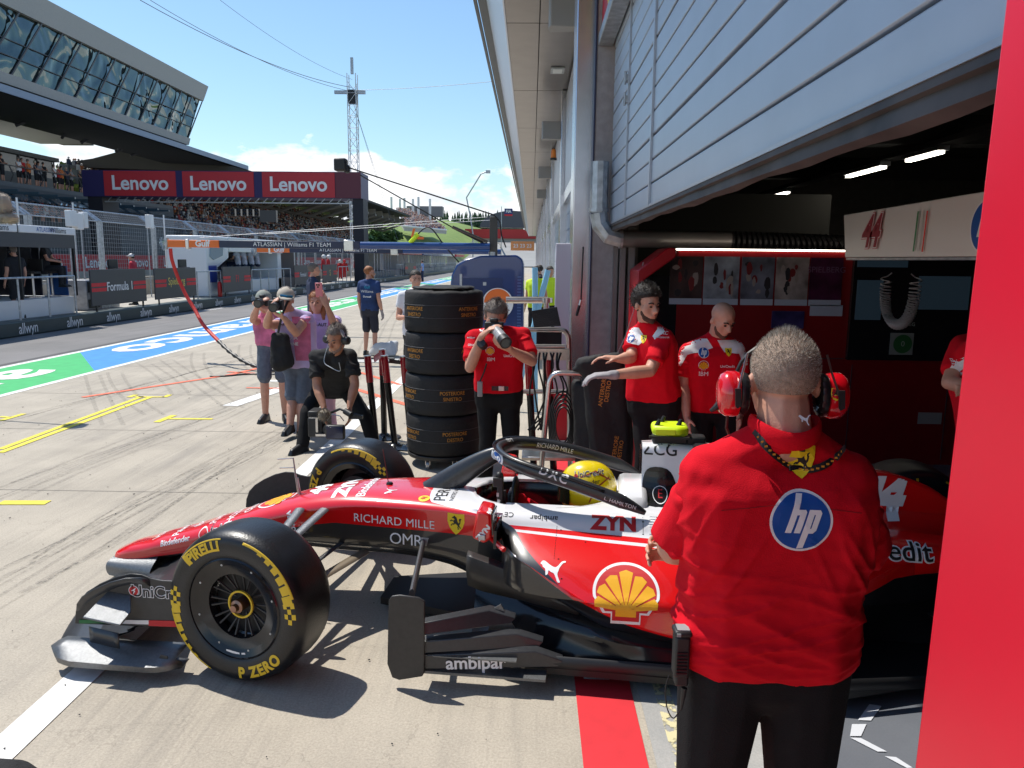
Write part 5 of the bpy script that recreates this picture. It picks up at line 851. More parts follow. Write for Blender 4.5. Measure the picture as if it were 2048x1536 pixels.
# cockpit fittings, pitot, aerial, on-board camera
b = MB().box((1.055, -.19, .69), (.03, .035, .13)).box((1.045, -.19, .765), (.05, .05, .05)).box((1.07, -.165, .66), (.025, .03, .1)).sph((1.05, -.19, .795), .022, 10); b.build('cockpit_display', m_black, car, bev=.004)
MB().box((1.045, -.211, .70), (.012, .002, .02)).box((1.05, -.211, .66), (.014, .002, .03)).build('display_marks', m_galv, car)
MB().cyl((1.12, 0, .62), (1.10, 0, .62), .12, n=24).box((1.09, 0, .62), (.03, .12, .09)).build('steering_wheel', m_black, car, bev=.01)
MB().cyl((-.10, .01, .56), (-.115, 0, .70), .008, .006, 8).cyl((-.085, -.01, .56), (-.10, -.01, .68), .008, .006, 8).cyl((-.115, 0, .70), (-.125, 0, .79), .005, .004, 8).cyl((-.125, 0, .788), (-.215, 0, .778), .003, n=6).cyl((-.118, 0, .735), (-.205, 0, .728), .003, n=6).build('pitot_tube', m_galv, car)
MB().cyl((.415, .0, .66), (.385, .0, .86), .0025, n=6).build('aerial', mat('aerial_red', (.1, .01, .01), .5), car); MB().lathe([(0, 0), (.02, 0), (.016, .012), (0, .014)], 12, Matrix.Translation((.42, 0, .664))).sph((.62, .03, .675), .012, 8).build('sensor', m_black, car, smooth=True)
tcm = MB().bb((1.82, -.05, .955), (2.0, .05, 1.0)).box((2.03, 0, .975), (.12, .09, .05)).build('camera_mount', m_black, car, bev=.012)
b = MB().prism([(-.085, -.07), (.05, -.095), (.10, -.06), (.10, .06), (.05, .095), (-.085, .07)], 0, .05, Matrix.Translation((1.90, 0, 1.005))); pd = b.build('camera_pod', mat('fluo_yellow', (.62, .80, .01), .4), car, bev=.018)
MB().box((1.88, -.093, 1.03), (.10, .006, .03)).build('pod_window', mat('fluo_yellow2', (.72, .82, .02), .35), car, bev=.006); b = MB()
for s_, t_ in ((1.84, -.04), (1.87, .05), (1.95, -.02)): b.cyl((s_, t_, 1.05), (s_+.012, t_, 1.085), .014, .008, 10)
b.box((1.90, -.09, 1.003), (.2, .02, .012)).build('pod_fin', m_black, car)
for dx, tt, zz_ in ((0, -.14, .0),): MB().bb((2.02, -.12, .93), (2.12, -.05, .97)).build('vane', m_dark, car)
# wheels
def zside(r_):                                             # sidewall height over the radius
    q = max(0, min(1, (r_-.24)/(.345-.24))); return .132+.010*sin(PI*q)-.030*max(0, q-.82)/.18
def make_wheel(wd, name='wheel'):
    h = wd/2; e = h-.14
    b = MB(); b.lathe([(.19, -h+.03), (.19, h-.03), (.226, h-.012), (.228, h-.006), (.235, h-.012)], 64); b.lathe([(.226, h-.014), (.215, h-.022), (.150, h-.040), (.146, h-.075)], 64); b.lathe([(.235, -h+.012), (.226, -h+.006), (.19, -h+.03)], 64)
    wh = b.build(name, m_blackg, car, smooth=True)
    b = MB(); prof = [(.232, h-.014)]+[(r_, zside(r_)+e) for r_ in (.240, .255, .275, .295, .315, .330, .338)]+[(.3445, h-.036), (.3490, h-.055), (.3515, h-.08), (.3525, 0)]; prof = prof+[(r_, -z) for r_, z in reversed(prof[:-1])]
    b.lathe(prof, 96); b.build('tyre', m_tyre, wh, smooth=True, ang=60)
    b = MB()
    for i in range(10):
        A_ = 2*PI*i/10
        for da in (-.13, .13): b.cyl((.045*cos(A_), .045*sin(A_), h-.085), (.147*cos(A_+da), .147*sin(A_+da), h-.055), .0045, .006, 6)
    b.build('spoke', mat('spoke_dark', (.045, .045, .048), .35, metal=.6), wh); MB().cyl((0, 0, -h+.06), (0, 0, h-.13), .13, n=32).cyl((0, 0, h-.14), (0, 0, h-.1), .175, .15, n=32).build('brake_drum', m_black, wh, smooth=True)
    MB().lathe([(.056, h-.07), (.064, h-.07), (.064, h-.06), (.056, h-.06)], 40).build('hub_ring', m_yel, wh); b = MB().lathe([(.03, h-.09), (.03, h-.035), (.018, h-.03), (.016, h-.01), (0, h-.008)], 24)
    b.build('wheel_nut', mat('nut_bronze', (.28, .16, .12), .3, metal=.9), wh, smooth=True)
    b = MB()
    for i in range(8): A_ = i*PI/4+.3; b.cyl((.20*cos(A_), .20*sin(A_), h-.03), (.20*cos(A_), .20*sin(A_), h-.023), .005, n=8)
    b.build('bolt', m_galv, wh)
    def arc_txt(s_, ac, rad, size, bold=.05, dirn=1, sp_=1., shear=0):   # letters round the sidewall
        vs, fs = refine(*[[(x*size, y*size) for x, y in T(s_, bold, shear, sp_)[0]], T(s_, bold, shear, sp_)[1]], .012); return vs, fs, ac, rad, dirn
    def ring(items, side):
        b = MB()
        for vs, fs, ac, rad, dirn in items:
            P_ = []
            for x, y in vs:
                r_ = rad+dirn*y; a = ac-dirn*x/rad; P_.append((r_*cos(a), r_*sin(a)*side, side*(zside(r_)+e+.0015)))
            b.add(P_, fs)
        return b
    def bar(a0, a1, r0_, r1_, n=24, taper=False): return refine([((a-(a0+a1)/2)*-.3, r_-.3) for a in (a0, a1) for r_ in (r0_, r1_)], [(0, 1, 3, 2)], .012)+((a0+a1)/2, .3, 1)
    its = [arc_txt('PIRELLI', R(118), .292, .062, .045, 1, 1.), arc_txt('P ZERO', R(-62), .292, .066, .05, -1, 1.12)]
    its += [bar(R(97), R(139), .321, .327), bar(R(136), R(139.5), .272, .327)]
    for c_ in (R(35), R(205)):
        its.append(bar(c_-R(18), c_+R(42), .318, .328))
        for k_ in range(7): a = c_+R(36)-k_*R(9); its.append(bar(a-R(3.4)-R(.25)*k_, a+R(.6)*k_, .318-.0072*k_, .320))
        for k_ in range(4):
            for j_ in range(3):
                if (k_+j_) % 2 == 0: a = c_-R(23)-k_*R(4.6); its.append(bar(a-R(2.2), a+R(2.2), .270+j_*.018, .288+j_*.018))
    for sd in (1, -1): ring(its, sd).build('lettering', m_yel, wh)
    st_ = MB()
    for a, w__, r_ in ((R(-95), .07, .212), (R(-80), .02, .212), (R(188), .06, .222)): P_ = [((r_+y)*cos(a+x/r_), (r_+y)*sin(a+x/r_), h-.018) for x in (-w__/2, w__/2) for y in (-.006, .006)]; st_.add(P_, [(0, 1, 3, 2)])
    st_.build('sticker', m_ltr, wh); return wh
def put_wheel(wh, s_, t_, out, steer, r_=.3525, roll=0.):
    z = V((sin(steer)*out, cos(steer)*out, 0)) ; z = V((sin(steer), cos(steer), 0))*out; x = V((0, 0, 1)).cross(z)*1.; x = V((0, 0, 1)).cross(z).normalized()
    # wheel x axis -> points right when seen from outside
    m = Matrix((x, V((0, 0, 1)), z)).transposed(); m = m @ Matrix.Rotation(roll, 3, 'Z'); m4 = m.to_4x4(); m4.translation = (s_, t_, r_); wh.matrix_local = m4
wf = make_wheel(.28); ST = R(10.5)
put_wheel(wf, 0, -.815, -1, ST)
w2 = copy_tree(wf, car); put_wheel(w2, 0, .815, 1, ST, roll=R(-50))
wr = make_wheel(.375); put_wheel(wr, 3.4, -.765, -1, 0); w3 = copy_tree(wr, car); put_wheel(w3, 3.4, .765, 1, 0)
# suspension
def arm(a, b_, w_=.028, m_=m_silver): MB().tube([a, b_], [w_, w_*.85], 10, flat=.35, up=(1, 0, 0)).build('suspension_arm', m_, car, smooth=True)
for sg_ in (-1, 1):
    arm((-.02, .18*sg_, .56), (-.02, .70*sg_, .46)); arm((.12, .19*sg_, .57), (.02, .70*sg_, .47)); arm((.34, .19*sg_, .35), (.03, .70*sg_, .25), .03, mat('arm_brown', (.20, .16, .11), .35, metal=.3)); arm((-.12, .15*sg_, .33), (-.02, .70*sg_, .25), .026, m_dark); arm((.22, .18*sg_, .40), (.0, .68*sg_, .27), .016, m_dark)
    arm((3.1, .12*sg_, .42), (3.38, .62*sg_, .45), .03, m_dark); arm((3.1, .12*sg_, .22), (3.38, .62*sg_, .22), .03, m_dark)
    MB().tube([(.12, .60*sg_, .26), (.23, .60*sg_, .25), (.25, .62*sg_, .12)], [.05, .04, .02], 8, flat=.3).build('brake_duct', m_dark, car, smooth=True)
# rear wing and gearbox
MB().prism([(3.25, .12), (3.9, .12), (3.95, .9), (3.6, .93), (3.55, .3)], -.50, -.49, Matrix(((1, 0, 0, 0), (0, 0, 1, 0), (0, 1, 0, 0), (0, 0, 0, 1)))).prism([(3.25, .12), (3.9, .12), (3.95, .9), (3.6, .93), (3.55, .3)], .49, .50, Matrix(((1, 0, 0, 0), (0, 0, 1, 0), (0, 1, 0, 0), (0, 0, 0, 1)))).build('rear_endplate', m_grey, car)
MB().grid([[(s_, t_, z) for s_, z in foil(3.62, 3.92, .84, .92, .015)] for t_ in (-.49, 0, .49)], None, True).build('rear_wing', m_dark, car); MB().bb((3.2, -.10, .12), (3.7, .10, .55)).build('gearbox', m_black, car, bev=.03)
# ---- markings
SX_ = (1, 0, 0); SZ = (0, 0, 1)
def mk(nm_, shp, u, v, size, m_=m_ltr, ux=SX_, uy=SZ, bv=None, off=.002, parent=car, sy=None, Lm=.025): decal(nm_, shp, bv or B1, cHit(u, v, bv or B1), ux, uy, size, m_, parent, off, Lm, sy)
mk('lettering', T('RICHARD MILLE', .006, 0, 1.02), 787, 1043, .062); mk('lettering', T('OMR', .015, 0, .95), 812, 1080, .085)
horse_shield(B1, cHit(912, 1047, B1), SX_, SZ, .105, car)
mk('lettering', T('UniCredit', .035, 0, 1), 458, 1058, .078, m_wh, (1, 0, .22), (-.22, 0, 1)); mk('lettering', T('UniCredit', .008, 0, 1), 458, 1058, .078, m_horse, (1, 0, .22), (-.22, 0, 1), off=.0035)
mk('logo', poly2(ell(.5)), 407, 1068, .062, m_wh); mk('logo', poly2(ell(.42)), 407, 1068, .062, m_redp, off=.0035)
mk('lettering', T('Bitdefender', .02), 350, 1082, .04, m_ltr, (1, 0, .28), (-.28, 0, 1))
def mtop(nm_, shp, s_, t_, size, m_=m_ltr, ux=(0, 1, 0), uy=(-1, 0, 0), off=.002, sy=None): z_ = crs(CH, s_)[0] if s_ < 1.7 else .9; decal(nm_, shp, B1, (s_, t_, z_), ux, uy, size, m_, car, off, .02, sy)
# texts that lie across the nose, read from the front
mtop('numeral', T('44', .06, .2, .85), .03, -.01, .18, sy=.14); mtop('lettering', T('ZYN', .06, 0, .9), .19, -.01, .15, sy=.11); mtop('lettering', T('Bitdefender', .02), .31, -.01, .07)
shell_logo(B1, (-.22, 0, .55), (0, 1, 0), (-1, 0, .25), .18, car)
for s_, w_ in ((-.37, 'CEVA'), (-.46, 'HCLTech'), (-.57, 'PUMA'), (-.68, 'IBM'), (-.79, 'Palantir'), (-.92, 'VGW')): mtop('lettering', T(w_, .01), s_, -.0, .062)
mtop('lettering', T('PERONI', .0), .745, -.05, .10, m_horse, sy=.09); mtop('lettering', T('NASTRO AZZURRO 0.0', .0), .805, -.05, .032, m_horse)
mtop('emblem', poly2(ell(.5, .5)), .66, -.2, .06, m_shy); mtop('emblem', poly2(smooth_poly(HORSE, 2)), .66, -.2, .04, m_redp, off=.0035); mtop('emblem', poly2(PUMA), .46, -.12, .07)
UT = (0, .55, .85)
BP = bvh_of(pod)
mk('lettering', T('ZYN', .05), 1228, 1047, .105, m_redp, uy=UT, bv=BP); mk('lettering', T('IBM', .015), 1352, 1052, .125, m_horse, uy=UT, bv=BP)
for i in range(8): mk('stripe', poly2([(-.8, -.02), (.9, -.02), (.9, .02), (-.8, .02)]), 1352, 1035+i*4.8, .16, m_white, off=.0045, uy=UT, bv=BP)
mk('lettering', T('ambipar', .01), 1088, 1036, .042, m_horse, (-1, 0, 0), (0, -.6, -.8), Lm=.04); mk('lettering', T('CEVA', .0), 1008, 1028, .04, m_horse, (-1, 0, .0), (0, -.6, -.8))
mk('emblem', poly2(smooth_poly(PUMA, 3)), 1105, 1142, .115, m_wh, uy=(0, .5, .85)); shell_logo(BP, cHit(1252, 1187, BP), SX_, (0, .45, .9), .262, car, .0025)
b = MB()
for s_ in (1.37, 1.86):
    for k_ in range(0): pass
hm = cHit(1320, 900, B1); decal('lettering', T('ZCG', .01), B1, hm, SX_, SZ, .085, m_horse, car, .002, .02)
hl = cHit(1320, 970, B1); decal('vent', poly2(smooth_poly([(-.5, -.4), (-.5, .2), (-.3, .5), (.2, .48), (.45, .1), (.5, -.4), (.2, -.5), (-.3, -.5)], 3)), B1, hl, SX_, SZ, .17, m_blackg, car, .002, .02); decal('roundel', poly2(ell(.5), ell(.46)), B1, hl+V((-.0, 0, -.04)), SX_, SZ, .075, m_ltr, car, .004, .02); decal('lettering', T('E', .0), B1, hl+V((0, 0, -.04)), SX_, SZ, .055, m_redp, car, .004, .02)  # cutout has no depth: its dark inside is painted as a black decal
BG = bvh_of(eng)
decal('numeral', T('44', .07, .25, .85), BG, (2.93, -.04, .72), SX_, SZ, .25, m_ltr, car, .003, .03); mk('lettering', T('UniCredit', .06), 1745, 1100, .13, m_ltr, uy=(0, .4, .9), bv=BP); mk('lettering', T('UniCredit', .01), 1745, 1100, .13, m_horse, off=.0045, uy=(0, .4, .9), bv=BP)
mk('warning_mark', poly2([(-.5, -.4), (.5, -.4), (0, .5)]), 1289, 890, .022, m_shy)
BE = bvh_of(epl)
decal('lettering', T('UniCredit', .05), BE, cHit(328, 1186, BE), SX_, SZ, .078, m_wh, car, .002); decal('lettering', T('UniCredit', .01), BE, cHit(328, 1186, BE), SX_, SZ, .078, m_horse, car, .0035); pq = cHit(268, 1181, BE); decal('logo', poly2(ell(.5)), BE, pq, SX_, SZ, .05, m_wh, car, .002); decal('logo', poly2(ell(.43)), BE, pq, SX_, SZ, .05, m_redp, car, .0035); decal('logo', poly2([(-.1, -.4), (.05, 0), (-.25, -.02), (.3, .35), (.1, .02), (.2, .0)]), BE, pq, SX_, SZ, .05, m_wh, car, .005)
for o_ in [x for x in car.children if x.name.startswith('slat')][4:5]: pass
decal('lettering', T('ambipar', .022), None, (1.04, -.843, .125), (.965, .086, .045), (-.05, .02, 1), .082, m_ltr, car, .0)
decal('lettering', T('DXC', .02, 0, 1.25), BH, cHit(1090, 967, BH), (.9, -.15, -.28), (.28, 0, .9), .062, m_ltr, car, .002, .015); decal('lettering', T('L. HAMILTON', .035), BH, cHit(1240, 1007, BH), (.9, -.1, -.24), (.24, 0, .9), .026, m_ltr, car, .002, .01)
decal('lettering', T('RICHARD MILLE', .01), BH, V((1.30, .30, .86)), (.93, .2, -.22), (0, -.5, .8), .03, m_ltr, car, .002, .01); decal('lettering', T('IBM', .04), BH, V((1.06, .12, .9)), (.5, .8, 0), (-.8, .5, .3), .035, m_ltr, car, .002, .01)
decal('logo', poly2(ell(.5, .42)), BH, cHit(993, 916, BH), (.8, 0, .5), (-.5, 0, .8), .09, m_wh, car, .002, .01); decal('logo', poly2(ell(.43, .36)), BH, cHit(993, 916, BH), (.8, 0, .5), (-.5, 0, .8), .075, m_blue, car, .0032, .01); decal('lettering', T('hp', .03, .25), BH, cHit(993, 916, BH), (.8, 0, .5), (-.5, 0, .8), .05, m_wh, car, .0045, .01)
decal('lettering', T('ZYN', .06), MIR, (1.03, -.55, .625), (.5, -.5, .55), (-.6, -.1, .6), .035, m_ltr, car, .002, .01); decal('lettering', T('Bingo', .04), MIR, (1.03, -.50, .70), (.3, .7, .5), (-.7, 0, .7), .025, m_ltr, car, .002, .01)
mk('lettering', T('vanto', .03), 588, 1040, .05, m_ltr, (.3, -.1, -.9), (.9, 0, .3), off=.03)
# seams and small fasteners on the flank
b = MB()
for s_, z0_, z1_ in ((1.36, .52, .61), (1.77, .60, .66)):
    for j in range(14): z = z0_+(z1_-z0_)*j/13; h_ = B1.ray_cast(V((s_, -1.5, z)), V((0, 1, 0))); b.add([(s_-.0012, h_[0].y-.001, z), (s_+.0012, h_[0].y-.001, z), (s_+.0012, h_[0].y-.001, z+(z1_-z0_)/13), (s_-.0012, h_[0].y-.001, z+(z1_-z0_)/13)], [(0, 1, 2, 3)])
for s_, z in ((1.38, .60), (1.38, .52), (1.40, .46), (1.77, .60), (1.77, .645), (1.93, .60), (1.60, .50), (.45, .45), (.7, .42), (1.95, .35), (1.5, .57)):
    h_ = B1.ray_cast(V((s_, -1.5, z)), V((0, 1, 0)))
    if h_[0] is not None: b.cyl((s_, h_[0].y+.001, z), (s_, h_[0].y-.0015, z), .004, n=8)
b.build('fastener', m_black, car)
# the driver
drv = thing('person', 'driver in yellow helmet sitting in the racing car cockpit', 'person', CM @ V((1.5, 0, .2)), -a_)
m_hel = mat('helmet_yellow', (.80, .60, .01), .22, coat=1., nz=.05, ns=12); b = MB(); rows = []
for i in range(25):
    ph = -PI/2+PI*i/24; rows.append([((.150 if cos(q) > 0 else .158)*cos(ph)**.85*cos(q)*(1+.06*sin(ph)) if cos(ph) > 1e-6 else 0, .122*(max(cos(ph), 0))**.85*sin(q), .165*sin(ph)+(.0 if sin(ph) > 0 else .01)) for q in [2*PI*j/32 for j in range(32)]])
HZ = .475; hel = MB().grid([[(p[0], p[1], p[2]+HZ) for p in r_] for r_ in rows], None, True).build('helmet', m_hel, drv, smooth=True)
b = MB()
for i in range(5):
    for j in range(17): a = PI-.95+1.9*j/16; b.v.append(V((.163*cos(a), .128*sin(a), HZ-.045+.085*i/4)))
b.f = [(i*17+j, i*17+j+1, (i+1)*17+j+1, (i+1)*17+j) for i in range(4) for j in range(16)]; b.mi = [0]*len(b.f); b.build('visor', mat('visor', (.04, .035, .02), .05, metal=.6), hel, smooth=True)
BHL = bvh_of(hel); K_ = CI @ (CM @ V((1.5, 0, .2)))
def hh_(u, v): p = cHit(u, v, BVHTree.FromPolygons([x.co+K_ for x in hel.data.vertices], [tuple(q.vertices) for q in hel.data.polygons])); return p-K_
decal('lettering', T('UniCredit', .03), BHL, hh_(1178, 948), (1, 0, .12), (-.12, 0, 1), .037, m_wh, hel, .001, .01); decal('lettering', T('UniCredit', .005), BHL, hh_(1178, 948), (1, 0, .12), (-.12, 0, 1), .037, m_horse, hel, .002, .01); decal('lettering', T('Bitdefender', .008), BHL, hh_(1170, 966), (1, 0, .12), (-.12, 0, 1), .032, m_horse, hel, .0015, .01)
decal('logo', poly2(ell(.5)), BHL, hh_(1152, 952), SX_, SZ, .02, m_redp, hel, .002, .01)
for q in ([(-.5, .3), (0, .5), (.5, .2), (.48, .17), (0, .45), (-.48, .26)], [(-.2, -.5), (0, 0), (.45, .3), (.45, .25), (.05, -.03), (-.15, -.5)], [(-.5, -.1), (0, -.25), (.4, -.1), (.4, -.14), (0, -.3), (-.5, -.15)]): decal('graphic', poly2(q), BHL, hh_(1190, 975), SX_, SZ, .16, mat('helmet_red', (.35, .05, .01), .4), hel, .001, .01)
rows = []
b = MB()
for (x, z, rx, ry) in ((.10, 0, .16, .20), (.08, .12, .15, .22), (.04, .24, .12, .22), (.01, .32, .08, .14), (0, .38, .07, .08)): rows.append([(x+rx*cos(2*PI*j/24), ry*sin(2*PI*j/24), z) for j in range(24)])
b.grid(rows, None, True).build('body', m_shirt, drv, smooth=True)
for sg_ in (-1, 1): MB().tube([(.03, .20*sg_, .28), (-.12, .24*sg_, .16), (-.34, .10*sg_, .36)], [.055, .05, .035], 12).sph((-.37, .09*sg_, .38), .04, 10).build('sleeve', m_shirt, drv, smooth=True)
# ================= PEOPLE =================
def ball(c, r, n=10, M=None):
    c = V(c); r = (r, r, r) if not isinstance(r, (tuple, list)) else r; out = []
    for i in range(n//2+1):
        a = -PI/2+PI*i/(n//2); m_ = 1 if i in (0, n//2) else n
        for j in range(m_): q = V((r[0]*cos(a)*cos(2*PI*j/n), r[1]*cos(a)*sin(2*PI*j/n), r[2]*sin(a))); out.append(c+((M @ q) if M else q))
    return out
def disc(c, d, r, n=14, fl=1.):
    q = V(d).normalized().to_track_quat('Z', 'Y').to_matrix(); return [V(c)+q @ V((r*cos(2*PI*i/n), r*fl*sin(2*PI*i/n), 0)) for i in range(n)]
def push(o, cos_): o.data.vertices.foreach_set('co', [x for c in cos_ for x in c]); o.data.update()
class HB:                                                  # union of convex pieces, remeshed into one skin
    def __init__(s): s.b = bmesh.new()
    def hull(s, *ps):
        vs = [s.b.verts.new(p) for q in ps for p in q]; r = bmesh.ops.convex_hull(s.b, input=vs, use_existing_faces=False)
        bad = [v for v in r['geom_interior']+r['geom_unused'] if isinstance(v, bmesh.types.BMVert)]; bmesh.ops.delete(s.b, geom=list(set(bad)), context='VERTS'); return s
    def cap(s, a, b_, r0, r1, n=10): return s.hull(ball(a, r0, n), ball(b_, r1, n))
    def build(s, name, m, parent, vox, smooth=3, fac=.5, disp=None):
        me = bpy.data.meshes.new(name); s.b.to_mesh(me); s.b.free(); me.materials.append(m); o = bpy.data.objects.new(name, me); C.objects.link(o)
        q = o.modifiers.new('r', 'REMESH'); q.mode = 'VOXEL'; q.voxel_size = vox; q = o.modifiers.new('s', 'SMOOTH'); q.factor = fac; q.iterations = smooth; applied(o)
        if disp:
            vs_ = [v.co.copy() for v in o.data.vertices]; ns_ = [v.normal.copy() for v in o.data.vertices]; push(o, [c+n*disp(c, n) for c, n in zip(vs_, ns_)])
        o.data.shade_smooth(); o.data.materials.clear(); o.data.materials.append(m); o.parent = parent; return o
def stand(H=1.76, bulk=1.):
    k = H/1.76; P = dict(hc=(0, .02, 1.645), nk=(0, -.02, 1.475), sR=(.185, -.015, 1.425), sL=(-.185, -.015, 1.425), eR=(.235, -.03, 1.13), eL=(-.235, -.03, 1.13), wR=(.245, .05, .885), wL=(-.245, .05, .885), hR=(.085, 0, .93), hL=(-.085, 0, .93), kR=(.10, .015, .50), kL=(-.10, .015, .50), aR=(.11, -.02, .085), aL=(-.11, -.02, .085))
    return {a: V(b_)*k for a, b_ in P.items()}
def hand(hb, w_, d, n_, side, k=1., curl=.5, rr=.0085):
    d = V(d).normalized(); n_ = V(n_); n_ = (n_-d*n_.dot(d)).normalized(); x = d.cross(n_)*side     # x towards the thumb
    w_ = V(w_); a = w_+d*.02; kn = w_+d*.095*k
    hb.hull(ball(w_, .024*k, 8), ball(a+x*.022*k, .014*k, 8), ball(a-x*.022*k, .014*k, 8), ball(kn+x*.032*k, .012*k, 8), ball(kn-x*.032*k, .011*k, 8))
    for i, (o_, ln_) in enumerate(((.030, .040), (.010, .045), (-.011, .042), (-.031, .034))):
        p = kn+x*o_*k; dd = d.copy()
        for j in range(3):
            ang = curl*(.6+.35*j); dd = (dd*cos(ang*.9)+n_*sin(ang*.9)).normalized() if j else (d*cos(curl*.5)+n_*sin(curl*.5)).normalized(); q = p+dd*ln_*k*(1-.22*j); hb.cap(p, q, rr*k*(1-.08*j), rr*k*(.94-.1*j), 7); p = q
    p = a+x*.024*k; q = p+(d*.6+x*.65+n_*.35).normalized()*.042*k; hb.cap(p, q, .013*k, .0105*k, 7); hb.cap(q, q+(d*.85+x*.1+n_*.45).normalized()*.034*k, .0105*k, .0085*k, 7)
def person(lab, loc, rz, J=None, H=1.76, bulk=1., vox=.012, skin=None, top=None, sleeve=.55, bottom=None, shorts=False, shoes=None, hair=None, hstyle='short', hd=(0, 0, 0), leg=1., cap=None, hands=None, glove=None, group=None, beard=None, W=True, torso_extra=0., cloth_disp=.004, det=True, hip_r=1., hem=0., eyes=True):
    """J: joints in world space, the others stand upright"""
    t_ = thing('person', lab, 'person', loc, rz, group); Mi = (Matrix.Translation(V(loc)) @ Matrix.Rotation(rz, 4, 'Z')).inverted()
    P = stand(H); k = H/1.76
    for a, b_ in (J or {}).items(): P[a] = Mi @ V(b_)
    top = top or m_shirt; bottom = bottom or m_trs; shoes = shoes or m_shoe; hands = hands or {}
    Rh = Matrix.Rotation(R(hd[1]), 3, 'Z') @ Matrix.Rotation(R(-hd[0]), 3, 'X') @ Matrix.Rotation(R(hd[2]), 3, 'Y')
    hc = P['hc']; hp = lambda x, y, z: hc+Rh @ V((x*k, y*k, z*k))
    B = HB(); sk = skin or m_skin
    B.hull(ball(hp(0, -.012, .038), (.073*k, .093*k, .080*k), 18, Rh))
    B.hull(ball(hp(0, .045, .045), .040*k), ball(hp(.036, .040, -.022), .030*k), ball(hp(-.036, .040, -.022), .030*k), ball(hp(.028, .038, -.075), .022*k), ball(hp(-.028, .038, -.075), .022*k), ball(hp(0, .062, -.092), .019*k), ball(hp(0, -.02, .0), .06*k))
    B.hull(ball(hp(0, .088, .004), .008*k, 8), ball(hp(0, .108, -.028), .011*k, 8), ball(hp(.012, .094, -.036), .008*k, 8), ball(hp(-.012, .094, -.036), .008*k, 8), ball(hp(0, .08, -.02), .014*k, 8))
    B.hull(ball(hp(.032, .074, .022), .010*k, 8), ball(hp(-.032, .074, .022), .010*k, 8), ball(hp(0, .05, .05), .03*k, 8)); B.hull(ball(hp(.018, .078, -.062), .0075*k, 8), ball(hp(-.018, .078, -.062), .0075*k, 8), ball(hp(0, .085, -.060), .008*k, 8))
    for s_ in (-1, 1): B.hull(ball(hp(.079*s_, -.008, -.008), (.008*k, .018*k, .030*k), 10, Rh), ball(hp(.07*s_, .0, -.01), .012*k, 8))
    B.cap(P['nk'], hp(0, -.018, -.055), .058*k*bulk, .052*k*bulk**.9)
    hm_ = (P['hR']+P['hL'])/2; sm = (P['sR']+P['sL'])/2; bR = 1+(bulk-1)*.8
    def tor(q, wx, r, e=0.):                               # pair of balls across the trunk at height q (0 hip .. 1 shoulder)
        c = hm_.lerp(sm, q)+V((0, e, 0)); ax = (P['hR']-P['hL']).normalized().lerp((P['sR']-P['sL']).normalized(), q).normalized(); return ball(c+ax*wx*k*bR, r*k*bR)+ball(c-ax*wx*k*bR, r*k*bR)
    def trunk(hb, g, lo=-.0):
        hb.hull(tor(.86, .105, .088+g), tor(.60, .085, .095+g, .005)); hb.hull(tor(.60, .085, .095+g, .005), tor(.30, .075, .095+g+.02*(bulk-1), .005)); hb.hull(tor(.30, .075, .095+g+.02*(bulk-1), .005), tor(lo, .085, .098+g))
        for s_ in 'RL': sh = P['s'+s_]; hb.hull(ball(sh, (.058+g)*k*bR**.5), ball(sm.lerp(sh, .45)-V((0, 0, .04)), (.078+g)*k*bR)); hb.hull(ball(sh+V((0, 0, .008)), (.046+g)*k), ball(P['nk'].lerp(hp(0, -.018, -.055), .12), (.053+g*.6)*k))
    trunk(B, -.012)
    for s_, sg_ in (('R', 1), ('L', -1)):
        B.cap(P['s'+s_], P['e'+s_], .050*k*bR, .041*k*bR); B.cap(P['e'+s_], P['w'+s_].lerp(P['e'+s_], .6), .041*k*bR, .043*k*bR); B.cap(P['w'+s_].lerp(P['e'+s_], .6), P['w'+s_], .042*k*bR, .027*k)
        if glove != s_ and glove != 'both' and det:
            hd_ = hands.get(s_, None); d = (P['w'+s_]-P['e'+s_]) if not hd_ else hd_[0]; n_ = V((-sg_, 0, 0)) if not hd_ else hd_[1]
            if hd_: d = Mi.to_3x3() @ V(d); n_ = Mi.to_3x3() @ V(n_)
            hand(B, P['w'+s_], d, n_, sg_, k, hd_[2] if hd_ else .45)
        elif not det: B.cap(P['w'+s_], P['w'+s_]+(P['w'+s_]-P['e'+s_]).normalized()*.09*k, .03*k, .03*k)
        B.cap(P['h'+s_], P['k'+s_], .075*k*bR, .052*k); B.cap(P['k'+s_], P['a'+s_].lerp(P['k'+s_], .62), .052*k, .054*k); B.cap(P['a'+s_].lerp(P['k'+s_], .62), P['a'+s_], .052*k, .036*k)
    body = B.build('body', sk, t_, vox, 2)
    nd_ = (lambda a, f: (lambda co, n: a*(noise.noise(co*f)+.5*noise.noise(co*f*2.3))))
    # shirt
    S = HB(); trunk(S, .014+torso_extra, hem)
    for s_ in 'RL':
        e_ = P['s'+s_].lerp(P['e'+s_], sleeve); d = P['e'+s_]-P['s'+s_]; S.hull(ball(P['s'+s_], .070*k*bR**.6), disc(e_, d, .066*k*bR)) if vox > .0095 else None
        if sleeve > 1: e2 = P['e'+s_].lerp(P['w'+s_], sleeve-1); S.hull(ball(P['e'+s_], .052*k*bR), disc(e2, P['w'+s_]-P['e'+s_], .042*k*bR))
    S.hull(disc(P['nk']-V((0, 0, .012)), (0, 0, 1), .075*k*bulk**.5), disc(P['nk'].lerp(hp(0, -.018, -.055), .42), hp(0, 0, .1)-hp(0, 0, 0), .064*k*bulk**.5))
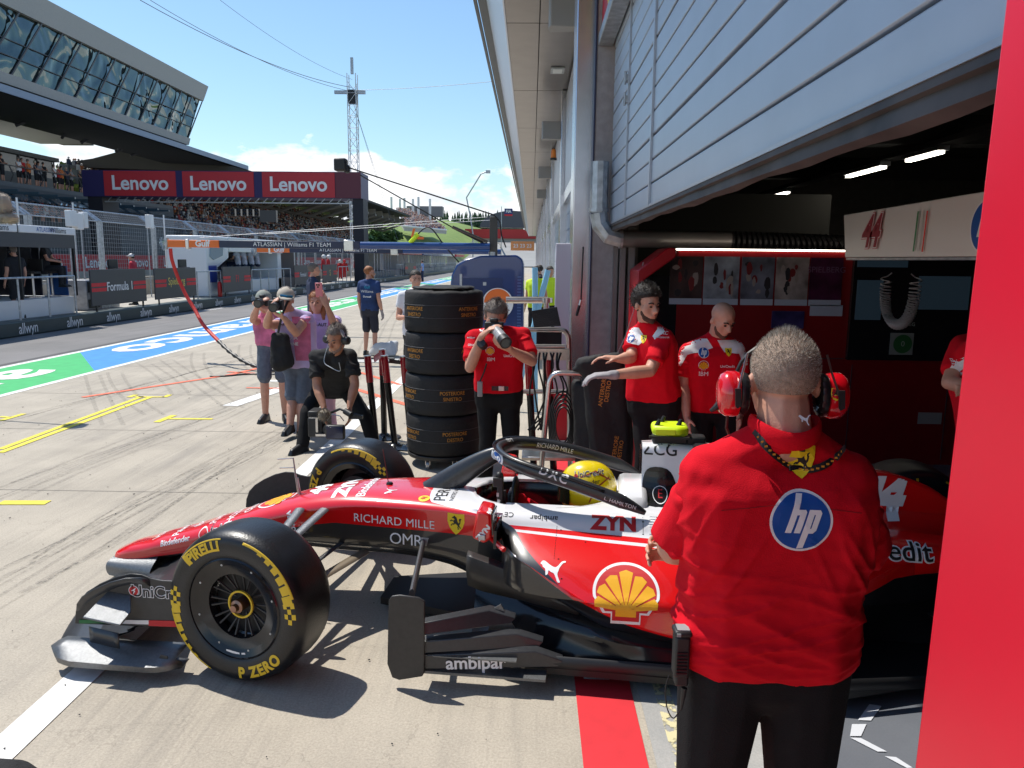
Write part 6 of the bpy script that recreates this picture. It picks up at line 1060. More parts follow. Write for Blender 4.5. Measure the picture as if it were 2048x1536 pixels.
    if vox <= .0095:
        for s_ in 'RL': e_ = P['s'+s_].lerp(P['e'+s_], sleeve); d = P['e'+s_]-P['s'+s_]; U = HB(); U.hull(ball(P['s'+s_]+V((0, 0, -.003)), .0625*k*bR**.5), disc(e_, d, .064*k*bR)); U.build('sleeve', top, t_, vox, 6, .7, disp=lambda co, n: .010*max(0, 1-abs(noise.noise(V((co.x*5, co.y*5, co.z*13+s_.__hash__() % 7))))*4)**2+nd_(cloth_disp, 9.)(co, n))
    shirt = S.build('shirt', top, t_, vox, max(4, int(.11/vox)), .75, disp=nd_(cloth_disp, 9.))
    # trousers
    Q = HB(); Q.hull(tor(.02, .088, .108*hip_r), tor(-.12, .09, .100*hip_r), ball(P['hR'], .088*k*bR), ball(P['hL'], .088*k*bR))
    for s_ in 'RL':
        Q.cap(P['h'+s_], P['k'+s_], .092*k*bR*leg, .070*k*bR**.5*leg)
        if not shorts: Q.hull(ball(P['k'+s_], .070*k), disc(P['a'+s_]-V((0, 0, .035)), P['k'+s_]-P['a'+s_], .062*k))
        else: Q.hull(ball(P['h'+s_].lerp(P['k'+s_], .3), .09*k*bR), disc(P['k'+s_]+V((0, 0, .0)), P['h'+s_]-P['k'+s_], .083*k))
    Q.build('shorts' if shorts else 'trousers', bottom, t_, vox, max(4, int(.11/vox)), .75, disp=nd_(cloth_disp*1.6, 7.))
    for s_, sg_ in (('R', 1), ('L', -1)):
        a = P['a'+s_]; f = V((sg_*.25, 1, 0)).normalized(); z0 = a.z-.085*k; S = HB(); S.hull(disc(V((a.x, a.y, z0))-f*.05, (0, 0, 1), .038*k), disc(V((a.x, a.y, z0))+f*.155*k, (0, 0, 1), .042*k), ball(a-f*.02-V((0, 0, .015)), .040*k), ball(V((a.x, a.y, z0+.035))+f*.15*k, .028*k)); S.build('shoe', shoes, t_, max(vox, .009), 2)
    # hair and headwear
    if hair and hstyle != 'bald':
        rows = []; n_ = 28; r_ = {'short': (.083, .099, .092), 'thick': (.090, .104, .102), 'long': (.093, .105, .098)}[hstyle]
        for i in range(15):
            a = -.35*PI+(.85*PI)*i/14
            rows.append([hp(*(lambda x, y, z: (x*(1+.09*noise.noise(V((x, y, z))*38)), -.022+y*(1+.10*noise.noise(V((y, z, x))*34)), .043+z*(1+.12*noise.noise(V((z, x, y))*30))))(r_[0]*cos(a)*cos(2*PI*j/n_), r_[1]*cos(a)*sin(2*PI*j/n_)*(1 if sin(2*PI*j/n_) < 0 or i > 6 else .6), r_[2]*sin(a))) for j in range(n_)])
        b = MB(); b.grid(rows, None, True)
        if vox < .0095 and not cap:
            random.seed(int(abs(hc.x*999)))
            for i in range(2600):
                r0_ = random.choice(rows[3:]); p0 = r0_[random.randrange(n_)]; d_ = (V(p0)-hp(0, -.02, .03)).normalized(); p0 = V(p0)+V((random.gauss(0, .006), random.gauss(0, .006), random.gauss(0, .006))); d2 = (d_+V((random.gauss(0, .5), random.gauss(0, .5), random.gauss(0, .35)+.1))).normalized(); sd = d2.cross(V((random.gauss(0, 1), random.gauss(0, 1), random.gauss(0, 1)))).normalized()*.0016; b.add([p0-sd-d2*.004, p0+sd-d2*.004, p0+d2*random.uniform(.008, .02)*(.9 if hstyle == 'thick' else .7)], [(0, 1, 2)])
        b.build('hair', hair, t_, smooth=True, ang=80)
        if hstyle == 'long':
            b = HB(); b.hull(ball(hp(.06, -.03, .0), .035*k), ball(hp(.07, -.02, -.17), .025*k), ball(hp(0, -.09, -.16), .03*k), ball(hp(0, -.08, 0), .04*k)); b.hull(ball(hp(-.06, -.03, .0), .035*k), ball(hp(-.07, -.02, -.17), .025*k), ball(hp(0, -.09, -.16), .03*k), ball(hp(0, -.08, 0), .04*k)); b.build('hair', hair, t_, vox, 1, disp=nd_(.006, 40))
    if beard:
        b = HB(); b.hull(ball(hp(.045, .028, -.045), .022*k), ball(hp(.032, .042, -.078), .022*k), ball(hp(0, .066, -.095), .021*k), ball(hp(-.032, .042, -.078), .022*k), ball(hp(-.045, .028, -.045), .022*k)); b.build('beard', beard, t_, .006, 1, disp=nd_(.002, 90))
    if cap:
        rows = []
        for i in range(10): a = -.08*PI+(.58*PI)*i/9; rows.append([hp(.088*cos(a)*cos(2*PI*j/24), -.015+.104*cos(a)*sin(2*PI*j/24), .045+.088*sin(a)) for j in range(24)])
        MB().grid(rows, None, True).build('cap', cap, t_, smooth=True); MB().grid([[hp(.075*sin(q), .06+.045*cos(q)+e*cos(q), .052-.25*e) for q in [-1.25+2.5*j/12 for j in range(13)]] for e in (0, .035, .075)]).build('cap_peak', cap, t_, smooth=True, thick=.004)
    if det and eyes:
        for s_ in (-1, 1): MB().sph((0, 0, 0), (.0115*k, .007*k, .0055*k), 10, Matrix.Translation(hp(.031*s_, .0795, .0)) @ Rh.to_4x4()).build('eye', mat('eye_dark', (.03, .02, .015), .2), t_, smooth=True)
        b = MB()
        for s_ in (-1, 1): b.tube([hp(.014*s_, .088, .019), hp(.032*s_, .088, .027), (hp(.048*s_, .074, .020))], .0042*k, 6, flat=.7)
        b.build('eyebrow', hair if hair and hstyle != 'bald' else m_hair, t_); 
    if glove:
        for s_, sg_ in (('R', 1), ('L', -1)):
            if glove in (s_, 'both'):
                G = HB(); hd_ = hands.get(s_); d = Mi.to_3x3() @ V(hd_[0]) if hd_ else P['w'+s_]-P['e'+s_]; n_ = Mi.to_3x3() @ V(hd_[1]) if hd_ else V((-sg_, 0, 0)); hand(G, P['w'+s_], d, n_, sg_, k*1.06, hd_[2] if hd_ else .5, .0105); G.cap(P['w'+s_]-d.normalized()*.03, P['w'+s_], .032*k, .03*k); G.build('glove', mat('glove_grey', (.32, .30, .31), .9, bump=.3), t_, .0065, 1)
    t_['_P'] = 1; del t_['_P']; return t_, P, Rh, body, shirt, hp, Mi
def headset(t_, hp, Rh, cup, k=1., cw=.055, ch=.052, band=True, mic=False, big=1.):
    for s_ in (-1, 1):
        q = Rh.to_4x4(); q.translation = hp(.078*s_, .0, -.008); c = MB().lathe([(0, .062*big), (.025*big, .06*big), (.036*big, .05*big), (.040*big, .02*big), (.036*big, .008)], 28, q @ Matrix.Rotation(s_*PI/2, 4, 'Y')).build('ear_cup', cup, t_, smooth=True); MB().lathe([(.038*big, .012), (.041*big, .0), (.030*big, -.008), (.02, -.006)], 28, q @ Matrix.Rotation(s_*PI/2, 4, 'Y')).build('ear_cushion', m_black, c, smooth=True)
    if band: MB().tube([hp(.105*cos(a), -.01, .105*sin(a)+.0) for a in [PI*i/16 for i in range(17)]], .008, 8, flat=2.).build('headband', m_black, t_, smooth=True)
    if mic: MB().tube([hp(-.10, .02, -.03), hp(-.08, .08, -.075), hp(-.02, .115, -.075)], .004, 6).sph(hp(-.02, .115, -.075), .010, 8).build('microphone', m_black, t_)
def on(shirt, Mi, u, v, y):                                # where the line through a photograph point meets the shirt
    bv = bvh_of(shirt, *[c for c in shirt.parent.children if c.name.startswith('sleeve')]); o = Mi @ CO; d = (Mi.to_3x3() @ ray(u, v)).normalized(); h = bv.ray_cast(o, d); return bv, (h[0] if h[0] is not None else Mi @ atY(u, v, y))
def team_marks(t_, shirt, Mi, y, items, ang):              # items: (kind, u, v, size)
    ux = Mi.to_3x3() @ V((cos(ang), sin(ang), 0)); uy = V((0, 0, 1))
    for kd, u, v, s_ in items:
        bv, p = on(shirt, Mi, u, v, y)
        if kd == 'hp': hp_logo(bv, p, ux, uy, s_, t_)
        elif kd == 'shield': horse_shield(bv, p, ux, uy, s_, t_)
        elif kd == 'shell': shell_logo(bv, p, ux, uy, s_, t_)
        elif kd == 'puma': decal('logo', poly2(PUMA), bv, p, ux, uy, s_, m_ltr, t_, .002, .015)
        elif kd == 'yoke': decal('white_yoke', poly2(s_), bv, p, ux, uy, 1., m_shirtw, t_, .0015, .02)
        else: decal('lettering', T(kd, .01), bv, p, ux, uy, s_, m_ltr, t_, .002, .015)
# ---- the man in front, seen from behind
FX_, FY = .620, 1.86
g = lambda u, v, y=FY: atY(u, v, y)
J = dict(hc=(.618, 1.875, 1.592), nk=(.620, 1.85, 1.450), sR=(.778, 1.86, 1.345), sL=(.455, 1.86, 1.355), eR=(.862, 1.93, 1.125), eL=(.385, 1.93, 1.145), wR=(.462, 2.02, 1.11), wL=(.76, 2.13, 1.10), hR=(.728, 1.90, .88), hL=(.522, 1.90, .88), kR=(.745, 1.91, .47), kL=(.50, 1.91, .47), aR=(.76, 1.88, .085), aL=(.49, 1.88, .085))
def fgw(co, n):
    z = co.z; w_ = math.exp(-((z-.98)/.13)**2); f = abs(noise.noise(V((co.x*4.5, co.y*3, z*27+co.x*9+2))))**.7; f2 = abs(noise.noise(V((co.x*10+4, co.y*6, z*17-co.x*20))))
    sd = min(1, max(0, (abs(co.x-.0)-.05)/.12)); m2 = math.exp(-((z-1.14)/.10)**2)*sd
    rg = lambda q: max(0., 1-abs(q)*3.2)**2
    a = rg(noise.noise(V((co.x*2.6+1, co.y*1.5, z*15+co.x*3.5)))); b_ = rg(noise.noise(V((co.x*3.4+7, co.y*2, z*21-co.x*5+3)))); c_ = rg(noise.noise(V((co.x*5+3, co.y*3, z*9+abs(co.x)*16))))
    top = math.exp(-((z-1.24)/.10)**2)
    return w_*(.011*a+.008*b_)+.008*m2*c_+.006*m2*a+.0035*top*c_*min(1, abs(co.x)/.1)+.006*w_*(f-.3)+.003*noise.noise(co*9)+.0009*noise.noise(co*38)
fg = person('man in red team shirt with red ear defenders seen from behind, closest to the lens', (FX_, FY, 0), R(-2), J, H=1.80, bulk=1.22, vox=.0055, skin=m_skin, hstyle='bald', torso_extra=.006, sleeve=.93, hands={'R': ((-1, -.12, .06), (.15, -1, .0), 1.0), 'L': ((1, -.2, 0), (0, -1, 0), .5)}, hem=.075, cloth_disp=.0, eyes=False, hip_r=.98, leg=1.17)
t_, P, Rh, body, shirt, hp, Mi = fg
cs_ = [v.co.copy() for v in shirt.data.vertices]; ns_ = [v.normal.copy() for v in shirt.data.vertices]; push(shirt, [c+n*fgw(c, n) for c, n in zip(cs_, ns_)])
k = 1.8/1.76
MB().tube([P['nk']+V((.079*cos(a), .085*sin(a)-.0, .030+.012*cos(2*a))) for a in [2*PI*i/28 for i in range(28)]], .022, 8, flat=.28, up=(0, 0, 1), closed=True).build('collar', m_shirt, t_, smooth=True)
b = MB()                                                   # yoke seam and placket stitching
bv = bvh_of(shirt)
for j in range(60):
    x = -.16+.32*j/59; z = 1.325-.02*abs(x)/.16; h_ = bv.ray_cast(V((x, -1, z)), V((0, 1, 0)))
    if h_[0] is not None: b.box(h_[0]+V((0, -.0006, 0)), (.0056, .0016, .0014))
b.build('seam', mat('seam_dark_red', (.30, .004, .008), .9), t_)
HC_ = P['hc']; random.seed(1)
hs = MB(); hs2 = MB(); n_h = 0                             # cropped hair, strand by strand
def scalp(a, e): return V((.0760*cos(e)*cos(a), .0965*cos(e)*sin(a), .0830*sin(e)))
cap_ = []
for i in range(18):
    e = -.22*PI+(.72*PI)*i/17; cap_.append([hp(0, -.013, .037)+Rh @ (scalp(2*PI*j/36, e)*(1.0 if e > -.1 else 1.0-.0*e)*1.012*k) for j in range(36)])
mh_a = mat('stubble_base', (.33, .24, .185), .75, nz=.25, ns=90, bump=.5, bs=300); MB().grid([[p for p in r_] for r_ in cap_], None, True).build('hair_base', mh_a, t_, smooth=True)
for i in range(15000):
    a = random.uniform(0, 2*PI); e = math.asin(random.uniform(-.62, 1)); d = scalp(a, e)
    if d.y > .07 and d.z < .03: continue
    ln_ = (.0022+.0075*max(0, (e+.1)/1.2)+.012*max(0, e-.95))*random.uniform(.7, 1.3); o_ = hp(0, -.013, .037)+Rh @ (d*1.008*k); nn = (d.normalized()+V((0, -.15, .75 if e > .5 else .15))+V((random.gauss(0, .25), random.gauss(0, .25), random.gauss(0, .2)))).normalized(); sd = nn.cross(V((random.gauss(0, 1), random.gauss(0, 1), random.gauss(0, 1)))).normalized()*.00045
    (hs if random.random() < .6 else hs2).add([o_-sd, o_+sd, o_+nn*ln_*k], [(0, 1, 2)])
hs.build('hair', mat('strand_blond_grey', (.60, .55, .48), .35), t_); hs2.build('hair', mat('strand_brown', (.10, .07, .05), .4), t_)
m_cup = mat('ear_defender_red', (.62, .004, .012), .2, coat=1.)
for s_ in (-1, 1):
    q = Rh.to_4x4(); q.translation = hp(.083*s_, .0, -.030); q = q @ Matrix.Rotation(s_*PI/2, 4, 'Y')
    rows = []
    for rr_, zz_ in ((.030, .018), (.0415, .020), (.044, .030), (.043, .048), (.036, .060), (.022, .066), (.0, .067)): rows.append([q @ V((rr_*1.30*cos(2*PI*j/32)*s_, rr_*1.02*sin(2*PI*j/32), zz_*1.08)) for j in range(32)])
    c_ = MB().grid(rows, None, True).build('ear_cup', m_cup, t_, smooth=True, ang=50); rows = []
    for j in range(41):
        a = 2*PI*j/40; w_ = .0015*(1 if j % 2 else -1); rows.append([q @ V(((.036+rr_)*1.20*cos(a)*s_, (.036+rr_)*.95*sin(a), zz_)) for rr_, zz_ in ((-.012, .004), (-.004, -.002+w_), (.005+w_, .002), (.008+w_, .010), (.006, .019), (-.01, .021))])
    MB().grid(rows).build('ear_cushion', mat('cushion_black', (.012, .012, .014), .3), c_, smooth=True)
    MB().tube([hp(.092*s_, -.02, .07), hp(.102*s_, -.03, .03), hp(.112*s_, -.044, -.005), hp(.116*s_, -.048, -.022)], .0028, 6).build('yoke_wire', m_metal, t_, smooth=True); MB().prism([(-.007, .012), (.007, .012), (.010, -.030), (.0, -.036), (-.004, -.03)], 0, .006, Matrix.Translation(hp(.118*s_, -.056, -.02)) @ Matrix.Rotation(PI/2, 4, 'X')).build('yoke_clip', m_black, t_)
    if s_ > 0: horse_shield(bvh_of(c_), hp(.135, -.03, -.02), (.5, -.8, 0), (0, 0, 1), .028, c_)
MB().tube([hp(-.14, .0, -.05), hp(-.155, .0, -.066), hp(-.165, .005, -.075)], [.012, .008, .005], 8).tube([hp(-.125, .0, -.07), hp(-.12, .03, -.12), hp(-.09, .10, -.17)], .004, 6).build('cable_socket', m_black, t_)
MB().tube([hp(.10*cos(a), .055, .10*sin(a)-.01) for a in [PI*i/12 for i in range(13)]], .005, 6).build('headband', m_black, t_, smooth=True)
uxb = Mi.to_3x3() @ V((1, .0, 0)); 
bv, p = on(shirt, Mi, 1602, 1043, FY); hp_logo(bv, p, uxb, (0, 0, 1), .146, t_, .0015)
bv, p = on(shirt, Mi, 1600, 925, FY); horse_shield(bv, p, uxb, (0, .5, 1), .070, t_, .007)
decal('logo', poly2(smooth_poly(PUMA, 3)), None, Mi @ atY(1610, 840, FY-.108), uxb, (0, .5, 1), .028, m_ltr, t_, .0)
def lay(bv, Mi, pts, y, off):
    out = []
    for u, v in pts:
        o = Mi @ CO; d = (Mi.to_3x3() @ ray(u, v)).normalized(); h = bv.ray_cast(o, d); out.append(h[0]-d*off if h[0] is not None else Mi @ atY(u, v, y))
    return out
ly = smooth_line(lay(bv, Mi, ((1508, 862), (1528, 888), (1552, 912), (1582, 932), (1618, 939), (1650, 930), (1675, 912), (1690, 895)), FY-.1, .006), 6)
MB().tube(ly, .0085, 6, flat=.18, up=(0, .3, 1)).build('lanyard', mat('lanyard_black', (.012, .012, .012), .6), t_); b = MB()
for i in range(3, len(ly)-3, 2): b.box(V(ly[i])+V((0, -.0028, 0)), (.007, .001, .0045), None, 0, 0)
b.build('lanyard_print', mat('lanyard_orange', (.6, .25, .02), .6), t_); MB().box(V(ly[len(ly)//2-1])+V((0, -.003, 0)), (.038, .004, .015)).build('lanyard_clasp', m_blackg, t_, bev=.002)
# belt and radio with its cable
if 0: MB().tube([V((.19*1.07*cos(a), .035+.15*sin(a), .915)) for a in [2*PI*i/40 for i in range(40)]], .02, 8, flat=.25, up=(0, 0, 1), closed=True).build('belt', m_blackg, t_, smooth=True)
p = atY(1362, 1300, 1.82); rd = thing('two_way_radio', 'black two-way radio with cable clipped to the belt of the man in front', 'radio', (p.x, 1.82, p.z-.07)); b = MB().box((0, 0, .06), (.038, .045, .11)).box((.002, 0, .0), (.034, .04, .04)).box((0, 0, .122), (.044, .05, .016)); b.build('case', m_black, rd, bev=.006); MB().box((.001, -.002, .131), (.03, .034, .004)).box((-.012, -.0255, .122), (.01, .003, .008)).build('display', mat('radio_display', (.3, .33, .33), .2), rd)
b = MB()
for i in range(7): b.box((-.001, -.0245, .02+i*.009), (.026, .002, .003))
b.build('speaker_grille', m_blackg, rd); MB().tube([(.012, -.005, -.03), (.010, -.006, -.05), (.006, -.006, -.09)], [.008, .007, .003], 8).tube(smooth_line([(.004, -.006, -.09), (-.012, -.004, -.115), (-.028, 0, -.09), (-.034, .002, -.04), (-.026, .004, .0)], 5), .0018, 6).build('cable', m_black, rd, smooth=True)
# ---- photographer in red team shirt
PX, PY = -.27, 6.0
w = lambda u, v, y=PY: atY(u, v, y)
ph, P, Rh, body, shirt, hp, Mi = person('photographer in red team shirt aiming a long lens beside the tyre stack', (PX, PY, 0), R(180), dict(hc=w(990, 636, 5.93)+V((0, 0, .0)), nk=w(998, 668, 6.0), sR=w(948, 676), sL=w(1046, 672), eR=w(940, 735, 5.85), eL=w(1064, 722, 5.85), wR=w(964, 672, 5.72), wL=w(1022, 700, 5.70), hR=w(975, 786, 6.02), hL=w(1020, 786, 6.02), kR=w(975, 880, 6.0), kL=w(1022, 880, 6.0), aR=V((-.36, 6.05, .085)), aL=V((-.16, 6.05, .085))), H=1.76, bulk=1.06, vox=.0075, skin=m_skin, hair=m_hairg, hstyle='thick', hd=(18, 0, -8), hands={'R': ((.5, -.35, .5), (.7, .2, -.6), .75), 'L': ((-.6, -.4, .25), (.1, .2, 1), .6)}, sleeve=.75, hem=.13)
team_marks(ph, shirt, Mi, PY, [('shell', 980, 702, .062), ('IBM', 982, 719, .04), ('UniCredit', 1022, 712, .028), ('puma', 963, 662, .04), ('ambipar', 942, 675, .02), ('CEVA', 942, 690, .02)], 0)
bv, p = on(shirt, Mi, 968, 740, PY); 0 and decal('white_panel', poly2([(-.5, -.5), (.2, -.5), (.5, .5), (.1, .5)]), bv, p, Mi.to_3x3() @ V((1, 0, 0)), (0, 0, 1), .045, m_shirtw, ph, .0015, .03, .22)
MB().box(Mi @ w(1000, 777, 5.87), (.13, .01, .035)).build('belt', m_blackg, ph); MB().box(Mi @ w(1003, 777, 5.863), (.045, .008, .036)).build('buckle', m_metal, ph, bev=.003)
MB().tube([Mi @ w(967, 692, 5.77)]*1+[Mi @ w(962, 686, 5.70)], .033, 14).build('watch', m_black, ph)
cm = thing('camera', 'black camera with long grey zoom lens held up by the photographer in red', 'camera', w(988, 655, 5.72)); o_ = w(988, 655, 5.72)
MB().box((0, 0, 0), (.14, .06, .085)).box((.0, 0, .055), (.06, .055, .03)).build('camera_body', m_black, cm, bev=.01); ld = (w(1012, 686, 5.50)-o_); MB().cyl(V((0, 0, 0)), ld*.45, .036, .038, 24).cyl(ld*.47, ld*.72, .040, .040, 24).build('lens', mat('lens_grey', (.30, .30, .31), .35), cm, smooth=True); MB().cyl(ld*.73, ld, .043, .046, 24).build('lens_hood', m_black, cm, smooth=True); MB().cyl(ld*.97, ld*1.004, .037, n=24).build('front_element', m_glass, cm)
p = w(960, 778, 5.85); rd = thing('two_way_radio', 'silver topped radio hanging at the hip of the photographer in red', 'radio', p); MB().box((0, 0, 0), (.04, .03, .12), None, 0, .15).build('case', mat('radio_silver', (.3, .3, .31), .4), rd, bev=.005); MB().tube([(0, 0, .06), (.03, 0, .13), (.05, 0, .2)], .006, 6).build('strap', m_black, rd)
# ---- mechanic lifting the tyre blanket
w = lambda u, v, y=5.2: atY(u, v, y)
mc, P, Rh, body, shirt, hp, Mi = person('bearded dark haired mechanic in red and white shirt reaching for the trolley handle', (.84, 5.2, 0), R(160), dict(hc=w(1294, 610, 5.15), nk=w(1296, 655, 5.22), sL=w(1328, 678, 5.12), sR=w(1272, 672, 5.30), eL=w(1300, 742, 4.98), wL=w(1222, 750, 4.90), eR=w(1262, 715, 5.15), wR=w(1238, 718, 5.1), hR=w(1285, 800, 5.25), hL=w(1330, 800, 5.2), kR=w(1290, 905, 5.2), kL=w(1335, 905, 5.15), aR=V((.78, 5.3, .085)), aL=V((1.0, 5.2, .085))), H=1.78, vox=.0075, skin=m_skin, hair=m_hair, hstyle='thick', hd=(6, 50, 0), beard=mat('beard_dark', (.07, .035, .022), .8, bump=.5, bs=150), glove='L', hands={'L': ((-1, 0, -.05), (0, .1, -1), .7), 'R': ((-1, .2, .1), (0, 0, -1), .6)}, sleeve=.72, hem=.10)
team_marks(mc, shirt, Mi, 5.2, [('yoke', 1283, 672, [(-.10, .05), (-.02, .055), (.03, -.02), (-.01, -.06), (-.10, -.04)]), ('yoke', 1305, 672, [(.0, .0), (.03, .05), (.10, .05), (.02, -.02)]), ('shield', 1287, 678, .052), ('hp', 1262, 677, .055), ('shell', 1263, 703, .05), ('ambipar', 1326, 655, .022), ('DXC', 1326, 666, .030), ('BITDEFENDER', 1326, 675, .012)], R(-20))
# ---- bald mechanic looking down
bd, P, Rh, body, shirt, hp, Mi = person('bald mechanic in red shirt with white shoulders looking down by the partition', (1.27, 5.25, 0), R(182), dict(hc=w(1445, 640, 5.18), nk=w(1432, 682, 5.25), sR=w(1378, 704, 5.25), sL=w(1472, 700, 5.25), eR=w(1366, 770, 5.25), wR=w(1374, 835, 5.15), eL=w(1487, 765, 5.25), wL=w(1480, 830, 5.1), hR=w(1405, 808, 5.27), hL=w(1452, 808, 5.27), kR=V((1.20, 5.25, .48)), kL=V((1.40, 5.25, .48)), aR=V((1.18, 5.27, .085)), aL=V((1.42, 5.27, .085))), H=1.72, bulk=1.04, vox=.0075, skin=m_skin, hstyle='bald', hd=(26, 22, 0), beard=mat('stubble', (.12, .06, .04), .8, bump=.5, bs=150), sleeve=.70)
team_marks(bd, shirt, Mi, 5.25, [('yoke', 1393, 695, [(-.11, .05), (.07, .06), (.11, .0), (.03, -.03), (-.02, -.035), (-.06, -.05), (-.1, -.13), (-.12, -.12)]), ('yoke', 1463, 695, [(-.1, .05), (.08, .05), (.12, -.02), (.12, -.12), (.09, -.12), (.05, -.04), (-.05, -.03)]), ('hp', 1407, 705, .072), ('shield', 1457, 704, .052), ('shell', 1407, 731, .062), ('IBM', 1407, 748, .042), ('UniCredit', 1455, 733, .024), ('CEVA', 1455, 747, .024), ('puma', 1394, 683, .03)], 0)
# ---- person at the right, half hidden by the red panel
pr, P, Rh, body, shirt, hp, Mi = person('person in red and white shirt with a bent arm half hidden by the red panel', (2.62, 4.3, 0), R(130), dict(sL=atY(1955, 700, 4.15), sR=atY(1925, 694, 4.35), eR=atY(1898, 765, 4.2), wR=atY(1950, 778, 4.1), eL=atY(1990, 770, 4.1), wL=atY(1965, 775, 4.05)), H=1.78, vox=.011, hair=m_hair, sleeve=.75)
team_marks(pr, shirt, Mi, 4.2, [('yoke', 1920, 715, [(-.03, -.10), (.03, -.10), (.05, .10), (.0, .10)]), ('CEVA', 1898, 712, .02)], R(0))
# ---- camera operator bending forward
w = lambda u, v, y=7.2: atY(u, v, y)
m_blk = mat('black_polo_fabric', (.010, .010, .011), .85, bump=.3, bs=200)
cr, P, Rh, body, shirt, hp, Mi = person('grey haired cameraman in black bending down over a low video camera', (-1.93, 7.3, 0), R(172), dict(hc=w(673, 678, 6.86), nk=w(668, 708, 7.02), sR=w(632, 714, 7.05), sL=w(700, 712, 7.02), eR=w(634, 772, 6.95), eL=w(710, 768, 6.92), wR=w(648, 815, 6.82), wL=w(699, 812, 6.80), hR=w(645, 772, 7.72), hL=w(688, 772, 7.72), kR=w(614, 826, 7.42), kL=w(730, 832, 7.42), aR=V((-2.22, 7.30, .085)), aL=V((-1.52, 7.35, .085))), H=1.78, bulk=1.06, vox=.0085, skin=m_skin2, hair=m_hairg, hstyle='short', hd=(20, -16, 0), top=m_blk, sleeve=.72, hands={'R': ((.1, -.3, -.9), (.9, 0, 0), .5), 'L': ((.1, -.3, -.9), (-.9, 0, 0), .5)}, beard=mat('stubble_grey', (.22, .15, .12), .8, bump=.5, bs=150))
headset(cr, hp, Rh, mat('cup_black', (.02, .02, .02), .4), band=True); MB().tube([hp(.098*cos(a), -.005, .103*sin(a)+.004) for a in [PI*i/14 for i in range(15)]], .012, 8, flat=1.6).build('headband', m_galv, cr, smooth=True)
MB().tube(smooth_line([hp(.1, 0, -.05), Mi @ w(648, 722, 6.9), Mi @ w(662, 735, 6.85), Mi @ w(680, 742, 6.82), Mi @ w(678, 725, 6.82)], 5), .004, 6).build('cable', m_galv, cr, smooth=True)
vc = thing('video_camera', 'broadcast video camera with square lens hood and furry microphone held low', 'video camera', w(665, 850, 6.75)); O_ = w(665, 850, 6.75); q = lambda u, v, y=6.75: atY(u, v, y)-O_
MB().box(q(640, 848, 6.95), (.14, .32, .18)).box(q(632, 825, 6.95), (.1, .2, .06)).build('camera_body', m_black, vc, bev=.012); MB().cyl(q(655, 858, 6.85), q(668, 864, 6.62), .055, .06, 20).build('lens', m_black, vc, smooth=True)
hq = q(671, 864, 6.60); MB().box(hq, (.17, .06, .13)).build('lens_hood', m_black, vc, bev=.016); MB().box(hq+V((0, -.031, 0)), (.145, .004, .105)).build('front_element', mat('lens_coating', (.01, .015, .05), .08), vc, bev=.01)
b = MB().sph(q(648, 830, 6.72), (.05, .07, .05), 14); random.seed(7)
for i in range(500): d = V((random.gauss(0, 1), random.gauss(0, 1), random.gauss(0, 1))).normalized(); p = q(648, 830, 6.72)+V((d.x*.05, d.y*.07, d.z*.05)); b.add([p+V((.003, 0, 0)), p-V((.003, 0, 0)), p+d*.018], [(0, 1, 2)])
b.build('microphone', mat('fur_brown', (.20, .17, .13), .95), vc); b = MB().tube([q(662, 825, 6.8), q(680, 818, 6.75), q(700, 826, 6.7), q(722, 832, 6.7)], .012, 8).cyl(q(690, 822, 6.72), q(703, 830, 6.68), .028, n=14).box(q(712, 834, 6.72), (.12, .05, .03)); b.build('handle', m_black, vc, smooth=True); MB().tube([q(655, 840, 6.7), q(664, 828, 6.66), q(680, 832, 6.66), q(688, 842, 6.66)], .005, 6).box(q(634, 850, 6.76), (.02, .02, .13)).box(q(645, 868, 6.8), (.1, .1, .02)).build('bracket', m_metal, vc)
# ---- tabard photographers and the woman with the phone
m_tab = mat('tabard_pink', (.58, .15, .27), .8, nz=.3, ns=9, bump=.3, bs=60); m_lil = mat('tabard_lilac', (.50, .40, .66), .8, nz=.15, ns=7); m_jean = mat('denim_grey', (.10, .12, .16), .9, nz=.15, ns=30); m_capb = mat('cap_beige', (.45, .40, .33), .85)
w = lambda u, v, y=8.05: atY(u, v, y)
def cam_obj(lab, o, d, s_=1.):
    c_ = thing('camera', lab, 'camera', o); d = V(d).normalized(); MB().box((0, 0, 0), (.14*s_, .07*s_, .10*s_)).box((0, 0, .06*s_), (.06*s_, .06*s_, .03*s_)).build('camera_body', m_black, c_, bev=.01); MB().cyl(d*.02, d*.16*s_, .040*s_, .046*s_, 20).build('lens', m_black, c_, smooth=True); MB().cyl(d*.155*s_, d*.163*s_, .036*s_, n=20).build('front_element', m_glass, c_); return c_
tp, P, Rh, body, shirt, hp, Mi = person('photographer in beige cap and pink tabard with a camera at his eye', (-2.50, 8.05, 0), R(190), dict(hc=w(571, 600, 7.95), nk=w(583, 628), sR=w(566, 648), sL=w(614, 636, 8.1), eR=w(534, 650, 7.85), eL=w(592, 666, 7.85), wR=w(540, 624, 7.72), wL=w(568, 636, 7.70), hR=w(588, 728, 8.1), hL=w(614, 728, 8.1), kR=w(585, 795, 8.05), kL=w(606, 800, 8.05), aR=w(580, 850, 7.9), aL=w(600, 862, 7.95)), H=1.80, bulk=1.08, vox=.009, skin=m_skin, hair=m_hairg, hd=(8, 10, -6), cap=m_capb, top=m_lil, bottom=m_jean, shorts=True, shoes=m_shoe, hands={'R': ((.3, -.3, .8), (.7, .2, 0), .7), 'L': ((-.6, -.3, .4), (0, .2, 1), .6)}, sleeve=.35, hem=.02)
bv, p = on(shirt, Mi, 578, 672, 8.0); ux = Mi.to_3x3() @ V((1, .15, 0))
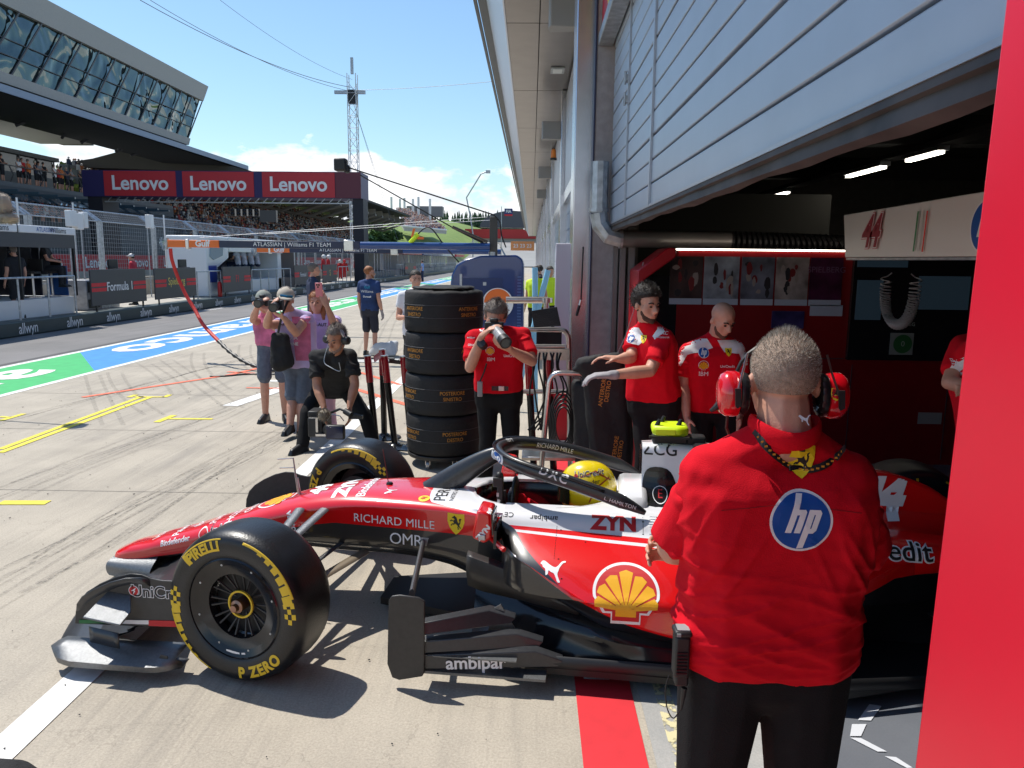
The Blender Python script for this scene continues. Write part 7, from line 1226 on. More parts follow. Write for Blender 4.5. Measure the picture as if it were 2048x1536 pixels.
decal('tabard_panel', poly2([(.06, -.26), (.22, -.26), (.22, .2), (.03, .2)]), bv, p, ux, (0, 0, 1), 1, m_tab, tp, .002, .03); 
for s_, dv_, sz in (('MEDIA', -.02, .06), ('PIT LANE', -.085, .045), ('PHOTOGRAPHER', .12, .026)): decal('lettering', T(s_, .03), bv, p+V((0, 0, dv_)), ux, (0, 0, 1), sz, m_ltr if dv_ < .1 else m_horse, tp, .004, .02)
MB().tube([hp(-.06, .098, .06), hp(0, .118, .058), hp(.06, .098, .06)], .012, 8, flat=.4).build('sunglasses', mat('mirror_blue', (.05, .25, .4), .1, metal=.7), tp)
cam_obj('camera with wide lens at the eye of the photographer in the beige cap', w(553, 610, 7.72), (.1, -1, -.12)); bg_ = thing('shoulder_bag', 'black shoulder bag hanging at the side of the photographer in the beige cap', 'bag', w(560, 700, 7.85)); b = HB(); b.hull(ball((-.04, 0, .13), .05), ball((.05, 0, .13), .05), ball((-.02, 0, -.14), .09), ball((.07, 0, -.12), .08)); b.build('bag', m_blackf, bg_, .012, 2, disp=lambda co, n: .01*noise.noise(co*14)); MB().tube([(-.02, 0, .15), (.04, -.02, .36), (.12, 0, .55)], .012, 6, flat=.3).build('strap', m_black, bg_)
p9, P, Rh, body, shirt, hp, Mi = person('second photographer with dark patterned cap partly behind the beige capped one', (-2.95, 8.7, 0), R(190), dict(hc=w(527, 604, 8.6), nk=w(536, 628, 8.7), sR=w(520, 645, 8.7), sL=w(560, 640, 8.7), eR=w(506, 640, 8.5), wR=w(514, 615, 8.4), eL=w(550, 655, 8.5), wL=w(535, 620, 8.4)), H=1.78, vox=.011, hair=m_hairg, cap=mat('cap_olive', (.25, .27, .24), .85), top=m_tab, bottom=m_jean, shorts=True, hands={'R': ((.5, -.2, .6), (.6, .2, 0), .7), 'L': ((-.5, -.2, .4), (-.6, .2, 0), .7)}, sleeve=.35)
cam_obj('camera held by the second photographer with the dark cap', w(525, 603, 8.42), (0, -1, -.1))
wo, P, Rh, body, shirt, hp, Mi = person('woman with reddish hair in pink and lilac tabard raising a phone with both hands', (-2.33, 8.4, 0), R(185), dict(hc=w(634, 606, 8.3), nk=w(634, 634, 8.35), sR=w(603, 650, 8.38), sL=w(672, 642, 8.35), eR=w(602, 715, 8.3), wR=w(598, 745, 8.2), eL=w(668, 648, 8.05), wL=w(654, 612, 7.95), hR=w(622, 742, 8.4), hL=w(655, 742, 8.4), kR=w(625, 812, 8.35), kL=w(660, 812, 8.35), aR=w(628, 868, 8.1), aL=w(665, 868, 8.3)), H=1.72, bulk=.95, vox=.009, skin=m_skin, hair=m_ginger, hstyle='long', hd=(-4, -6, 0), top=m_lil, bottom=mat('trouser_pink', (.62, .36, .42), .85), hands={'L': ((-.35, -.1, .9), (-.3, .6, .1), .45)}, shoes=mat('shoe_white', (.6, .6, .62), .6), sleeve=.5)
bv, p = on(shirt, Mi, 633, 668, 8.3); ux = Mi.to_3x3() @ V((1, .05, 0)); decal('tabard_panel', merge((poly2([(-.24, -.3), (-.13, -.3), (-.13, .2), (-.24, .2)]), 0, 0, 1, 1), (poly2([(.13, -.3), (.24, -.3), (.24, .2), (.13, .2)]), 0, 0, 1, 1)), bv, p, ux, (0, 0, 1), 1, m_tab, wo, .002, .03); decal('lettering', T('O? Z-AUT'.replace('?', 'E'), .02), bv, p+V((0, 0, .10)), ux, (0, 0, 1), .05, m_horse, wo, .004, .02); decal('lettering', T('MEDIA', .03), bv, p+V((0, 0, -.18)), ux, (0, 0, 1), .06, m_ltr, wo, .004, .02)
pq = thing('phone', 'pink phone with three lenses raised in the hand of the woman in the tabard', 'phone', w(638, 580, 7.93)); MB().box((0, 0, 0), (.075, .01, .15), None, 0, .1).build('case', mat('phone_pink', (.75, .22, .25), .35), pq, bev=.005); b = MB()
for x, z in ((-.018, .052), (.004, .052), (-.008, .03)): b.cyl((x, -.003, z), (x, -.012, z), .009, n=12)
b.build('lens', m_blackg, pq)
# ---- people farther away
w = lambda u, v, y=15.: atY(u, v, y)
m_navy = mat('team_navy', (.012, .022, .06), .8); m_teal = mat('print_teal', (.02, .25, .40), .6)
bl, P, Rh, body, shirt, hp, Mi = person('red haired man in navy team shirt and shorts standing with hands behind his back', (-3.14, 15, 0), R(-22), None, H=1.72, bulk=1.08, vox=.012, skin=m_skin, hair=m_ginger, hd=(0, -45, 0), beard=m_ginger, top=mat('team_navy_blue', (.014, .04, .13), .8, nz=.5, ns=4), bottom=mat('shorts_navy', (.02, .022, .035), .85), shorts=True, glove='both', sleeve=.6)
bv, p = on(shirt, Mi, 734, 583, 15); decal('lettering', T('Williams', .03), bv, p, Mi.to_3x3() @ V((1, 0, 0)), (0, 0, 1), .075, m_ltr, bl, .004, .03); decal('lettering', T('Gulf', .03), bv, p+V((0, 0, .08)), Mi.to_3x3() @ V((1, 0, 0)), (0, 0, 1), .07, m_teal, bl, .004, .03); decal('lettering', T('Duracell', .03), bv, p+V((0, 0, -.1)), Mi.to_3x3() @ V((1, 0, 0)), (0, 0, 1), .05, m_ltr, bl, .004, .03)
person('grey haired man in dark navy behind the woman with the phone', (-3.95, 14.0, 0), R(-60), None, H=1.78, vox=.014, hair=m_hairg, top=m_navy, bottom=m_navy)
person('slim person in white shirt and black shorts partly behind the tyre stack', (-1.54, 10.3, 0), R(200), dict(wR=V((-1.66, 10.1, 1.12)), wL=V((-1.50, 10.1, 1.1))), H=1.72, vox=.013, hair=m_hair, top=m_shirtw, bottom=m_black, shorts=True)
person('small distant person in white and blue walking across the lane', (*tuple(atZ(845, 563))[:2], 0), R(80), dict(), H=1.75, vox=.02, hair=m_hair, top=mat('tee_blue_white', (.22, .35, .6), .8), bottom=m_navy, det=False)
m_suit = mat('race_suit_red', (.50, .02, .025), .8)
def helm(t_, hp, m_):
    MB().sph(hp(0, 0, .02), (.13, .145, .14), 16).build('helmet', m_, t_, smooth=True)
m_hw = mat('helmet_white', (.7, .7, .68), .3)
for (u, v, lb, hm_) in ((681, 566, 'crew member in red race suit and white helmet nearer the lane', m_hw), (690, 563, 'red suited crew member with red helmet behind the white helmeted one', m_red)):
    p = atZ(u, v); t_, P, Rh, body, shirt, hp, Mi = person(lb, (p.x, p.y, 0), R(160), None, H=1.74, vox=.018, top=m_suit, bottom=m_suit, sleeve=1.9, det=False); helm(t_, hp, hm_)
for (u, lb, hm_) in ((648, 'crew member in red with white helmet behind the fifth board', m_hw), (658, 'second red crew member with white helmet behind the fifth board', m_hw), (712, 'red crew member leaning beside the dark pylon', m_red), (733, 'marshal in orange vest in the dark doorway right of the pylon', None)):
    p = atX(u, 560, -13.1); t_, P, Rh, body, shirt, hp, Mi = person(lb, (-13.1, p.y, .33), R(-90), None, H=1.72, vox=.02, top=m_suit if u != 733 else mat('vest_orange', (.75, .15, .05), .8), bottom=m_suit, sleeve=1.9, det=False, hair=m_hair)
    if hm_: helm(t_, hp, hm_)
m_bk = mat('crew_black', (.012, .013, .017), .85)
def seated(lab, x, y, z, rz, topm, botm, hairm=None, hs=True, grp=None, vox=.018, seat=.68, col=None, skin=None):
    c_, s_ = cos(rz), sin(rz); L2 = lambda a, b_, d: V((x+a*c_-b_*s_, y+a*s_+b_*c_, z+d)); J = dict(hR=L2(.09, 0, seat+.08), hL=L2(-.09, 0, seat+.08), kR=L2(.12, .42, seat+.10), kL=L2(-.12, .42, seat+.10), aR=L2(.11, .40, seat-.32), aL=L2(-.11, .40, seat-.32), sR=L2(.18, .05, seat+.58), sL=L2(-.18, .05, seat+.58), nk=L2(0, .05, seat+.63), hc=L2(0, .09, seat+.80), eR=L2(.22, .15, seat+.33), eL=L2(-.22, .15, seat+.33), wR=L2(.08, .34, seat+.28), wL=L2(-.08, .34, seat+.28))
    t_, P, Rh, body, shirt, hp, Mi = person(lab, (x, y, z), rz, J, vox=vox, top=topm, bottom=botm, hair=hairm or m_hair, det=False, group=grp, skin=skin)
    if hs: headset(t_, hp, Rh, m_black)
    return t_
y = lambda u, x=-13.0: atX(u, 520, x).y
seated('crew member in black turning toward the lane in the left stand', -12.95, y(84), .78, R(-75), m_bk, m_bk, seat=.66); seated('crew member in black seated with his back to the lane in the left stand', -13.2, y(52, -13.2), .78, R(85), m_bk, m_bk, seat=.66); seated('crew member in black seated at the far left edge of the left stand', -13.1, y(3, -13.1), .78, R(85), m_bk, m_bk, seat=.66)
t_, P, Rh, body, shirt, hp, Mi = person('bearded crew member with headset and black shorts standing at the left stand railing', (-12.6, y(28, -12.6), .34), R(70), None, H=1.74, bulk=1.1, vox=.015, top=m_bk, bottom=m_bk, shorts=True, hair=m_hairg); headset(t_, hp, Rh, m_black, big=1.2)
t_, P, Rh, body, shirt, hp, Mi = person('person in red jacket and white cap behind the nearest dark board', (-12.75, y(264, -12.75), .33), R(100), None, H=1.62, vox=.015, top=mat('jacket_red', (.55, .03, .05), .8), sleeve=1.9, cap=m_hw, hair=m_hair, det=False)
m_wb = mat('crew_white_blue', (.45, .50, .62), .8, nz=.3, ns=6)
for i, u in enumerate((476, 489, 503, 515)): seated(['first', 'second', 'third', 'fourth'][i]+' crew member in white under the white and blue stand roof', -13.3, y(u, -13.3), .9, R(90), m_wb, m_navy, vox=.022, seat=.6)
m_hv = mat('vest_yellow', (.62, .85, .03), .8)
for (x, y_, rz_, lb) in ((.10, 16.5, 150, 'person in yellow vest just right of the blue cabinet'), (.42, 17.5, 200, 'dark haired person in yellow vest beyond the pale blue poles'), (.22, 21, 90, 'person in black farther behind the yellow vests')): person(lb, (x, y_, 0), R(rz_), None, H=1.74, vox=.018, top=m_hv if 'yellow vest' in lb and 'behind' not in lb else m_bk, bottom=m_bk, hair=m_hair, det=False)
# ---- spectators one can count: balcony and the near rows
random.seed(6); pal = [('white', m_shirtw), ('black', m_bk), ('grey', mat('tee_grey', (.25, .25, .26), .8)), ('navy', m_navy), ('orange', mat('tee_orange', (.6, .16, .03), .8)), ('red', m_suit)]
def simple(lab, pos, rz, m_, sit, sc_=1.):
    t_ = thing('person', lab, 'person', pos, rz, 'spectators at the left'); HB_ = HB(); z0 = .45 if sit else .9
    HB_.hull(ball((0, 0, z0+.75), (.08, .09, .12), 8)); HB_.cap((0, 0, z0+.5), (0, 0, z0+.66), .06, .05, 8)
    for s_ in (-1, 1):
        HB_.cap((.19*s_, 0, z0+.48), (.22*s_, .15, z0+.25), .05, .04, 8); HB_.cap((.22*s_, .15, z0+.25), (.10*s_, .32, z0+.28), .04, .035, 8)
        if sit: HB_.cap((.1*s_, 0, z0+.03), (.11*s_, .42, z0+.05), .08, .06, 8); HB_.cap((.11*s_, .42, z0+.05), (.11*s_, .42, .05), .06, .05, 8)
        else: HB_.cap((.1*s_, 0, z0), (.11*s_, .0, .05), .085, .05, 8)
    HB_.build('body', m_skin, t_, .03, 1); S = HB(); S.hull(ball((.14, 0, z0+.5), .085, 8), ball((-.14, 0, z0+.5), .085, 8), ball((.11, 0, z0+.0), .10, 8), ball((-.11, 0, z0+.0), .10, 8)); S.build('shirt', m_, t_, .03, 1)
    q = HB()
    for s_ in (-1, 1):
        if sit: q.cap((.1*s_, 0, z0+.03), (.11*s_, .42, z0+.06), .095, .075, 8)
        else: q.cap((.1*s_, 0, z0), (.11*s_, 0, .45), .1, .08, 8)
    q.build('trousers', m_bk, t_, .03, 1); MB().sph((0, -.015, z0+.78), (.09, .10, .11), 10).build('hair', random.choice((m_hair, m_hairg, m_capb)), t_); return t_
for i, u in enumerate((10, 43, 50, 62, 76, 83, 92, 113, 121, 127, 137, 146, 164)):
    c_, m_ = pal[(i*5+1) % 6]; x = -35.3; yv = atX(u, 400, x).y; simple('spectator in %s standing at the balcony rail, %s from the left' % (c_, ordn[i]), (x, yv, hzF), R(-100+random.uniform(-30, 30)), m_, False)
for i, u in enumerate((14, 26, 47, 56, 72, 84, 92, 99, 106, 113, 132, 141, 153, 160, 168)):
    c_, m_ = pal[(i*7+0) % 6]; r_ = i % 2; x = -31.9-.85*(r_+1); yv = atX(u, 420, x).y; simple('seated spectator in %s under the glass awning, %s from the left' % (c_, ordn[i]), (x, yv, 3.6+.45*(r_+1)), R(-90), m_, True)
# ================= PROPS =================
# stack of tyres in black blankets on a wheeled base
TS = V((-.79, 7.02, 0)); m_cov = mat('tyre_blanket', (.010, .010, .011), .75, nz=.2, ns=6, bump=.35, bs=40); m_or = mat('blanket_print', (.50, .22, .03), .6)
def blanket(lab, z, h, r_, words, seed, topc=False):
    t_ = thing('tyre_in_blanket', lab, 'tyre', (TS.x, TS.y, z), 0, 'stacked tyres in blankets'); n = 72; rows = []
    prof = [(.0, .0), (.33, .0), (.348, .006), (.357, .022), (.360, .07), (.362, h*.5), (.360, h-.07), (.357, h-.024), (.346, h-.006), (.285, h+.002), (.20, h-.005), (0, h-.005)]
    for rr, zz_ in prof: rows.append([((rr*r_/.36+.006*noise.noise(V((3*cos(2*PI*j/n), 3*sin(2*PI*j/n), zz_*9+seed))))*cos(2*PI*j/n), (rr*r_/.36+.006*noise.noise(V((3*cos(2*PI*j/n), 3*sin(2*PI*j/n), zz_*9+seed))))*sin(2*PI*j/n), zz_+(.010*noise.noise(V((9*cos(2*PI*j/n), 9*sin(2*PI*j/n), seed))) if .2 < rr < .35 and zz_ > h*.6 else 0)) for j in range(n)])
    o = MB().grid(rows, None, True).build('blanket', m_cov, t_, smooth=True, ang=70); bv = bvh_of(o); b = MB()
    for zz_ in (h*.36, h*.66): b.tube([((r_+.0045)*cos(2*PI*j/60), (r_+.0045)*sin(2*PI*j/60), zz_) for j in range(60)], .0022, 5, closed=True)
    b.build('seam', mat('seam_grey', (.07, .07, .075), .7), t_, smooth=True)
    for (a, w1, w2) in words:
        ux = V((cos(a), sin(a), 0)); p = V((sin(a)*r_, -cos(a)*r_, h*.5)); decal('lettering', T(w1, .008), bv, p+V((0, 0, .026)), ux, SZ, .040, m_or, t_, .003, .02, .046); decal('lettering', T(w2, .008), bv, p-V((0, 0, .026)), ux, SZ, .040, m_or, t_, .003, .02, .046)
    return t_
zs_ = [.12]; hs_ = [.385, .385, .375, .375]
zz0 = atY(885, 935, 6.65).z; ztop = atY(885, 580, 6.8).z; hh0 = (ztop-.13)/4
words = [[(R(-52), 'POSTERIORE', 'DESTRO'), (R(22), 'POSTERIORE', 'DESTRO')], [(R(-56), 'POSTERIORE', 'SINISTRO'), (R(18), 'POSTERIORE', 'SINISTRO')], [(R(-42), 'ANTERIORE', 'DESTRO'), (R(48), 'ANTERIORE', 'DESTRO')], [(R(-42), 'ANTERIORE', 'SINISTRO'), (R(44), 'ANTERIORE', 'SINISTRO')]]
for i, nm_ in enumerate(('bottom tyre of the stack in a black blanket marked POSTERIORE DESTRO', 'second tyre from the bottom in a blanket marked POSTERIORE SINISTRO', 'third tyre from the bottom in a blanket marked ANTERIORE DESTRO', 'top tyre of the stack in a black blanket marked ANTERIORE SINISTRO')):
    t_ = blanket(nm_, .13+i*hh0, hh0-.006, .357-.006*(3-i)*0+(-.006 if i == 0 else 0), words[i], i*3.1)
b = HB(); b.hull(disc((0, -.01, hh0+.004), (0, 0, 1), .30, 28), disc((0, 0, hh0+.028), (0, 0, 1), .27, 28)); b.build('lid', m_cov, t_, .012, 1, disp=lambda co, n: .010*noise.noise(co*9)); bvl = bvh_of(t_.children[-1])
for x, y, s_ in ((-.13, -.05, 'SINISTRO'), (.12, .02, 'ANTERIORE')): decal('lettering', T(s_, .04), bvl, (x, y-.05, hh0+.03), (1, .1, 0), (-.1, 1, 0), .052, m_shelly, t_, .003, .03, .1)
t_ = thing('tyre_dolly', 'black round dolly with castors under the tyre stack', 'dolly', TS); MB().cyl((0, 0, .085), (0, 0, .125), .34, .35, 40).build('platform', m_black, t_, bev=.006)
for a in (R(-115), R(-65), R(60), R(120)):
    x, y = .29*cos(a), .29*sin(a); c_ = MB().cyl((x-.015, y, .04), (x+.015, y, .04), .04, n=18).build('castor', m_galv, t_, smooth=True); MB().bb((x-.022, y-.02, .04), (x-.017, y+.02, .085)).bb((x+.017, y-.02, .04), (x+.022, y+.02, .085)).build('fork', m_metal, c_)
# red and black belt posts
m_pbk = mat('post_black', (.012, .012, .012), .2); m_prd = mat('post_red', (.36, .005, .015), .2, coat=1.)
for i, (a, c_, lb) in enumerate((((735, 713), (753, 888), 'left red topped black belt post by the cameraman'), ((769, 713), (790, 898), 'front red topped black belt post between two others'), ((764, 700), (769, 885), 'rear red topped belt post standing behind the front one'), ((807, 714), (823, 905), 'red topped belt post touching the tyre stack'))):
    yb = 7.55 if i != 2 else 7.95; A_, B_ = atY(*a, yb), atY(*c_, yb); B_.z = 0; dd = V((A_.x-B_.x, 0, A_.z)); t_ = thing('belt_post', lb, 'barrier post', B_, 0, 'red topped belt posts')
    MB().cyl((0, 0, .02), dd*.72, .032, n=20).build('post', m_pbk, t_, smooth=True); MB().cyl(dd*.72, dd, .036, n=20).build('head', m_prd, t_, smooth=True); MB().cyl(dd, dd*1.012, .038, n=20).build('cap', m_metal, t_, smooth=True); MB().lathe([(0, .0), (.17, 0), (.175, .012), (.06, .028), (.04, .05), (0, .05)], 32).build('base', m_pbk, t_, smooth=True)
def strap(lab, a, b_, y, m_, r_=.018): A_, B_ = atY(*a, y), atY(*b_, y+.15); o = MB().tube([(0, 0, 0), B_-A_], r_, 4, flat=.12, up=(0, 0, 1)).build('belt', m_); o.location = A_; tag(o, lab, 'belt')
strap('red belt between the left and the rear posts', (748, 719), (764, 707), 7.6, m_prd, .035); strap('dark belt between the front post and the post by the tyres', (778, 722), (803, 725), 7.5, m_black, .02)
# white covered crash hat shaped bag behind the posts, mat under blue-shirted man
p = atZ(768, 712); t_ = thing('equipment_cover', 'pale grey fabric cover over wheel gun gear on the ground', 'cover', p); b = HB(); b.hull(ball((-.25, 0, .05), .05), ball((.22, -.1, .05), .05), ball((-.15, 0, .2), .06), ball((.22, .05, .22), .07), ball((0, .2, .1), .08)); b.build('cover', mat('cover_white', (.55, .55, .55), .8), t_, .02, 2, disp=lambda co, n: .03*noise.noise(co*7))
p = atZ(735, 722); t_ = thing('wheel_gun_mat', 'pale mat and hose lying by the feet of the navy shirted man', 'mat', p); MB().bb((-.6, -.25, .003), (.55, .3, .012)).build('mat', mat('mat_pale', (.5, .5, .48), .8), t_); MB().tube(smooth_line([(-.7, .3, .03), (-.3, .1, .04), (.0, .2, .03), (.5, 0, .05)], 6), .018, 6).build('hose', m_black, t_, smooth=True)
# trolley of bent metal tube with a screen
t_ = thing('tool_trolley', 'bent metal tube trolley with a tilted black screen behind the photographer in red', 'trolley', (.1, 6.6, 0)); O_ = V((.1, 6.6, 0)); q = lambda u, v, y=6.5: atY(u, v, y)-O_
def rounded(pts, r_=.06, n=5):
    out = [V(pts[0])]
    for i in range(1, len(pts)-1):
        a, b_, c_ = V(pts[i-1]), V(pts[i]), V(pts[i+1]); d1 = (a-b_).normalized(); d2 = (c_-b_).normalized(); p0, p1 = b_+d1*r_, b_+d2*r_
        for j in range(n+1): t = j/n; out.append(p0*(1-t)**2+b_*2*t*(1-t)+p1*t*t)
    return out+[V(pts[-1])]
gr = lambda p: V((p.x, p.y, .03))
MB().tube(rounded([q(1040, 659), q(1137, 659), gr(q(1142, 900))], .09), .022, 12).tube([q(1036, 693), q(1130, 693)], .02, 10).tube([q(1040, 783), q(1136, 783)], .02, 10).build('frame', m_metal, t_, smooth=True, ang=60)
MB().tube(rounded([gr(q(1160, 900, 5.62)), q(1185, 748, 5.62), q(1100, 745, 5.62), gr(q(1078, 900, 5.62))], .09), .02, 12).build('handle', m_metal, t_, smooth=True, ang=60)
MB().box(q(1098, 900, 6.3), (.45, .6, .03)).build('tray', m_metal, t_, bev=.005); MB().box(q(1100, 708, 6.5), (.34, .05, .10)).build('tray', m_metal, t_, bev=.005); A_ = [q(1062, 622, 6.4), q(1114, 614, 6.4), q(1122, 652, 6.35), q(1068, 655, 6.35)]; MB().add(A_+[p+V((0, .02, 0)) for p in A_], [(0, 1, 2, 3), (7, 6, 5, 4), (0, 1, 5, 4), (1, 2, 6, 5), (2, 3, 7, 6), (3, 0, 4, 7)]).box(q(1098, 676, 6.4), (.21, .02, .10)).build('screen', m_blackf, t_)
b = MB(); random.seed(12)
for i in range(9): x0 = 1066+i*7; b.tube(smooth_line([q(x0, 706, 6.45), q(x0+random.uniform(-6, 6), 735, 6.4), q(x0+random.uniform(-14, 14), 790, 6.45), q(1065+random.uniform(-10, 30), 860, 6.5)], 5), .008, 5)
for i in range(5): c_ = q(1126, 850, 6.2); r_ = .10+.02*i; b.tube([c_+V((r_*.6*cos(2*PI*j/20), .02*i, r_*1.5*sin(2*PI*j/20))) for j in range(20)], .007, 5, closed=True)
b.build('cable', m_black, t_, smooth=True)
for i, (u, y_, m_, lb) in enumerate(((1060, 6.9, m_prd, 'leaning red and black post left of the trolley'), (1100, 6.8, m_prd, 'upright red and black post behind the trolley'))):
    A_, B_ = atY(u-4, 710, y_), atY(u+8, 900, y_); B_.z = 0; dd = A_-B_; p_ = thing('belt_post', lb, 'barrier post', B_, 0, 'red topped belt posts'); MB().cyl((0, 0, .0), dd*.65, .032, n=16).build('post', m_pbk, p_, smooth=True); MB().cyl(dd*.65, dd, .036, n=16).build('head', m_, p_, smooth=True)
t_ = thing('torque_arm', 'polished horizontal metal arm above the trolley in front of the blue cabinet', 'tool', atY(1055, 600, 8)); o_ = atY(1055, 600, 8); MB().cyl(atY(1012, 600, 8)-o_, atY(1096, 600, 8)-o_, .035, n=14).cyl(atY(1094, 596, 8)-o_, atY(1094, 605, 8)-o_, .06, n=14).build('arm', m_metal, t_, smooth=True); MB().cyl(atY(1093, 605, 8)-o_, V((atY(1093, 605, 8).x, 8, 0))-o_, .03, n=10).build('pole', m_metal, t_, smooth=True)
for i, (a, c_) in enumerate((((1070, 535), (1070, 620)), ((1096, 540), (1076, 620)))):
    A_, B_ = atY(*a, 9.5), atY(*c_, 9.5); dd = (A_-B_); B2 = A_-dd*(A_.z/dd.z); t_ = thing('blue_pole', ['upright pale blue pole right of the cabinet', 'slanting pale blue pole crossing the upright one'][i], 'pole', B2); MB().box((0, 0, 0), (.05, .05, .001)).build('foot', m_galv, t_); MB().cyl((0, 0, 0), A_-B2, .035, n=8).build('pole', mat('pale_blue', (.25, .52, .70), .5), t_)
# leaning tyre blankets held by the mechanic
t_ = thing('tyre_blanket', 'tall black folded tyre blanket held upright by the bearded mechanic', 'tyre blanket', (.52, 5.55, 0)); O_ = V((.52, 5.55, 0)); q = lambda u, v, y=5.55: atY(u, v, y)-O_
S = HB(); S.hull(ball(q(1165, 728, 5.5), .055), ball(q(1160, 735, 5.7), .04), ball(q(1175, 745, 5.5), .05), ball(q(1235, 720, 5.5), .055), ball(q(1232, 735, 5.6), .06)); S.hull(ball(q(1150, 738, 5.5), .025), ball(q(1170, 735, 5.5), .05)); S.hull(ball(q(1175, 765, 5.5), .05), ball(q(1240, 760, 5.5), .06), ball(q(1190, 735, 5.5), .05), ball(q(1235, 730, 5.5), .05))
S.hull(ball(q(1180, 765, 5.5), .06), ball(q(1242, 765, 5.5), .05), ball(q(1205, 960, 5.5), .07), ball(q(1250, 960, 5.5), .06), ball(q(1245, 860, 5.6), .08)); S.hull(ball(q(1155, 770, 5.65), .05), ball(q(1185, 790, 5.6), .06), ball(q(1165, 960, 5.65), .05), ball(q(1200, 970, 5.6), .05)); S.hull(ball(q(1205, 960, 5.5), .07), ball(q(1250, 960, 5.5), .06), disc((.0, 0, .0), (0, 0, 1), .12))
bk = S.build('blanket', m_cov, t_, .010, 3, disp=lambda co, n: .010*noise.noise(V((co.x*9, co.y*9, co.z*5)))+.003*noise.noise(co*30)); bv = bvh_of(bk)
for (u, v) in ((1211, 785), (1236, 905)): decal('lettering', T('ANTERIORE', .008), bv, q(u-5, v, 5.4), (.12, 0, 1), (-1, 0, .12), .042, m_or, t_, .003, .02); decal('lettering', T('DESTRO', .008), bv, q(u+6, v, 5.4), (.12, 0, 1), (-1, 0, .12), .042, m_or, t_, .003, .02)
# hanging tool at the pillar
p = atY(1162, 600, 7.4); t_ = thing('hanging_air_tool', 'small silver and black tool hanging by a strap on the silver column', 'tool', p); MB().cyl((0, 0, 0), (-.035, 0, -.14), .014, n=10).build('tool', m_metal, t_, smooth=True); MB().cyl((-.015, -.012, -.05), (-.04, -.01, -.15), .014, n=10).cyl((.0, 0, 0), (.01, .02, .5), .008, n=6).build('strap', m_black, t_)
# neighbour's blue cabinet with its overhead arm
cb = thing('pit_cabinet', 'large dark blue rounded pit equipment cabinet behind the tyre stack', 'cabinet', (-1.47, 14, 0)); m_cb = mat('cabinet_blue', (.008, .035, .15), .25, coat=.6); Mp = Matrix(((1, 0, 0, 0), (0, 0, 1, 0), (0, 1, 0, 0), (0, 0, 0, 1)))
pts = [(0, .1), (.0, 1.35), (.03, 1.6), (.12, 1.78), (.28, 1.88), (.55, 1.95), (1.2, 1.97), (1.30, 1.9), (1.33, 1.8), (1.35, .1)]
MB().prism(pts, 0, 1.3, Mp).build('body', m_cb, cb, bev=.03); MB().prism([(.22, .9), (.22, 1.55), (.95, 1.55), (.95, .9)], -.008, -.001, Mp).build('door', mat('cabinet_blue_dark', (.006, .025, .11), .3), cb)
b = MB()
for i in range(24): b.bb((1.22, -.008, .3+i*.055), (1.29, -.001, .33+i*.055))
b.build('louvre', mat('louvre_blue', (.04, .09, .25), .4), cb); MB().bb((.18, -.02, 1.25), (.22, -.001, 1.62)).bb((.60, -.012, 1.42), (.66, -.001, 1.48)).build('handle', m_galv, cb); MB().cyl((.1, .1, .05), (.15, .1, .05), .05, n=12).cyl((1.2, .1, .05), (1.25, .1, .05), .05, n=12).build('castor', m_black, cb)
sign('emblem', poly2(ell(.5)), (.87, -.03, 1.10), SX_, SZ, .56, m_ltr, cb); sign('emblem', merge((poly2([(.46*cos(a), .46*sin(a)) for a in [PI*i/20 for i in range(21)]]), 0, .03, 1, 1)), (.87, -.036, 1.10), SX_, SZ, .54, mat('gulf_orange', (.80, .16, .02), .4), cb); sign('lettering', T('Gulf', .03), (.87, -.04, 1.04), SX_, SZ, .17, mat('gulf_blue', (.01, .05, .25), .4), cb, .003)
def beam(y0, tipu, v, orange_u, lab, wy, wtx):
    P0 = atY(tipu, v, y0); t_ = thing('overhead_arm', lab, 'boom', (P0.x, y0, P0.z)); Lb = -.75-P0.x; ox = atY(orange_u, v, y0).x-P0.x
    MB().bb((0, -.05, -.065), (ox, .05, .065)).build('orange_tip', mat('gulf_orange', (.80, .16, .02), .4), t_, bev=.01); MB().bb((ox, -.05, -.065), (Lb*.60, .05, .065)).build('dark_section', mat('arm_navy', (.012, .02, .06), .35), t_, bev=.01); MB().cyl((Lb*.60, 0, 0), (Lb, 0, 0), .065, n=20).build('tube', mat('arm_blue', (.01, .05, .20), .25, coat=.5), t_, smooth=True)
    sign('lettering', T('Gulf', .04), (ox*.68, -.052, 0), SX_, SZ, .15, m_ltr, t_); sign('lettering', T('ATLASSIAN | Williams F1 TEAM', .015), (ox+(Lb*.60-ox)*.52, -.052, 0), SX_, SZ, .105, m_ltr, t_)
    MB().bb((ox*.35, -.06, -.1), (ox*.42, .06, .08)).bb((Lb*.55, -.07, -.1), (Lb*.58, .07, .09)).build('clamp', m_metal, t_, bev=.01); b = MB()
    random.seed(5)
    for i in range(7): a = i*.8; b.tube([(-.05, 0, .05), (-.14-.04*sin(a), .03, .02+.09*cos(a)), (-.10, 0, -.12), (.03, 0, -.05)], .009, 5)
    b.cyl((-.05, 0, -.1), (-.02, 0, .1), .03, n=8).build('hose_coupling', m_galv, t_, smooth=True); return t_
beam(14., 337, 487, 440, 'nearer overhead pit arm with orange tip and blue body', 0, 0); beam(19., 515, 499, 580, 'second overhead pit arm with orange tip just beyond the first', 0, 0)
t_ = thing('boom_post', 'dark square post with stay rods and a camera head above the blue cabinet', 'boom', (-.70, 14.1, 1.9)); O_ = V((-.70, 14.1, 1.9)); MB().bb((-.06, -.06, 0), (.08, .08, .74)).build('post', mat('post_grey', (.06, .055, .05), .5), t_, bev=.01); MB().cyl((0, 0, 0), (0, 0, .12), .075, n=14).build('foot', m_galv, t_)
a = lambda u, v, y=14.: atY(u, v, y)-O_
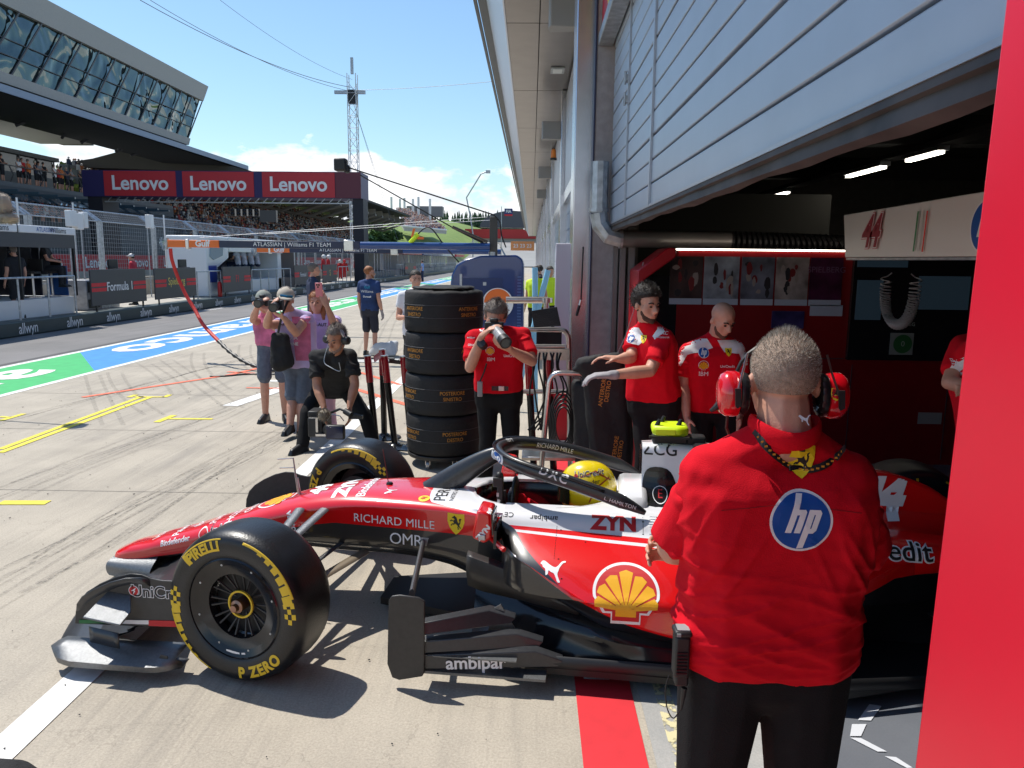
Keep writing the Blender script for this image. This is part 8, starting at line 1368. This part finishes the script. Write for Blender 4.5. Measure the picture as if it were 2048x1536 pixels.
MB().cyl(a(988, 430), a(672, 327), .014, n=6).cyl(a(970, 488), a(905, 455), .02, n=6).cyl(a(905, 455), a(720, 350), .012, n=6).build('stay_rod', m_black, t_); MB().cyl(a(905, 454), a(975, 484), .028, n=8).build('damper', mat('damper', (.1, .09, .08), .4, metal=.5), t_); MB().tube(smooth_line([a(988, 430), a(1000, 445), a(1003, 470), a(1012, 495)], 5), .012, 6).build('cable', m_black, t_)
MB().box(a(682, 330), (.22, .2, .22)).box(a(694, 338), (.1, .12, .14)).build('camera_head', m_black, t_, bev=.03)
t_ = thing('lollipop_board', 'orange and yellow stop marker hanging on a bent rod above the blue arm', 'marker', a(826, 475)+O_); o_ = a(826, 475)+O_; q = lambda u, v: atY(u, v, 14)-o_
MB().tube(smooth_line([q(836, 468), q(848, 457), q(860, 456), q(870, 465), q(888, 490), q(918, 525)], 5), .012, 6).build('rod', m_black, t_, smooth=True); MB().cyl(q(820, 486), q(836, 468), .04, .04, 8).build('yellow_body', m_hv, t_); MB().add([q(825, 478), q(822, 474), q(826, 457), q(831, 457)], [(0, 1, 2, 3)]).add([q(832, 478), q(836, 473), q(848, 474), q(847, 479)], [(0, 1, 2, 3)]).build('orange_vane', mat('vane_orange', (.85, .18, .03), .5), t_, thick=.01)
wire('upper pale tension line crossing above the overhead arms', atY(400, 475, 14.2), atY(975, 434, 14.2), .004, .0, 'line', m_ltr); wire('lower pale tension line crossing above the overhead arms', atY(530, 468, 15), atY(985, 440, 15), .004, .0, 'line', m_ltr)
# air hose hanging from the arm to the ground
A_ = [atY(u, v, y) for u, v, y in ((341, 497, 14), (344, 520, 14), (356, 555, 14), (372, 590, 13.9), (390, 620, 13.8), (407, 650, 13.6), (437, 682, 13.3))]; t_ = thing('air_hose', 'red sleeved air hose drooping from the arm tip, black lower end on the ground', 'hose', A_[0]); o_ = A_[0]
MB().tube(smooth_line([p-o_ for p in A_], 5), .033, 8).build('red_sleeve', mat('sleeve_red', (.62, .03, .02), .55, bump=.4, bs=60), t_, smooth=True)
B_ = [atY(437, 682, 13.3), atY(460, 704, 13.0), atY(490, 724, 12.8), atY(520, 735, 12.6), atZ(571, 745, .03)]; sm_ = smooth_line([p-o_ for p in B_], 8); MB().tube(sm_, [.030+.010*sin(i*1.9) for i in range(len(sm_))], 8).build('black_hose', m_black, t_, smooth=True)
ln2 = [atZ(u, v, .012) for u, v in ((420, 752), (450, 752), (500, 748), (560, 749))]; o = MB().tube(smooth_line([p-ln2[0] for p in ln2], 4), .014, 6).build('cable', m_black); o.location = ln2[0]; tag(o, 'black cable lying on the concrete near the hose end', 'cable')
# unidentified dark object in the bottom left corner, shaped as a bag
p = atY(20, 1560, 1.1); t_ = thing('camera_bag', 'dark rounded unidentified object cut off by the lower left corner', 'bag', p); S = HB(); S.hull(ball((-.05, 0, -.03), (.10, .08, .045)), ball((-.05, 0, -.2), (.10, .08, .05))); S.build('bag', m_blackf, t_, .01, 2, disp=lambda co, n: .002*noise.noise(co*30)); MB().tube([(-.12, 0, .005), (-.05, 0, .02), (.02, 0, .0)], .004, 6).build('handle', m_black, t_, smooth=True)
# small debris on the concrete
b = MB(); random.seed(3)
for i in range(260): x, y = random.uniform(-6.5, -.1), random.uniform(2.2, 11); s_ = random.uniform(.003, .009); b.box((x, y, s_*.3+.006), (s_*random.uniform(.6, 2), s_, s_*.5), None, random.uniform(0, 3))
tag(b.build('rubber_crumbs', m_black), 'tiny black rubber crumbs scattered over the concrete', 'debris', kind='stuff')
bpy.data.scenes.remove(TSC)
